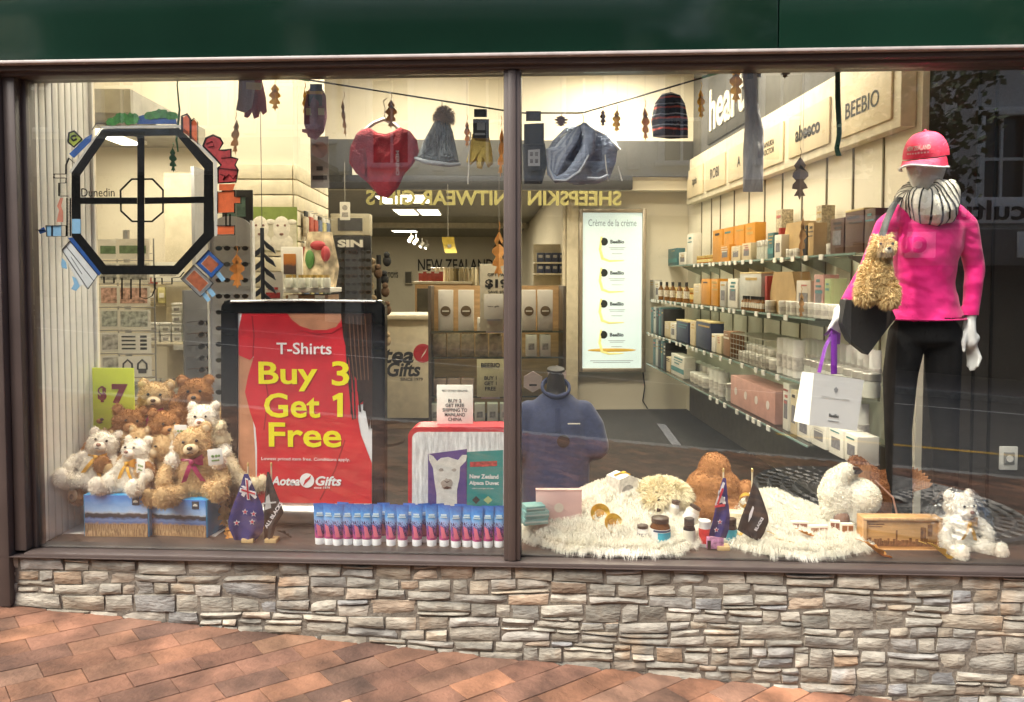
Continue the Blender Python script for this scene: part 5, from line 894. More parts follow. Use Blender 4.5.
part(wp, 'red_creature', pxp(D_, GY), prd, True); part(wp, 'creature_outline', pxl(D_ + D_[:1], GY - .001, .0014).join(pxl([(217, 168), (238, 170)], GY - .001, .0014)).join(pxl([(206, 144), (212, 141), (214, 146), (208, 147)], GY - .001, .0012)).join(pxl([(221, 158), (231, 157)], GY - .001, .0012)).join(pxl([(220, 174), (225, 176), (223, 180), (229, 174), (233, 179), (236, 175)], GY - .001, .0012)), pk, True)
part(wp, 'orange_blocks', pxp([(217.5, 192), (234, 191), (234, 197), (240, 197), (240, 203), (234, 203), (234, 212), (217.5, 213)], GY).join(pxp([(217.5, 226), (234, 226), (234, 234), (217.5, 234.5)], GY)).join(pxp([(219, 184), (235, 184), (233, 190.5), (219, 190.5)], GY)), por, True)
part(wp, 'block_outline', pxl([(217.5, 191.5), (234.5, 190.5), (234.5, 196.5), (241, 196.5), (241, 203.5), (234.5, 203.5), (234.5, 213), (217.5, 213.5), (217.5, 191.5)], GY - .001, .0017).join(pxl([(217, 225.5), (234.5, 225.5), (234.5, 235), (217, 235)], GY - .001, .0017)).join(pxl([(226, 214), (226, 226), (230, 226), (230, 214)], GY - .001, .0014)), pk, True)
def rsq(cx, cy, a, w_, h_): ca_, sa_ = math.cos(a), math.sin(a); return [(cx + x * ca_ - y * sa_, cy + x * sa_ + y * ca_) for x, y in ((-w_, -h_), (w_, -h_), (w_, h_), (-w_, h_))]
part(wp, 'blue_building', ringp(rsq(210, 264, .75, 10.5, 9), rsq(210, 264, .75, 7, 6), GY), pb_, True); part(wp, 'blue_building_roof', pxp(rsq(210, 264, .75, 6.5, 5.6), GY), M('paint_rust', (.38, .1, .04), .6, var=.3, scale=50), True)
part(wp, 'grey_building', ringp(rsq(197, 281, .75, 13, 9), rsq(197, 281, .75, 10, 6.5), GY), M('paint_grey', (.2, .2, .21), .6, var=.2), True); part(wp, 'grey_building_roof', pxp(rsq(197, 281, .75, 9.6, 6), GY), M('paint_rust', (.38, .1, .04), .6), True); part(wp, 'pale_towers', pxp(rsq(220, 276, .9, 6, 2.2), GY).join(pxp(rsq(211, 292, .9, 5, 2.2), GY)).join(pxp(rsq(206, 297, .9, 5, 2), GY)), plb, True)
part(wp, 'building_outline', B().join(pxl(rsq(210, 264, .75, 10.8, 9.3) + rsq(210, 264, .75, 10.8, 9.3)[:1], GY - .001, .0014)).join(pxl(rsq(197, 281, .75, 13.4, 9.4) + rsq(197, 281, .75, 13.4, 9.4)[:1], GY - .001, .0016)), pk, True)
part(wp, 'blue_edge', pxp([(68, 238), (74, 237), (103, 270), (99, 276)], GY + .0015), pb_, True); part(wp, 'white_hall', pxp([(62, 250), (70, 241), (98, 275), (87, 289), (82, 284), (80, 287)], GY), pwh, True); part(wp, 'hall_outline', pxl([(62, 250), (70, 241), (98, 275), (88, 289), (62, 250)], GY - .001, .0016).join(pxl([(66, 246), (94, 281)], GY - .001, .0014)).join(pxl([(71, 257), (82, 274)], GY - .001, .001)), pk, True)
part(wp, 'pale_feet', pxp([(62, 258), (66, 262), (67, 269), (62, 268), (61, 264)], GY).join(pxp([(72, 276), (77, 279), (80, 286), (76, 291), (71, 289), (74, 284)], GY)), plb, True)
part(wp, 'sky_window', pxp([(72, 219), (80.5, 219), (80.5, 233.5), (72, 233.5)], GY - .0016), plb, True); part(wp, 'ladder', B().join(pxl([(67, 198), (67, 236)], GY, .0012)).join(pxl([(70.4, 198), (70.4, 236)], GY, .0012)).join((lambda b: [b.join(pxl([(67, 200 + 3 * k), (70.4, 200 + 3 * k)], GY, .0009)) for k in range(12)] and b)(B())), pk, True)
part(wp, 'pink_spire', pxp([(56.5, 222), (59, 210), (57, 206), (60, 198), (63, 198), (61, 206), (63, 212), (63, 222)], GY), M('paint_pink', (.6, .22, .15), .6, var=.2), True); part(wp, 'blue_castle', pxp([(46, 226), (61, 225), (61, 236), (47, 236)], GY), plb, True); part(wp, 'castle_tower', pxp([(38, 230), (44, 227), (46, 232), (40, 234)], GY), pb_, True)
part(wp, 'castle_outline', B().join(pxl([(46, 225.5), (66, 225.5), (66, 236.5), (47, 236.5), (46, 225.5)], GY - .001, .0016)).join(pxl([(52, 226), (52, 236)], GY - .001, .0014)).join(pxl([(36, 230), (45, 230)], GY - .001, .0024)).join(pxl([(68, 196), (59, 196), (59, 183), (66, 183), (66, 178), (54, 178), (54, 174), (66, 174), (66, 165), (69, 158), (74, 163)], GY, .0024)), pk, True)
part(wp, 'blue_ship', pxp([(69, 154), (85, 138), (92, 134), (91, 141), (74, 158)], GY), pb_, True); part(wp, 'yellow_hat', pxp([(68, 141), (69, 133), (74, 131), (81, 138), (83, 141), (74, 146)], GY), pyg, True); part(wp, 'hat_outline', pxl([(68, 142), (69, 133), (74, 131), (82, 139), (74, 147), (68, 142)], GY - .001, .0016).join(pxl(blob(74, 138, 2.6, 2.6, 3, 10), GY - .001, .0016)), pk, True)
part(wp, 'skyline_outline', pxl([(100, 277), (104, 277), (104, 283), (114, 283), (114, 278), (122, 278), (122, 299), (131, 299), (131, 279), (140, 279), (140, 297), (146, 299), (152, 296), (155, 289), (155, 278), (162, 278), (162, 284), (172, 284), (172, 278), (180, 277), (184, 272)], GY, .0025).join(pxl([(143, 279), (149, 279)], GY, .0012)).join(pxl([(143, 282), (149, 282)], GY, .0012)).join(pxl([(143, 285), (149, 285)], GY, .0012)).join(pxl([(92, 130), (96, 124), (101, 128)], GY, .0012)), pk, True)
# ------------------------------------------------------------------ soft toys
bows = {'orange': M('ribbon_orange', (.78, .40, .04), .45, var=.1), 'pink': M('ribbon_pink', (.42, .02, .12), .4, var=.1)}
plush = {'white': M('plush_white', (.92, .84, .72), .95, var=.04, isl=.06), 'tan': M('plush_tan', (.62, .42, .21), .95, var=.1, isl=.12), 'brown': M('plush_brown', (.36, .16, .05), .95, var=.15, isl=.15), 'cream': M('plush_cream', (.78, .66, .45), .95, var=.08, isl=.08)}
nosem = M('nose_dark', (.035, .02, .015), .35); eyem = M('eye_black', (.01, .01, .01), .08); muz = {'white': M('muzzle_white', (.84, .72, .6), .95), 'tan': M('muzzle_tan', (.72, .55, .34), .95), 'brown': M('muzzle_brown', (.42, .2, .08), .95), 'cream': M('muzzle_cream', (.8, .7, .52), .95)}
def bear_body(seed):
    b = B(); r_ = random.Random(seed); a = r_.uniform(-.02, .02)
    b.ell((0, 0, .105), (.082, .072, .1), 18).ell((0, .0, .05), (.085, .075, .05), 16).ell((0, -.005, .235), (.073, .064, .064), 18).ell((0, -.005, .17), (.05, .045, .04), 12)
    for s in (-1, 1):
        b.ell((s * .058, .005, .29), (.027, .015, .027), 12); b.caps([(s * .065, -.01, .165), (s * .105, -.035, .12 + a * s), (s * .115, -.065, .085 + a * s)], [.03, .029, .031], 12); b.caps([(s * .05, -.03, .042), (s * .085, -.09, .038), (s * .105, -.135, .042)], [.042, .038, .034], 12); b.ell((s * .108, -.155, .052), (.036, .026, .045), 12)
    b = remesh(b, .009, 3)
    for i, p in enumerate(b.v): b.v[i] = p + V(mnoise.noise_vector(p * 28 + V((seed, 0, 0)))) * .0045
    return fur(b, 10000, .012, .0011, (0, 0, -.2), .38, seed)
BM = [mesh('bear_body', bear_body(k), plush['tan'], 60) for k in (1, 2)]
def bow_mesh():
    b = B()
    for s in (-1, 1):
        b.grid(lambda a, c: V((s * (.006 + .042 * math.sin(math.pi * c) ** .6 * 1.0 * (c if c < .5 else c) if False else s * .0 + s * (.045 * math.sin(math.pi * c))), -.008 - .012 * math.sin(2 * math.pi * c), (a - .5) * (.012 + .034 * math.sin(math.pi * c)) + .006 * math.sin(math.pi * c))), 4, 14)
        b.grid(lambda a, c: V((s * (.004 + .034 * c) + (a - .5) * .022, -.012 - .006 * math.sin(4 * c), -.008 - .075 * c - .006 * a * s)), 3, 6)
    b.ell((0, -.014, 0), (.012, .01, .013), 10); return b
BOW = bow_mesh(); NB = B().tube([(.056 * math.cos(k * math.pi / 12), .052 * math.sin(k * math.pi / 12), 0) for k in range(25)], .007, 6, cap=False)
def onpart(o, name, me, mat):
    c = bpy.data.objects.new(name, me); SC.collection.objects.link(c); c.parent = o; c.material_slots[0].link = 'OBJECT'; c.material_slots[0].material = mat; return c
def face(o, col, white=False):
    part(o, 'muzzle', B().ell((0, -.062, .218), (.032, .03, .026), 14), muz[col]); part(o, 'nose', B().ell((0, -.090, .228), (.012, .009, .009), 10), nosem if not white else M('nose_rose', (.3, .14, .1), .5))
    for s in (-1, 1): part(o, 'eye', B().ell((s * .026, -.067, .252), .0065, 8), eyem)
    part(o, 'mouth', B().tube([(-.012, -.090, .206), (0, -.093, .211), (.012, -.090, .206)], .0016, 5), nosem)
def ear_pads(o, col):
    for s in (-1, 1): part(o, 'inner_ear', B().ell((s * .058, -.009, .29), (.017, .006, .017), 10), muz[col])
def paw_pads(o):
    for s in (-1, 1): part(o, 'paw_pad', B().ell((s * .108, -.180, .055), (.024, .008, .03), 12), M('pad_tan', (.62, .45, .28), .9)); part(o, 'paw_spot', B().ell((s * .108, -.188, .05), (.011, .004, .013), 10), nosem)
def card_tag(o, x, y, z, rz=0):
    c = part(o, 'paper_tag', B().box((x, y, z), (.058, .003, .066), rz=rz, bev=.001), M('tag_white', (.86, .84, .8), .5))
    part(c, 'tag_print', B().ell((x - .01, y - .0025, z + .004), (.006, .001, .006), 8).ell((x + .004, y - .0025, z + .004), (.006, .001, .006), 8).ell((x + .015, y - .0025, z + .004), (.005, .001, .005), 8).box((x, y - .0025, z - .014), (.03, .001, .006)), M('tag_green', (.2, .35, .12), .6, var=.7, scale=90))
def bear(px, py, Y, s, rz, col, label, bow=None, tag_at=None, tilt=0, roll=0, pads=False, face_=True, zoff=0, grp='soft toy bears piled on the picture boxes', cat='teddy bear', name='teddy_bear', v=0):
    q = P(px, py, Y); o = thing(name, label, cat, (q.x, q.y, q.z + zoff), 0, grp); o.rotation_euler = (tilt, roll, rz); o.scale = (s, s, s)
    onpart(o, 'body', BM[v], plush[col])
    if face_: face(o, col, col == 'white'); ear_pads(o, col)
    if bow: part(o, 'ribbon_bow', (lambda b: b.tr(MX.Translation((0, -.062, .166))).join(B().add([p + V((0, 0, .172)) for p in NB.v], NB.f)))(B().add(BOW.v, BOW.f)), bows[bow])
    if pads: paw_pads(o)
    if tag_at: card_tag(o, *tag_at)
    return o
R_ = rad
bear(198, 497, .25, 1.02, R_(16), 'tan', 'tan teddy with a pink bow and paper tag on the right hand picture box', 'pink', (.10, -.11, .185), roll=R_(-4))
bear(132, 495, .21, .80, R_(-8), 'white', 'white bear with an orange ribbon sitting in the middle front on the picture boxes', 'orange', tilt=R_(-12), v=1)
bear(90, 492, .24, .88, R_(14), 'white', 'big white bear with an orange ribbon leaning at the left front of the pile', 'orange', None, tilt=R_(-16), roll=R_(12))
bear(163, 496, .33, .96, R_(-28), 'tan', 'tan bear without a bow tucked between the white bear and the pink bow bear', None, (.06, -.16, .185), roll=R_(5), v=1)
bear(205, 464, .34, .88, R_(8), 'white', 'small white bear with an orange ribbon and tag right of the pile middle', 'orange', (-.075, -.13, .19))
bear(197, 442, .52, 1.0, R_(18), 'brown', 'brown bear without a bow at the top right of the pile', None, None, tilt=R_(3), v=1)
bear(152, 446, .53, 1.0, R_(20), 'tan', 'tan bear with a pink bow at the very top of the pile', 'pink', None, roll=R_(5))
bear(120, 468, .40, .92, R_(38), 'brown', 'brown bear looking down to the right at the left of the pile', None, None, tilt=R_(4), roll=R_(10), v=1)
bear(161, 472, .36, .92, R_(42), 'brown', 'brown bear in the middle of the pile looking to the right', None, None, tilt=R_(4), roll=R_(4))
bear(180, 452, .56, .9, R_(150), 'brown', 'brown bear turned away behind the middle of the pile', None, None, v=1)
bear(78, 500, .34, .92, R_(-6), 'brown', 'brown bear showing its dark spotted paw pads under the big white bear', None, None, tilt=R_(-6), pads=True)
bear(222, 492, .36, 1.05, R_(120), 'cream', 'cream fluffy bear turned away behind the pink bow bear', None, None, v=1)
bear(183, 470, .44, .8, R_(-30), 'brown', 'small brown bear peering left behind the tagged small white bear', None, None, v=1)
bear(108, 478, .36, .7, R_(-40), 'tan', 'small tan bear squeezed between the two front white bears', None, None, v=0)
bear(103, 456, .47, .8, R_(30), 'brown', 'brown bear at the left shoulder of the pile below the price sign', None, None, v=1)
bear(228, 462, .45, .85, R_(-15), 'tan', 'tan bear without a bow peeping out right of the pile by the poster frame', None, None, v=0)
bear(141, 474, .31, .68, R_(-12), 'tan', 'small tan bear between the front white bear and the brown bears', None, None, v=1)
bear(60, 494, .36, .7, R_(-20), 'brown', 'small brown bear half hidden at the left edge of the pile', None, None, v=0)
zt_ = P(115, 496, .2).z
ri = thing('display_riser', 'white stepped display riser behind the picture boxes under the soft toys', 'display riser', (X(150, .5), .45, ZBED))
x0_, x1_ = X(86, .35), X(214, .35); part(ri, 'step', B().box(((x0_ + x1_) / 2, .46, (ZBED + zt_) / 2), (x1_ - x0_, .24, zt_ - ZBED - .002), bev=.004), M('panel_white'), True); z2 = P(150, 462, .5).z; part(ri, 'step', B().box(((x0_ + x1_) / 2 + .03, .56, (z2 + zt_) / 2), (x1_ - x0_ - .12, .14, z2 - zt_), bev=.004), M('panel_white'), True)
# picture boxes under the toys
land = Mramp('landscape_print', ((0, (.50, .30, .14)), (.1, (.62, .40, .20)), (.30, (.45, .27, .14)), (.35, (.12, .18, .38)), (.42, (.16, .27, .55)), (.47, (.03, .035, .05)), (.55, (.05, .05, .05)), (.585, (.5, .55, .65)), (.62, (.42, .62, .92)), (.85, (.16, .38, .82)), (1, (.07, .24, .70))), 2, .35, .16, (9, 1, 9), speck=(.5, (.30, .17, .08), 0.001, .31, (70, 1, 5)))
def picbox(px0, px1, pyt, pyb, Y, rz, label):
    a, c = P(px0, pyb, Y), P(px1, pyt, Y); w_, h_ = c.x - a.x, P((px0 + px1) / 2, pyt, Y).z - ZBED; o = thing('picture_box', label, 'box', ((a.x + c.x) / 2, Y, ZBED), rz)
    part(o, 'body', B().box((0, .075, h_ / 2), (w_ + .012, .15, h_), bev=.003), M('box_cyan', (.03, .28, .55), .45, var=.08)); part(o, 'landscape_front', B().box((0, -.0015, h_ / 2), (w_, .002, h_ * .985)), land); k = part(o, 'dark_emblem', B().box((w_ * .32, -.004, h_ * .86), (.03, .002, .032)), M('emblem_dark', (.05, .06, .08), .5)); part(k, 'emblem_mark', B().box((w_ * .32, -.0055, h_ * .85), (.02, .001, .005)).prism([(w_ * .32 - .01, -.0055, h_ * .87), (w_ * .32 + .01, -.0055, h_ * .87), (w_ * .32, -.0055, h_ * .9)], (0, -.001, 0)), M('letter_white'))
picbox(86, 147, 495, 544, .13, R_(1), 'blue box with a reedy lakeside photograph on its front, nearest the window end'); picbox(150, 207, 499, 542, .15, R_(-5), 'second blue lakeside picture box under the pink bow teddy')
# price sign
def pcard(px0, py0, px1, py1, Y, name, label, mat, lines, cat='sign', ink_=dink, hold=True, rz=0):
    a, c = P(px0, py1, Y), P(px1, py0, Y); w_, h_ = c.x - a.x, c.z - a.z; o = thing(name, label, cat, ((a.x + c.x) / 2, Y, a.z), rz); part(o, 'card', B().box((0, 0, h_ / 2), (w_, .005, h_), bev=.001), mat); T = B()
    for (s, fx, fy, fw, fh, bd) in lines: T.join(txt(s, w=w_ * fw, h=h_ * fh, bold=bd).tr(MX.Translation((w_ * (fx - .5), -.0032, h_ * fy))))
    part(o, 'lettering', T, ink_)
    if hold: part(o, 'stem', B().tube([(0, .01, ZBED - a.z + .0), (0, .01, h_ * .3)], .005, 6).lathe([(.04, 0), (.04, .008), (0, .008)], (0, .01, ZBED - a.z), 14), steel)
    return o
pcard(91, 368, 134, 430, .41, 'price_sign', 'bright yellow green price sign reading 7 dollars behind the bears', M('sign_lime', (.70, .80, .06), .5, var=.05), (('$', .28, .58, .2, .26, .06), ('7', .68, .58, .36, .33, .06)), ink_=M('print_maroon', (.22, .02, .03), .5))
# ------------------------------------------------------------------ red offer poster in its black frame
PY = .33
def bulge(px0, py0, px1, py1, r_, n=6): return [(x, y) for (cx, cy, a0) in ((px1 - r_, py0 + r_, -90), (px1 - r_, py1 - r_, 0), (px0 + r_, py1 - r_, 90), (px0 + r_, py0 + r_, 180)) for k in range(n + 1) for (x, y) in [(cx + r_ * math.cos(rad(a0 + 90 * k / n)), cy + r_ * math.sin(rad(a0 + 90 * k / n)))]]
pf = thing('poster_stand', 'black framed red poster stand offering buy 3 T-Shirts get 1 free', 'poster stand', (X(305, PY), PY, ZBED))
part(pf, 'frame_back', B().prism([P(x, y, PY) for x, y in bulge(221, 300, 385, 518, 9)], (0, .05, 0)), M('frame_gloss', (.012, .013, .014), .16, var=.2, spec=.6), True)
b = B(); o8 = [(228, 304), (379, 304), (379, 513), (228, 513)]; i8 = [(237, 312.5), (372.5, 312.5), (372.5, 505), (237, 505)]
b.join(ringp([(224, 301), (382, 301), (383, 516), (223, 516)], i8, PY - .012, .0118)); part(pf, 'frame_rim', b, M('frame_gloss'), True)
part(pf, 'frame_top_edge', B().tube([P(231, 301.5, PY - .016), P(300, 300.5, PY - .02), P(376, 301.5, PY - .016)], .008, 8), M('frame_sheen', (.2, .2, .2), .22, metal=.8), True)
a = P(300, 530, PY); part(pf, 'base', B().tube([V((X(262, PY), PY + .0, ZBED + .052)), V((X(345, PY), PY + .0, ZBED + .052))], .05, 20), M('base_silver', (.3, .28, .26), .28, metal=.85), True)
yy = PY - .0125
part(pf, 'poster_sheet', pxp([(238, 313), (372, 313), (372, 504.5), (238, 504.5)], PY - .004), M('poster_pale', (.78, .80, .82), .35, var=.03), True)
skin = M('print_skin', (.58, .27, .15), .4, var=.22, scale=9); redp = M('print_shirt', (.62, .022, .035), .35, var=.16, scale=7)
part(pf, 'printed_neck', pxp([(286, 313.3), (350, 313.3), (346, 334), (290, 334)], PY - .005), skin, True)
part(pf, 'printed_arm', pxp([(238.3, 352), (254, 358), (251, 392), (253, 420), (255, 450), (256, 490), (254, 502), (238.3, 502)], PY - .005), skin, True)
part(pf, 'printed_shirt', pxp([(242, 313.3), (287, 313.3), (292, 320), (300, 326), (312, 330), (326, 330), (336, 327), (341, 320), (343, 313.3), (371.7, 313.3), (371.7, 402), (358, 405), (358, 420), (361, 435), (371.7, 463), (371.7, 503.5), (256, 503.5), (257, 470), (257, 449), (255.5, 428), (250, 412), (245, 392), (248, 376), (254, 356), (250, 360), (238.4, 355), (238.4, 330)], PY - .0065), redp, True)
part(pf, 'printed_sleeve_seam', pxl([(252, 316), (254, 335), (253, 356)], PY - .0068, .0012).join(pxl([(300, 330), (316, 334), (332, 333), (343, 326)], PY - .0068, .0012)).join(pxl([(262, 360), (268, 395), (264, 430)], PY - .0068, .0012)).join(pxl([(345, 440), (335, 470), (320, 500)], PY - .0068, .0012)), M('print_seam', (.33, .01, .02), .4), True)
r = random.Random(2); hb = pxp([(341, 313.3), (371.7, 313.3), (371.7, 410), (369, 430), (366, 415), (364, 400), (360, 404), (357, 380), (352, 372), (347, 352), (343, 336)], PY - .0078)
for k in range(16): x = 345 + k * 1.7; hb.join(pxl([(x, 330 + k), (x + 2 + r.uniform(-1, 1), 372), (min(371.5, x + 4 + r.uniform(-3, 3)), 396 + r.uniform(-6, 34))], PY - .0085, .0014))
part(pf, 'printed_hair', hb, M('print_hair', (.028, .014, .010), .4, var=.4, scale=30), True)
part(pf, 'printed_hair_strand', (lambda b: [b.join(pxl([(349 + 4 * k, 316), (351 + 4 * k, 350), (354 + 3.6 * k, 380)], PY - .0095, .0008)) for k in range(5)] and b)(B()), M('print_hair_light', (.16, .08, .045), .4), True)
part(pf, 'white_border', pxp([(238, 503.8), (372, 503.8), (372, 506), (238, 506)], PY - .0135), M('paint_white'), True)
def ptext(s, cx, cy, w_, h_, bold, mat, nm='lettering', sh=0.): q = P(cx, cy, PY - .0098); part(pf, nm, at(txt(s, w=w_ * S(cx, PY), h=h_ * S(cx, PY), bold=bold, shear=sh), q.x, q.y, q.z), mat, True)
yel_ = M('print_yellow', (.88, .78, .01), .4, var=.02); whp = M('print_white', (.86, .84, .84), .4, var=.02)
ptext('T-Shirts', 304, 348.5, 55, 11.5, .012, whp); ptext('Buy', 288, 376.5, 59, 29, .018, yel_); ptext('3', 340.5, 373.5, 17.5, 24.5, .018, yel_); ptext('Get', 292, 405.5, 56, 24.5, .018, yel_); part(pf, 'lettering', pxp([(332.3, 396.5), (339, 393), (342.8, 393), (342.8, 417), (337.2, 417), (337.2, 399.2), (333.3, 401)], PY - .0102, .0008), yel_, True); ptext('Free', 305, 435, 73, 24.5, .018, yel_)
ptext('Lowest priced item free. Conditions apply.', 305.5, 459.5, 89, 4, .0, whp); ptext('Aotea', 285.5, 481, 29, 9, .03, whp, sh=.22); ptext('Gifts', 328.5, 481, 26, 9.5, .03, whp, sh=.22); ptext('since 1979', 322, 487.6, 16, 2.2, .01, whp)
q = P(307, 480.5, PY - .0098); part(pf, 'round_emblem', B().lathe([(0, 0), (7.2 * S(307, PY), 0), (7.2 * S(307, PY), .001), (0, .001)], q, 26, MX.Rotation(rad(90), 3, 'X')), whp, True); part(pf, 'emblem_map', pxp([(303, 486), (305, 480), (309, 477), (311, 475), (310, 479), (306, 483)], PY - .0115, .0006), redp, True)
# ------------------------------------------------------------------ row of hand cream tubes
tubem = Mramp('tube_print', ((0, (.42, .05, .2)), (.12, (.5, .08, .24)), (.24, (.25, .06, .26)), (.36, (.13, .10, .42)), (.46, (.30, .42, .72)), (.6, (.16, .42, .80)), (.8, (.06, .26, .66)), (1, (.03, .13, .48))), 2, .28, .30, (5, 5, 9), speck=(.53, (.03, .015, .09), .1, .52, (13, 13, 18)))
cx = (317.2, 327, 336, 345.7, 355.9, 365.3, 374.5, 389.5, 401.4, 415.5, 430.5, 443.2, 455.3, 466.3, 477, 487.7, 498.9)
proto_t = None; ords = ('first', 'second', 'third', 'fourth', 'fifth', 'sixth', 'seventh', 'eighth', 'ninth', 'tenth', 'eleventh', 'twelfth', 'thirteenth', 'fourteenth', 'fifteenth', 'sixteenth', 'seventeenth'); r = random.Random(6)
for i, x in enumerate(cx):
    lab = 'blue and pink hand cream tube, %s from the left in the row before the poster' % ords[i]
    if proto_t is None:
        o = thing('cream_tube', lab, 'tube', (0, 0, 0), 0, 'row of blue and pink hand cream tubes'); hgt = 34 * S(x, .1); w_ = 6.3 * S(x, .1)
        part(o, 'body', B().grid(lambda a, c: V((w_ * (.80 + .20 * c) * math.cos(2 * math.pi * a), w_ * .75 * math.sin(2 * math.pi * a) * (1 - .96 * c), .026 + hgt * c)), 20, 8), tubem); part(o, 'cap', B().lathe([(w_ * .76, 0), (w_ * .8, .022), (w_ * .7, .026), (0, .026)], n=18), M('cap_white', (.82, .82, .84), .35))
        part(o, 'pale_motif', B().prism([(-w_ * .2, -w_ * .74, .035), (w_ * .45, -w_ * .68, .035), (w_ * .1, -w_ * .62, .075), (-w_ * .5, -w_ * .56, .085)], (0, -.0012, 0)), M('tube_coral', (.75, .16, .25), .4)); part(o, 'lettering', B().box((0, -w_ * .38, .026 + hgt * .66), (w_ * 1.1, .002, .005)).box((0, -w_ * .33, .026 + hgt * .72), (w_ * .9, .002, .007)), M('tube_cloud', (.6, .78, .9), .4)); proto_t = o
    else: o = copy_tree(proto_t); o['label'] = lab
    o.location = (X(x, .095), .095 + r.uniform(-.006, .008), ZBED); o.rotation_euler = (0, 0, r.uniform(-.25, .25))
for i, x in enumerate((341, 382, 408, 423, 437, 460)):
    o = copy_tree(proto_t); o['label'] = 'blue and pink hand cream tube in the back row, %s from the left' % ords[i]; o['group'] = 'back row of hand cream tubes'; o.scale = (1, 1, .95); o.location = (X(x, .145), .145, ZBED + .001); o.rotation_euler = (0, 0, r.uniform(-.3, .3))
# ------------------------------------------------------------------ alpaca duvet pack and the shipping sign
DY = .27
o = thing('duvet_pack', 'red edged clear duvet bag with a white alpaca picture behind the cream tubes', 'duvet', (X(457, DY), DY, ZBED))
part(o, 'bag', B().prism([P(x, y, DY) for x, y in bulge(408, 427, 510, 530, 10)], (0, .13, 0)), M('bag_red', (.5, .02, .035), .4, var=.1), True)
part(o, 'duvet', pxp(bulge(412, 432, 508, 528, 7), DY - .002), M('duvet_white', (.8, .79, .8), .4, var=.28, scale=26, bump=.8, bscale=12, stretch=(3, 1, .6)), True)
part(o, 'purple_card', pxp([(428, 454), (467, 449), (467, 530), (428, 530)], DY - .0035), M('card_purple', (.085, .055, .25), .45, var=.15), True)
alp = [(436, 530), (436.5, 495), (434, 478), (433, 468), (429, 460), (428.5, 454), (433, 456), (437, 461), (441, 458), (448, 457), (454, 459), (458, 460), (462, 455), (467, 455), (466, 461), (460, 467), (459.5, 478), (457, 490), (457, 530)]
ap = part(o, 'alpaca_print', pxp(alp, DY - .005), M('alpaca_white', (.72, .69, .64), .7, var=.14, scale=40), True); part(ap, 'alpaca_face', pxp(blob(447, 484, 6, 5.5, 4), DY - .0062).join(pxp(blob(441, 470, 2.4, 1.6, 5), DY - .0062)).join(pxp(blob(454, 470, 2.4, 1.6, 6), DY - .0062)), M('alpaca_grey', (.4, .35, .31), .7, var=.2), True); part(ap, 'alpaca_nose', pxp([(443, 480), (447, 483), (451, 480), (447, 482)], DY - .0075).join(pxp([(443, 488), (447, 486), (451, 488), (447, 489)], DY - .0075)), M('nose_dark'), True)
part(o, 'teal_card', pxp([(466.5, 452), (503, 450), (503, 507), (466.5, 508)], DY - .0035), M('card_teal', (.01, .27, .26), .4, var=.06), True)
def dtext(s, cx_, cy_, w_, h_, bold, mat): q = P(cx_, cy_, DY - .0042); part(o, 'lettering', at(txt(s, w=w_ * S(cx_, DY), h=h_ * S(cx_, DY), bold=bold), q.x, q.y, q.z), mat, True)
dtext('New Zealand', 484, 476.5, 29, 4.4, .03, whp); dtext('Alpaca Duvet', 484, 483.5, 30, 5, .03, whp); dtext('warm and light all year', 483, 488.5, 22, 1.4, 0, whp)
part(o, 'red_strip', pxp([(470, 462), (497, 461), (497, 466), (470, 467)], DY - .0045), M('print_red', (.45, .05, .05), .6), True); part(o, 'diamond_badge', pxp([(476, 496), (480, 500), (476, 504), (472, 500)], DY - .0045), dink, True); part(o, 'diamond_badge', pxp([(488, 496), (492.5, 500), (488, 504), (483.5, 500)], DY - .0045), M('badge_lime', (.45, .55, .25), .5), True)
part(o, 'clear_cover', B().grid(lambda a, c: P(410 + 99 * a, 429 + 100 * c, DY - .012 - .006 * math.sin(11 * a + 3 * c) * math.sin(math.pi * a)), 24, 16), Mglass('clear_plastic', (.96, .97, .97), 1.35, .08), True)
pcard(437, 385, 473, 431, .35, 'offer_sign', 'white card offering buy 2 get free shipping to mainland China', paper, (('BEST OF NEW ZEALAND', .5, .88, .7, .035, 0), ('BUY 2', .5, .66, .36, .075, .01), ('GET FREE', .5, .56, .52, .075, .01), ('SHIPPING TO', .5, .46, .68, .075, .01), ('MAINLAND', .5, .36, .56, .075, .01), ('CHINA', .5, .26, .38, .075, .01), ('Aotea Gifts', .5, .08, .4, .05, .03)))
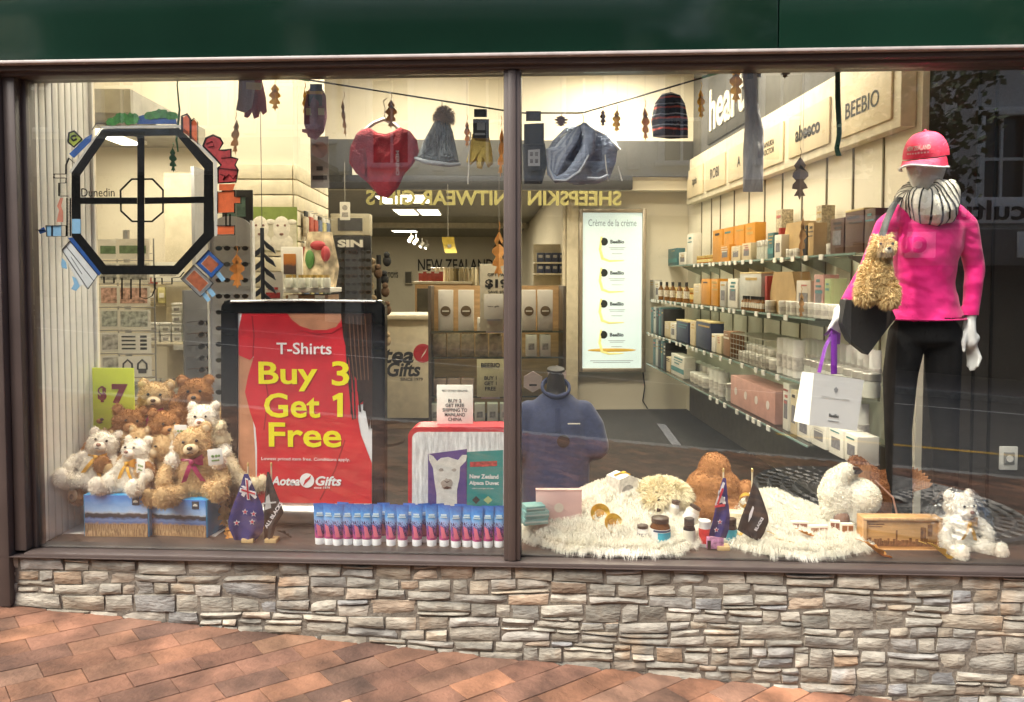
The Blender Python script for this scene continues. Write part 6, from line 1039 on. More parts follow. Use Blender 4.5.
# ------------------------------------------------------------------ small flags on stands
def star(cx_, cy_, r_): return [(cx_ + (r_ if k % 2 == 0 else r_ * .42) * math.sin(k * math.pi / 5), cy_ - (r_ if k % 2 == 0 else r_ * .42) * math.cos(k * math.pi / 5)) for k in range(10)]
def flag(px, y0, y1, Y, rows, mat, label, bx):
    o = thing('table_flag', label, 'flag', (X(px, Y), Y, ZBED)); z1 = P(px, y0, Y).z - ZBED
    part(o, 'stand', B().box((0, 0, .009), (.05, .045, .018), bev=.003), M('flag_stand', (.62, .42, .2), .5, var=.2)); part(o, 'pole', B().tube([(0, 0, .01), (0, 0, z1)], .0035, 8), M('flag_pole', (.72, .62, .42), .35)); part(o, 'finial', B().ell((0, 0, z1 + .006), (.005, .005, .01), 8), M('finial_gold', (.7, .5, .2), .3, metal=.6))
    ys = [q[0] for q in rows]
    def edge(t):
        y = ys[0] + (ys[-1] - ys[0]) * t
        for (ya, la_, ra), (yb, lb_, rb) in zip(rows, rows[1:]):
            if y <= yb + 1e-6: f = (y - ya) / max(1e-6, yb - ya); return y, la_ + (lb_ - la_) * f, ra + (rb - ra) * f
        return rows[-1]
    def fn(a_, c_): y, l_, r_ = edge(c_); x = l_ + (r_ - l_) * a_; return P(x, y + (2.5 * (a_ - .5) if c_ > .8 else 0), Y - .007 - .010 * (math.sin(9 * a_ + 2 * c_) + .6) * c_)
    b = B().grid(fn, 16, 20); n = len(b.v); k = len(b.f); b.v += [p + V((0, .0015, 0)) for p in b.v]; b.f += [tuple(i + n for i in f[::-1]) for f in b.f[:k]]; cl = part(o, 'cloth', b, mat, True); return o, cl
blu = M('flag_blue', (.022, .022, .16), .75, var=.15); blkf = M('flag_black', (.02, .02, .022), .75, var=.2); fw = M('flag_white', (.75, .72, .75), .7); fr_ = M('flag_red', (.55, .03, .06), .7)
def jack(o, pts_w, pts_r, Y):
    b = B(); [b.join(pxp(q, Y - .023, .002)) for q in pts_w]; part(o, 'union_white', b, fw, True); b = B(); [b.join(pxp(q, Y - .026, .002)) for q in pts_r]; part(o, 'union_red', b, fr_, True)
def stars(o, cs, Y, r_=3.2): b = B(); [b.join(pxp(star(x, y, r_), Y - .027, .002)) for x, y in cs]; part(o, 'star', b, fw, True); b = B(); [b.join(pxp(star(x, y, r_ * .6), Y - .029, .001)) for x, y in cs]; part(o, 'red_star', b, fr_, True)
o, c_ = flag(245.5, 466, 547, .10, [(474, 244, 248), (490, 239, 255), (505, 233, 262), (520, 228, 265), (530, 229, 263), (541, 234, 254)], blu, 'blue New Zealand flag on a little wooden stand beside the picture boxes', 0)
jack(o, [[(241, 486), (244, 486), (257, 497), (255, 499)], [(249, 480), (252, 482), (244, 497), (241, 495)], [(245, 478), (248, 479), (250, 500), (247, 500)], [(240, 488), (256, 492), (256, 496), (239, 492)]], [[(241.5, 489), (255, 493.5), (255, 494.8), (241, 490.5)], [(246, 480), (247.3, 480), (249, 499), (247.6, 499)]], .10); stars(o, [(236.5, 523), (252, 522), (253.5, 514), (245, 512)], .10)
o, c_ = flag(269, 466, 547, .105, [(472, 267, 269), (490, 265.5, 275), (505, 264, 281), (512, 264, 284), (525, 264, 276), (541, 264, 271)], blkf, 'black flag with white lettering on a little wooden stand beside the blue flag', 0)
q = P(273.5, 515, .075); part(o, 'lettering', txt('ALL BLACKS', w=30 * S(270, .1), h=3.6 * S(270, .1), bold=.02, ext=.002).tr(MX.Translation(q) @ MX.Rotation(rad(-58), 4, 'Y')), fw, True); part(o, 'fern_mark', pxp([(266, 497), (269, 494), (271, 508), (265, 510)], .078, .002).join(pxp([(262, 503), (276, 501.5), (276, 503), (262, 504.5)], .076, .002)), M('fern_grey', (.5, .5, .5), .7), True)
o, c_ = flag(725.5, 472, 549, .115, [(478, 723, 726), (500, 717, 728), (515, 714, 730), (528, 711, 729), (537, 709, 726)], blu, 'blue New Zealand flag on a wooden stand among the supplement bottles', 0)
jack(o, [[(723, 482), (725, 483), (718, 506), (715, 505)], [(717, 500), (725, 497), (725, 501), (716, 505)], [(719, 490), (726, 503), (724, 506), (718, 494)]], [[(722, 488), (724, 489), (718.5, 505), (717, 504)], [(714.8, 505.5), (725, 504), (725, 506.5), (714.5, 507.5)]], .115); stars(o, [(720, 522), (716.5, 530)], .115, 2.8)
o, c_ = flag(754.5, 472, 549, .115, [(482, 753, 756), (500, 748, 763), (515, 742, 768), (521, 740, 769), (531, 737, 765), (540, 752, 759)], blkf, 'black flag with white fern and lettering on a wooden stand before the gold boxes', 0)
part(o, 'fern_mark', pxp([(748.5, 522), (749.5, 514), (753, 506), (754, 508), (751.5, 517)], .088, .002), fw, True); q = P(759, 524, .088); part(o, 'lettering', txt('BLACKS', w=15 * S(757, .1), h=2.8 * S(757, .1), bold=.02, ext=.002).tr(MX.Translation(q) @ MX.Rotation(rad(-62), 4, 'Y')), fw, True)
# ================================================================== right pane: rugs, toys and small goods on the bed
furm = M('sheepskin', (.94, .90, .78), .9, var=.03, isl=.03, thin=.15)
def rug(label, px0, px1, Y0, Y1, hf, seed, n, L=.045):
    x0, x1 = X(px0, (Y0 + Y1) / 2), X(px1, (Y0 + Y1) / 2); cx_, cy_ = (x0 + x1) / 2, (Y0 + Y1) / 2; ax, ay = (x1 - x0) / 2, (Y1 - Y0) / 2
    def fn(a, c):
        th = -2 * math.pi * a; rr = c * (1 + .10 * mnoise.noise(V((math.cos(th) * 1.5, math.sin(th) * 1.5, seed)))); x = rr * math.cos(th); y = rr * math.sin(th); px = px0 + (px1 - px0) * (x + 1) / 2
        z = hf(px, (y + 1) / 2) * max(0, 1 - max(0, c - .6) ** 2 * 5) + .012 * (1 + mnoise.noise(V((x * 3, y * 3, seed)))) + .008
        return V((ax * x, ay * y, z if c < .99 else .002))
    b = B().grid(fn, 48, 14); b.f = [f for f in b.f]; return one('sheepskin_rug', fur(b, n, L, .0010, (0, -.2, -.05), .42, seed, gravity=.6), furm, label, 'rug', (cx_, cy_, ZBED), smooth=60)
def hA(px, t): return (.045 + .035 * math.exp(-((px - 560) / 40.) ** 2) + .11 * math.exp(-((px - 640) / 40.) ** 2) + .05 * math.exp(-((px - 600) / 30.) ** 2)) * max(0, min(1, (t - .12) * 1.6))
rug('long haired cream sheepskin rug heaped behind the bottles at the left of the right pane', 520, 712, .02, .52, hA, 3, 64000, .05)
def hB(px, t): return (.04 + .09 * math.exp(-((px - 780) / 45.) ** 2)) * max(0, min(1, (t - .2) * 1.6))
rug('long haired cream sheepskin rug under the white bird and the chocolate boxes', 715, 872, .03, .50, hB, 8, 48000, .05)
def fuzzy(name, label, cat, loc, b, mat, n, L, vox=.01, seed=1, rz=0, w=.0018, amp=.004, group=None, it=3):
    b = remesh(b, vox, it)
    for i, p in enumerate(b.v): b.v[i] = p + V(mnoise.noise_vector(p * 26 + V((seed, 0, 0)))) * amp
    if n: b = fur(b, n, L, w, (0, 0, -.3), .6, seed)
    o = thing(name, label, cat, loc, rz, group); part(o, 'body', b, mat, smooth=60); return o
# cream sheep toy lying in the rug
q = P(662, 510, .36); b = B().ell((0, .02, .055), (.12, .09, .07), 18).ell((-.05, -.07, .045), (.045, .05, .042), 14).ell((-.10, -.03, .06), (.03, .03, .018), 10).ell((.01, -.05, .075), (.035, .03, .02), 10)
o = fuzzy('sheep_toy', 'shaggy cream toy sheep with dark eyes lying in the sheepskin rug', 'soft toy', q, b, M('fleece_cream', (.90, .80, .55), .95, var=.05, isl=.05), 14000, .034, seed=5)
part(o, 'nose', B().ell((-.035, -.125, .035), (.014, .008, .009), 10), nosem)
for x, z in ((-.085, .075), (-.03, .085)): part(o, 'eye', B().ell((x, -.108 + .01, z - .012), .009, 8), eyem)
# brown toy seen from behind
q = P(714, 521, .42); k_ = S(714, .42); b = B().ell((0, .02, 16 * k_), (36 * k_, .10, 22 * k_), 18).ell((0, .02, 34 * k_), (27 * k_, .09, 21 * k_), 16).ell((1 * k_, .03, 52 * k_), (16 * k_, .07, 17 * k_), 16).ell((-24 * k_, -.04, 12 * k_), (12 * k_, .05, 13 * k_), 14).ell((32 * k_, .0, 30 * k_), (8 * k_, .04, 14 * k_), 12).ell((18 * k_, -.06, 10 * k_), (14 * k_, .05, 10 * k_), 12)
fuzzy('toy_bear', 'big ginger brown toy bear slumped with its back to the window', 'teddy bear', q, b, M('plush_ginger', (.36, .165, .06), .95, var=.12, isl=.10), 14000, .009, seed=6, w=.0011)
# white bird
q = P(848, 522, .30); k_ = S(848, .30)
b = B().caps([(-16 * k_, 0, 30 * k_), (-13 * k_, 0, 44 * k_), (-4 * k_, -.01, 54 * k_)], [15 * k_, 12 * k_, 9 * k_], 14).ell((-10 * k_, .01, 25 * k_), (19 * k_, .07, 22 * k_), 16).ell((13 * k_, .01, 26 * k_), (21 * k_, .075, 19 * k_), 18, MX.Rotation(rad(28), 3, 'Y')).ell((2 * k_, -.0, 52 * k_), (8 * k_, .028, 7 * k_), 12)
b.caps([(2 * k_, -.01, 14 * k_), (3 * k_, -.015, 5 * k_)], [9 * k_, 8 * k_], 10).caps([(-20 * k_, -.0, 14 * k_), (-19 * k_, -.0, 5 * k_)], [9 * k_, 7 * k_], 10)
o = fuzzy('bird_toy', 'plump white toy bird with a black beak mark standing on the sheepskin', 'soft toy', q, b, M('plush_bird', (.80, .74, .60), .95, var=.06, isl=.08), 6000, .006, vox=.008, seed=7, amp=.001, it=8)
bz_ = -.036
part(o, 'beak', B().prism([(1 * k_, -.036, 59 * k_), (7 * k_, -.036, 59 * k_), (11 * k_, -.036, 55 * k_), (7 * k_, -.036, 52 * k_), (0, -.036, 51.5 * k_), (5 * k_, -.036, 55 * k_), (1 * k_, -.036, 56 * k_)], (0, .02, 0)), nosem); part(o, 'foot', B().ell((-9 * k_, -.03, 6 * k_), (8 * k_, .03, 8 * k_), 12), M('plush_bird_brown', (.22, .1, .05), .95))
# brown toy behind the bird
q = P(889, 524, .42); k_ = S(889, .42); b = B().ell((2 * k_, .02, 28 * k_), (21 * k_, .08, 27 * k_), 18).caps([(-12 * k_, 0, 38 * k_), (-33 * k_, .02, 62 * k_)], [14 * k_, 8 * k_], 12).caps([(8 * k_, 0, 40 * k_), (22 * k_, 0, 50 * k_)], [14 * k_, 7 * k_], 12)
o = fuzzy('toy_bear', 'chestnut brown soft toy with raised feathered wings behind the white bird', 'soft toy', q, b, M('plush_chestnut', (.33, .13, .05), .95, var=.15, isl=.2), 6500, .012, seed=8)
b = B()
for sx, x0, z0, tl in ((-1, -24, 40, -.5), (1, 14, 38, .75)):
    for i in range(7): a_ = tl + sx * .16 * (i - 3); c0 = V((x0 * k_, -.03 - .004 * i, z0 * k_)); d_ = V((math.sin(a_), 0, math.cos(a_))); e_ = V((d_.z, 0, -d_.x)); b.prism([c0 - e_ * .008, c0 + e_ * .008, c0 + d_ * 20 * k_ + e_ * .012, c0 + d_ * 25 * k_, c0 + d_ * 20 * k_ - e_ * .012], (0, .006, 0))
part(o, 'feather_fan', b, M('feather_brown', (.42, .2, .09), .8, var=.3, scale=40, stretch=(6, 1, 1)))
part(o, 'seam_ribbon', B().tube([(-22 * k_, -.07, 50 * k_), (-6 * k_, -.095, 34 * k_), (-2 * k_, -.10, 16 * k_)], .004, 5).tube([(8 * k_, -.08, 32 * k_), (20 * k_, -.05, 46 * k_)], .004, 5), M('seam_rose', (.5, .26, .18), .7))
# bagged white bear
q = P(963, 552, .13); o = bear(958, 552, .19, .80, R_(14), 'white', 'white bear with an orange ribbon inside the clear plastic bag', 'orange', grp='bagged bear', v=1); del o['group']
zz = P(960, 489, .2).z - ZBED; cy_ = B().grid(lambda a, c: V((X(961, .2) + (.135 * (1 - c ** 3 * .75) + .016 * mnoise.noise(V((a * 34, c * 12, 2)))) * math.cos(6.2832 * a) + .02 * c, .20 + (.155 * (1 - c ** 3 * .8) + .012 * mnoise.noise(V((a * 34, c * 12, 9)))) * math.sin(6.2832 * a), ZBED + .004 + zz * c)), 90, 34)
one('plastic_bag', cy_, Mglass('bag_plastic', (.93, .94, .95), 1.9, .18), 'crinkled clear plastic bag over the white bear at the right end', 'plastic bag', (X(961, .2), .2, ZBED), world=True, smooth=30)
# ------------------------------------------------------------------ boxes and bottles
def solid(px0, px1, pyt, pyb, Y, dep, mat, name, label, cat, rz=0, bev=.002, ground=None):
    a, c = P(px0, pyb, Y), P(px1, pyt, Y); w_, h_ = c.x - a.x, c.z - a.z; o = thing(name, label, cat, ((a.x + c.x) / 2, Y, a.z), rz); part(o, 'body', B().box((0, dep / 2, h_ / 2), (w_, dep, h_), bev=bev), mat); return o, w_, h_
o, w_, h_ = solid(536, 582, 491, 528, .22, .03, M('box_pink', (.78, .50, .46), .5, var=.03), 'gift_box', 'flat pale pink gift box leaning at the left of the right pane', 'gift box', R_(3)); part(o, 'pale_motif', B().lathe([(0, 0), (.02, 0), (.02, .001), (0, .001)], (.0, -.001, h_ * .55), 14, MX.Rotation(rad(90), 3, 'X')), M('motif_pale', (.85, .72, .6), .5)); part(o, 'lid_edge', B().box((0, .015, h_ + .001), (w_ + .002, .033, .004)), M('lid_rose', (.68, .40, .36), .5))
for i, (a_, c_, t_, bm_) in enumerate(((524, 549, 519, 525), (525, 550, 512, 518.6), (526, 546, 506.5, 511.6))):
    o, w_, h_ = solid(a_, c_, t_, bm_, .15, .07, M('soap_aqua', (.20, .46, .44), .4, var=.15), 'soap_bar', 'aqua wrapped soap bar, %s of the stack beside the pink box' % ('bottom', 'middle', 'top')[i], 'soap', R_(18)); part(o, 'wrap_stripe', B().box((0, -.0006, h_ * .5), (w_ * .96, .001, h_ * .25)), M('soap_pale', (.5, .68, .64), .4))
gold = M('gold_foil', (.70, .42, .05), .3, metal=.55, var=.2, scale=40); golddk = M('gold_dark', (.4, .2, .03), .4, var=.3, scale=50)
for i, (x, y) in enumerate(((600, 514), (612, 524))):
    q = P(x, y, .22 - .06 * i); o = thing('gold_rosette', 'golden paper flower dish, %s of the two on the sheepskin' % ('upper', 'lower')[i], 'ornament', q, .4 * i); R3 = MX.Rotation(rad(62), 3, 'X'); rr = 10 * S(x, .2)
    part(o, 'dish', B().lathe([(rr * .55, 0), (rr * .8, .006), (rr, .018), (rr * .97, .02), (rr * .7, .012), (rr * .5, .006), (0, .005)], (0, 0, 0), 22, R3), gold); part(o, 'centre', B().lathe([(rr * .48, .006), (rr * .4, .014), (0, .016)], (0, 0, 0), 16, R3), golddk)
q = P(620, 503, .36); k_ = S(620, .36); o = thing('paper_box', 'white printed paper gift carton with a gold tie tilted on the sheepskin', 'gift box', q, R_(32)); o.rotation_euler = (0, R_(6), R_(32)); hh_ = 31 * k_; ww = 23 * k_
part(o, 'body', B().prism([(-ww / 2, -ww / 2, 0), (ww / 2, -ww / 2, 0), (ww / 2, -ww / 2, hh_ * .85), (0, -ww / 2, hh_), (-ww / 2, -ww / 2, hh_ * .85)], (0, ww, 0)), M('paper_print', (.72, .68, .60), .6, var=.25, scale=70)); part(o, 'wreath_print', B().lathe([(ww * .3, 0), (ww * .36, 0), (ww * .36, .001), (ww * .3, .001)], (0, -ww / 2 - .0004, hh_ * .42), 20, MX.Rotation(rad(90), 3, 'X')).box((0, -ww / 2 - .001, hh_ * .45), (ww * .4, .001, .004)).box((0, -ww / 2 - .001, hh_ * .38), (ww * .3, .001, .003)), gl_); part(o, 'gold_tie', B().tube([(-ww * .45, 0, hh_ * .92), (0, -.004, hh_ * 1.03), (ww * .4, .0, hh_ * .93)], .004, 6).ell((.0, -.01, hh_ * 1.02), (.012, .01, .006), 8), gold)
def pot(px, pyt, pyb, Y, hw, name, label, bodym, capm, labm=None, capf=.2, cat='bottle', lab_l=None, tilt=0, neck=.8):
    q = P(px, pyb, Y); k_ = S(px, Y); h = (pyb - pyt) * k_; r_ = hw * k_; o = thing(name, label, cat, q); o.rotation_euler = (0, tilt, 0); hb_ = h * (1 - capf)
    part(o, 'body', B().lathe([(r_ * .9, 0), (r_, h * .03), (r_, hb_ * .82), (r_ * neck, hb_ * .97), (r_ * neck, hb_), (0, hb_)], n=20), bodym); part(o, 'cap', B().lathe([(r_ * neck * 1.06, hb_ + .0005), (r_ * neck * 1.06, h * .98), (r_ * neck * .95, h), (0, h)], n=20), capm)
    if labm: part(o, 'label', B().lathe([(r_ * 1.015, hb_ * .16), (r_ * 1.02, hb_ * .16), (r_ * 1.02, hb_ * .78), (r_ * 1.015, hb_ * .78)], n=20), labm)
    if lab_l:
        for m_, z0, z1, f in lab_l: part(o, 'label_panel', B().grid(lambda a, c: V((r_ * 1.03 * math.sin(f[0] + (f[1] - f[0]) * a), -r_ * 1.03 * math.cos(f[0] + (f[1] - f[0]) * a), hb_ * (z0 + (z1 - z0) * c))), 10, 1), m_)
    return o
ambr = M('amber_glass', (.14, .05, .015), .12); capd = M('cap_dark', (.045, .03, .025), .4); labw = M('label_white', (.76, .75, .74), .5, var=.05); labc = M('label_cyan', (.02, .42, .58), .45, var=.12, scale=40); labn = M('label_navy', (.03, .06, .14), .5)
pot(642.5, 524, 545, .13, 6.5, 'pill_bottle', 'small white supplement bottle with a dark cap, left of the big amber jar', labw, capd, labn, .16, lab_l=((M('label_white'), .2, .45, (-1, 1)),))
pot(660, 516, 546, .12, 10.5, 'supplement_jar', 'big amber supplement jar with a bright cyan label', ambr, capd, labw, .17, 'jar', lab_l=((labc, .2, .66, (-.35, 1.2)), (M('label_navy'), .68, .76, (-.8, 1.2))))
pot(689, 517, 546, .12, 6.2, 'pill_bottle', 'dark bottle with a black cap and cream label before the red topped can', M('bottle_black', (.02, .018, .02), .2), M('lid_dark', (.03, .03, .03), .4), M('label_cream', (.72, .66, .55), .5), .24)
pot(704.5, 519, 546, .15, 6, 'supplement_can', 'white and red supplement can beside the blue flag', M('can_white', (.75, .72, .70), .4), M('can_white'), M('can_red', (.55, .03, .03), .4, var=.3, scale=50), .1, 'can', neck=.97)
pot(731, 517, 546, .17, 6, 'pill_bottle', 'dark bottle with a cyan label behind the blue flag', M('bottle_black'), capd, labc, .2)
pot(671.5, 499, 517, .27, 5.2, 'pill_bottle', 'tiny white bottle with a dark cap lying in the fleece above the amber jar', labw, capd, M('label_cream'), .22, tilt=.25); pot(687, 503, 522, .27, 7, 'cream_jar', 'clear jar with a dark lid leaning in the fleece behind the dark bottle', M('jar_clear', (.62, .55, .45), .2), capd, labw, .15, 'jar', tilt=.5); pot(672, 512, 524, .25, 4, 'pill_bottle', 'little dark topped bottle sunk in the fleece right of the amber jar', M('jar_clear'), capd, None, .3, tilt=-.9)
o, w_, h_ = solid(707, 724, 538, 549, .10, .02, M('card_pinkprint', (.55, .25, .42), .45, var=.6, scale=60), 'small_card', 'small pink printed packet lying under the blue flag', 'packet'); part(o, 'dark_corner', B().box((-w_ * .38, -.001, h_ * .4), (w_ * .2, .001, h_ * .7)), nosem)
q = P(745, 508, .24); o = thing('gold_bow', 'gold and white ribbon bow on the gift box behind the black flag', 'bow', q); part(o, 'loop', B().grid(lambda a, c: V((.03 * math.cos(6.283 * a) + .012 * c, -.02 + .05 * c, .03 + .028 * math.sin(6.283 * a))), 20, 3), gold); part(o, 'white_loop', B().grid(lambda a, c: V((.03 + .022 * math.cos(6.283 * a), -.01 + .04 * c, .028 + .03 * math.sin(6.283 * a))), 20, 3), M('ribbon_white', (.8, .76, .68), .4)); part(o, 'knot', B().ell((0, -.02, .012), .012, 8), golddk)
for i, (a_, c_, t_, bm_, Y, m_, rz, lab) in enumerate(((730, 752, 514, 526, .27, M('box_cream', (.74, .64, .44), .5), -8, 'cream and gold flat gift box under the ribbon bow'), (737, 762, 533, 547, .17, gold, 32, 'flat gold foil box below the black flag'), (752, 778, 522, 538, .21, M('box_olive', (.36, .25, .07), .45, var=.2), 28, 'olive gold slatted box leaning right of the black flag'), (764, 788, 517, 526, .27, M('box_cream'), 30, 'cream edged gift box behind the olive box'))):
    o, w_, h_ = solid(a_, c_, t_, bm_, Y, .07, m_, 'gift_box', lab, 'gift box', R_(rz)); part(o, 'gold_band', B().box((0, -.0008, h_ * .5), (w_ * .98, .001, h_ * .3)), golddk); part(o, 'top_band', B().box((0, .035, h_ + .0006), (w_ * .9, .02, .001)), M('box_cream'))
for i, (a_, c_, t_, bm_, Y, rz) in enumerate(((774, 790, 526, 541, .20, 24), (791, 808, 522, 538, .20, -2), (809, 829, 526, 540, .19, 5), (830, 840, 521, 540, .22, -16), (841, 854, 524, 541, .20, 4))):
    o, w_, h_ = solid(a_, c_, t_, bm_, Y, .022, M('choc_white', (.80, .73, .62), .5), 'chocolate_box', 'white window box of chocolate, %s along the sheepskin before the bird' % ('first', 'second', 'third', 'fourth', 'fifth')[i], 'chocolate box', R_(rz)); part(o, 'chocolate', B().box((0, -.001, h_ * (.62 if i != 2 else .7)), (w_ * .88, .003, h_ * (.55 if i != 2 else .3)), bev=.001), M('chocolate_%d' % (i % 2), ((.30, .12, .05), (.22, .085, .05))[i % 2], .4, var=.2)); part(o, 'divider', B().box((0, -.003, h_ * .62), (.003, .003, h_ * .5)), M('choc_white'))
# engraved timber box
o, w_, h_ = solid(861, 942, 518, 551, .155, .055, M('cedar', (.62, .34, .13), .5, var=.22, scale=5, stretch=(1, 1, 14)), 'engraved_box', 'shallow pale wooden box engraved with a harbour skyline', 'wooden box', R_(2))
fr2 = B()
for (cx_, cz, sx, sz) in ((0, .006, w_, .012), (0, h_ - .005, w_, .010), (-w_ / 2 + .007, h_ / 2, .014, h_ - .024), (w_ / 2 - .007, h_ / 2, .014, h_ - .024)): fr2.box((cx_, -.006, cz), (sx, .014, sz), bev=.0015)
part(o, 'raised_rim', fr2, M('cedar_rim', (.66, .38, .17), .5, var=.2, scale=5, stretch=(14, 1, 1))); eg = B(); r = random.Random(14); x = -w_ * .44
while x < w_ * .42:
    bw_ = r.uniform(.006, .016); bh = r.uniform(.010, .028) + (.035 if -.1 < x / w_ < -.06 else 0) + (.05 if .22 < x / w_ < .3 else 0); eg.box((x + bw_ / 2, -.0012, h_ * .22 + bh / 2), (bw_ * .85, .0016, bh)); x += bw_
eg.box((0, -.001, h_ * .19), (w_ * .88, .0014, .008)); part(o, 'engraving', eg, M('burnt_brown', (.22, .09, .03), .7, var=.5, scale=80)); part(o, 'engraved_words', B().box((-w_ * .32, -.0012, h_ * .80), (w_ * .2, .001, .004)).box((-w_ * .33, -.0012, h_ * .73), (w_ * .17, .001, .003)).box((w_ * .36, -.0012, h_ * .62), (w_ * .06, .001, h_ * .34)), M('burnt_brown'))
# ------------------------------------------------------------------ dried oak leaves: hanging and on the sill
OAK = [(0, -.52), (.09, -.42), (.30, -.43), (.13, -.27), (.46, -.25), (.40, -.15), (.12, -.09), (.54, .03), (.46, .12), (.11, .13), (.34, .29), (0, .5)]
OAK = OAK + [(-x, y) for x, y in OAK[-2:0:-1]]
def leaf_mesh(L_, Wd, seed, curl=.5):
    r_ = random.Random(seed); b = B(); pts = [(x * Wd * (1 + r_.uniform(-.15, .15)), y * L_) for x, y in OAK]; n = len(pts); k = 12
    def bend(x, y): return V((x * math.cos(curl * x / Wd * 2), -abs(x) * math.sin(curl) * .8 + .12 * L_ * math.sin(y / L_ * 3 + seed) * curl, y))
    ctr = [(0, -.5 * L_ + L_ * i / 10) for i in range(11)]; right = pts[:12]; left = [pts[0]] + pts[:10:-1]
    for side in (right, left):
        for i in range(11):
            f0, f1 = i / 11, (i + 1) / 11; m0, m1 = (0, -.5 * L_ + L_ * f0), (0, -.5 * L_ + L_ * f1); quad = [m0, side[i], side[i + 1], m1]; vs = [bend(*q_) for q_ in quad]; b.add(vs, [(0, 1, 2, 3)] if side is right else [(3, 2, 1, 0)])
    k = len(b.v); m = len(b.f); b.v += [v + V((0, .0012, 0)) for v in b.v]; b.f += [tuple(i + k for i in f[::-1]) for f in b.f[:m]]; b.tube([(0, -.002, .5 * L_), (.004, 0, .62 * L_), (0, .003, .72 * L_)], .0014, 5); return b
lfm = {'brown': M('leaf_brown', (.50, .30, .13), .7, var=.35, scale=30, thin=.35), 'gold': M('leaf_gold', (.90, .58, .14), .6, var=.3, scale=30, thin=.5), 'rust': M('leaf_rust', (.72, .36, .09), .65, var=.3, scale=30, thin=.4), 'maroon': M('leaf_maroon', (.15, .055, .05), .7, var=.3), 'dark': M('leaf_dark', (.11, .07, .045), .75, var=.3)}
ctop = lambda x: None
leaves = ((236, 137, 12, 38, 'brown', 'slim brown oak leaf hanging right of the painted octagon'), (275, 97, 14, 30, 'gold', 'bright golden leaf hanging between the gloves and the maroon sock'), (305, 105, 7, 34, 'gold', 'narrow golden leaf hanging beside the maroon sock'), (344, 118, 6, 40, 'brown', 'thin curled brown leaf hanging left of the red jumper'), (391, 114, 13, 32, 'brown', 'brown oak leaf hanging before the red jumper hanger'), (467, 134, 7, 30, 'rust', 'narrow rust leaf hanging beside the yellow gloves'), (499, 254, 17, 52, 'rust', 'large rust oak leaf hanging low against the mullion'), (501, 152, 9, 56, 'rust', 'rust leaf hanging high beside the mullion'), (237, 271, 18, 38, 'rust', 'rust oak leaf hanging before the grey sunglasses rack'),
    (561, 121, 18, 12, 'maroon', 'small maroon curled leaf hanging left of the blue snood'), (603, 118, 8, 19, 'maroon', 'little maroon leaf hanging right of the blue snood'), (617, 121, 12, 25, 'gold', 'small golden leaf hanging left of the striped beanie'), (645, 124, 10, 38, 'rust', 'curled orange leaf hanging against the striped beanie'), (701, 104, 10, 34, 'gold', 'golden leaf hanging beside the heart lettering'), (736, 84, 17, 42, 'gold', 'large bright golden leaf hanging before the heart lettering'), (800, 178, 22, 48, 'dark', 'large dark oak leaf hanging before the tan brand panels'), (802, 238, 9, 48, 'brown', 'curled brown leaf hanging before the kraft house box'), (801, 305, 7, 30, 'brown', 'small brown leaf hanging before the second glass shelf'), (785, 72, 14, 14, 'dark', 'dark leaf tip at the top of the right pane left of the cap'))
for i, (px, py, w_, h_, m_, lab) in enumerate(leaves):
    Y = .12 + .02 * (i % 3); q = P(px, py, Y); k_ = S(px, Y); o = one('dried_leaf', leaf_mesh(h_ * k_ * .88, w_ * k_ * .85, i, .35 + .1 * (i % 4)), lfm[m_], lab, 'leaf', q, (i * 37 % 50 - 25) / 80); L_ = h_ * k_ * .88
    part(o, 'thread', B().tube([(0, .003, L_ * .7), (0, .003, 2.6 - q.z)], .0006, 3), M('thread', (.5, .45, .35), .6))
for i, (px, py, Y, sz, m_, rz, lab) in enumerate(((229, 541, .15, .085, 'rust', .6, 'curled rust leaf on the sill left of the blue flag'), (258, 543, .17, .10, 'gold', -1.0, 'tan leaf on the sill between the two left flags'), (284, 544, .16, .075, 'dark', 2.0, 'crumbled dark leaf on the sill under the silver base'), (225, 512, .25, .12, 'brown', .2, 'tall brown leaf standing behind the blue flag'), (792, 545, .11, .15, 'gold', 1.4, 'long tan leaf on the sill before the sheepskin'), (806, 533, .14, .07, 'rust', 1.8, 'rust leaf resting on the chocolate boxes'), (880, 551, .07, .15, 'rust', 1.6, 'long rust leaf on the sill before the wooden box'), (942, 553, .06, .13, 'gold', 1.5, 'golden leaf on the sill at the corner of the wooden box'), (768, 549, .08, .05, 'rust', .5, 'small rust leaf on the sill beside the black flag stand'))):
    q = P(px, py, Y); b = leaf_mesh(sz, sz * .55, i + 40, .6); o = one('dried_leaf', b, lfm[m_], lab, 'leaf', (q.x, q.y, max(q.z, ZBED + .012)), rz); o.rotation_euler = (rad(-62) if i != 3 else rad(-10), rad(8 * (i % 3)), rz)
# ------------------------------------------------------------------ knitwear on the cord
def cordpt(px): return (78 + (px - 296) * (113 - 78) / (520 - 296)) if px <= 520 else (113 if px < 582 else 113 - (px - 582) * (113 - 72) / (722 - 582))
HY = .16
cd = thing('garland_line', 'thin dark cord strung across the window holding the knitwear and leaves', 'cord', P(520, 113, HY))
part(cd, 'cord', B().tube([P(x, cordpt(x), HY) for x in range(296, 723, 6)], .0035, 6), M('cord_dark', (.04, .04, .035), .7), True)
part(cd, 'green_tip', B().tube([P(293, 77.5, HY), P(309, 80, HY)], .006, 6).tube([P(702, 77.5, HY), P(724, 71, HY)], .006, 6), M('tip_green', (.15, .45, .18), .4), True)
part(cd, 'cup_hook', B().tube([P(293, 77.5, HY), P(292, 72, HY) + V((0, 0, 2.6 - P(292, 72, HY).z))], .0015, 4).tube([P(724, 71, HY), P(725, 70, HY) + V((0, 0, 2.6 - P(725, 70, HY).z))], .0015, 4), steel, True)
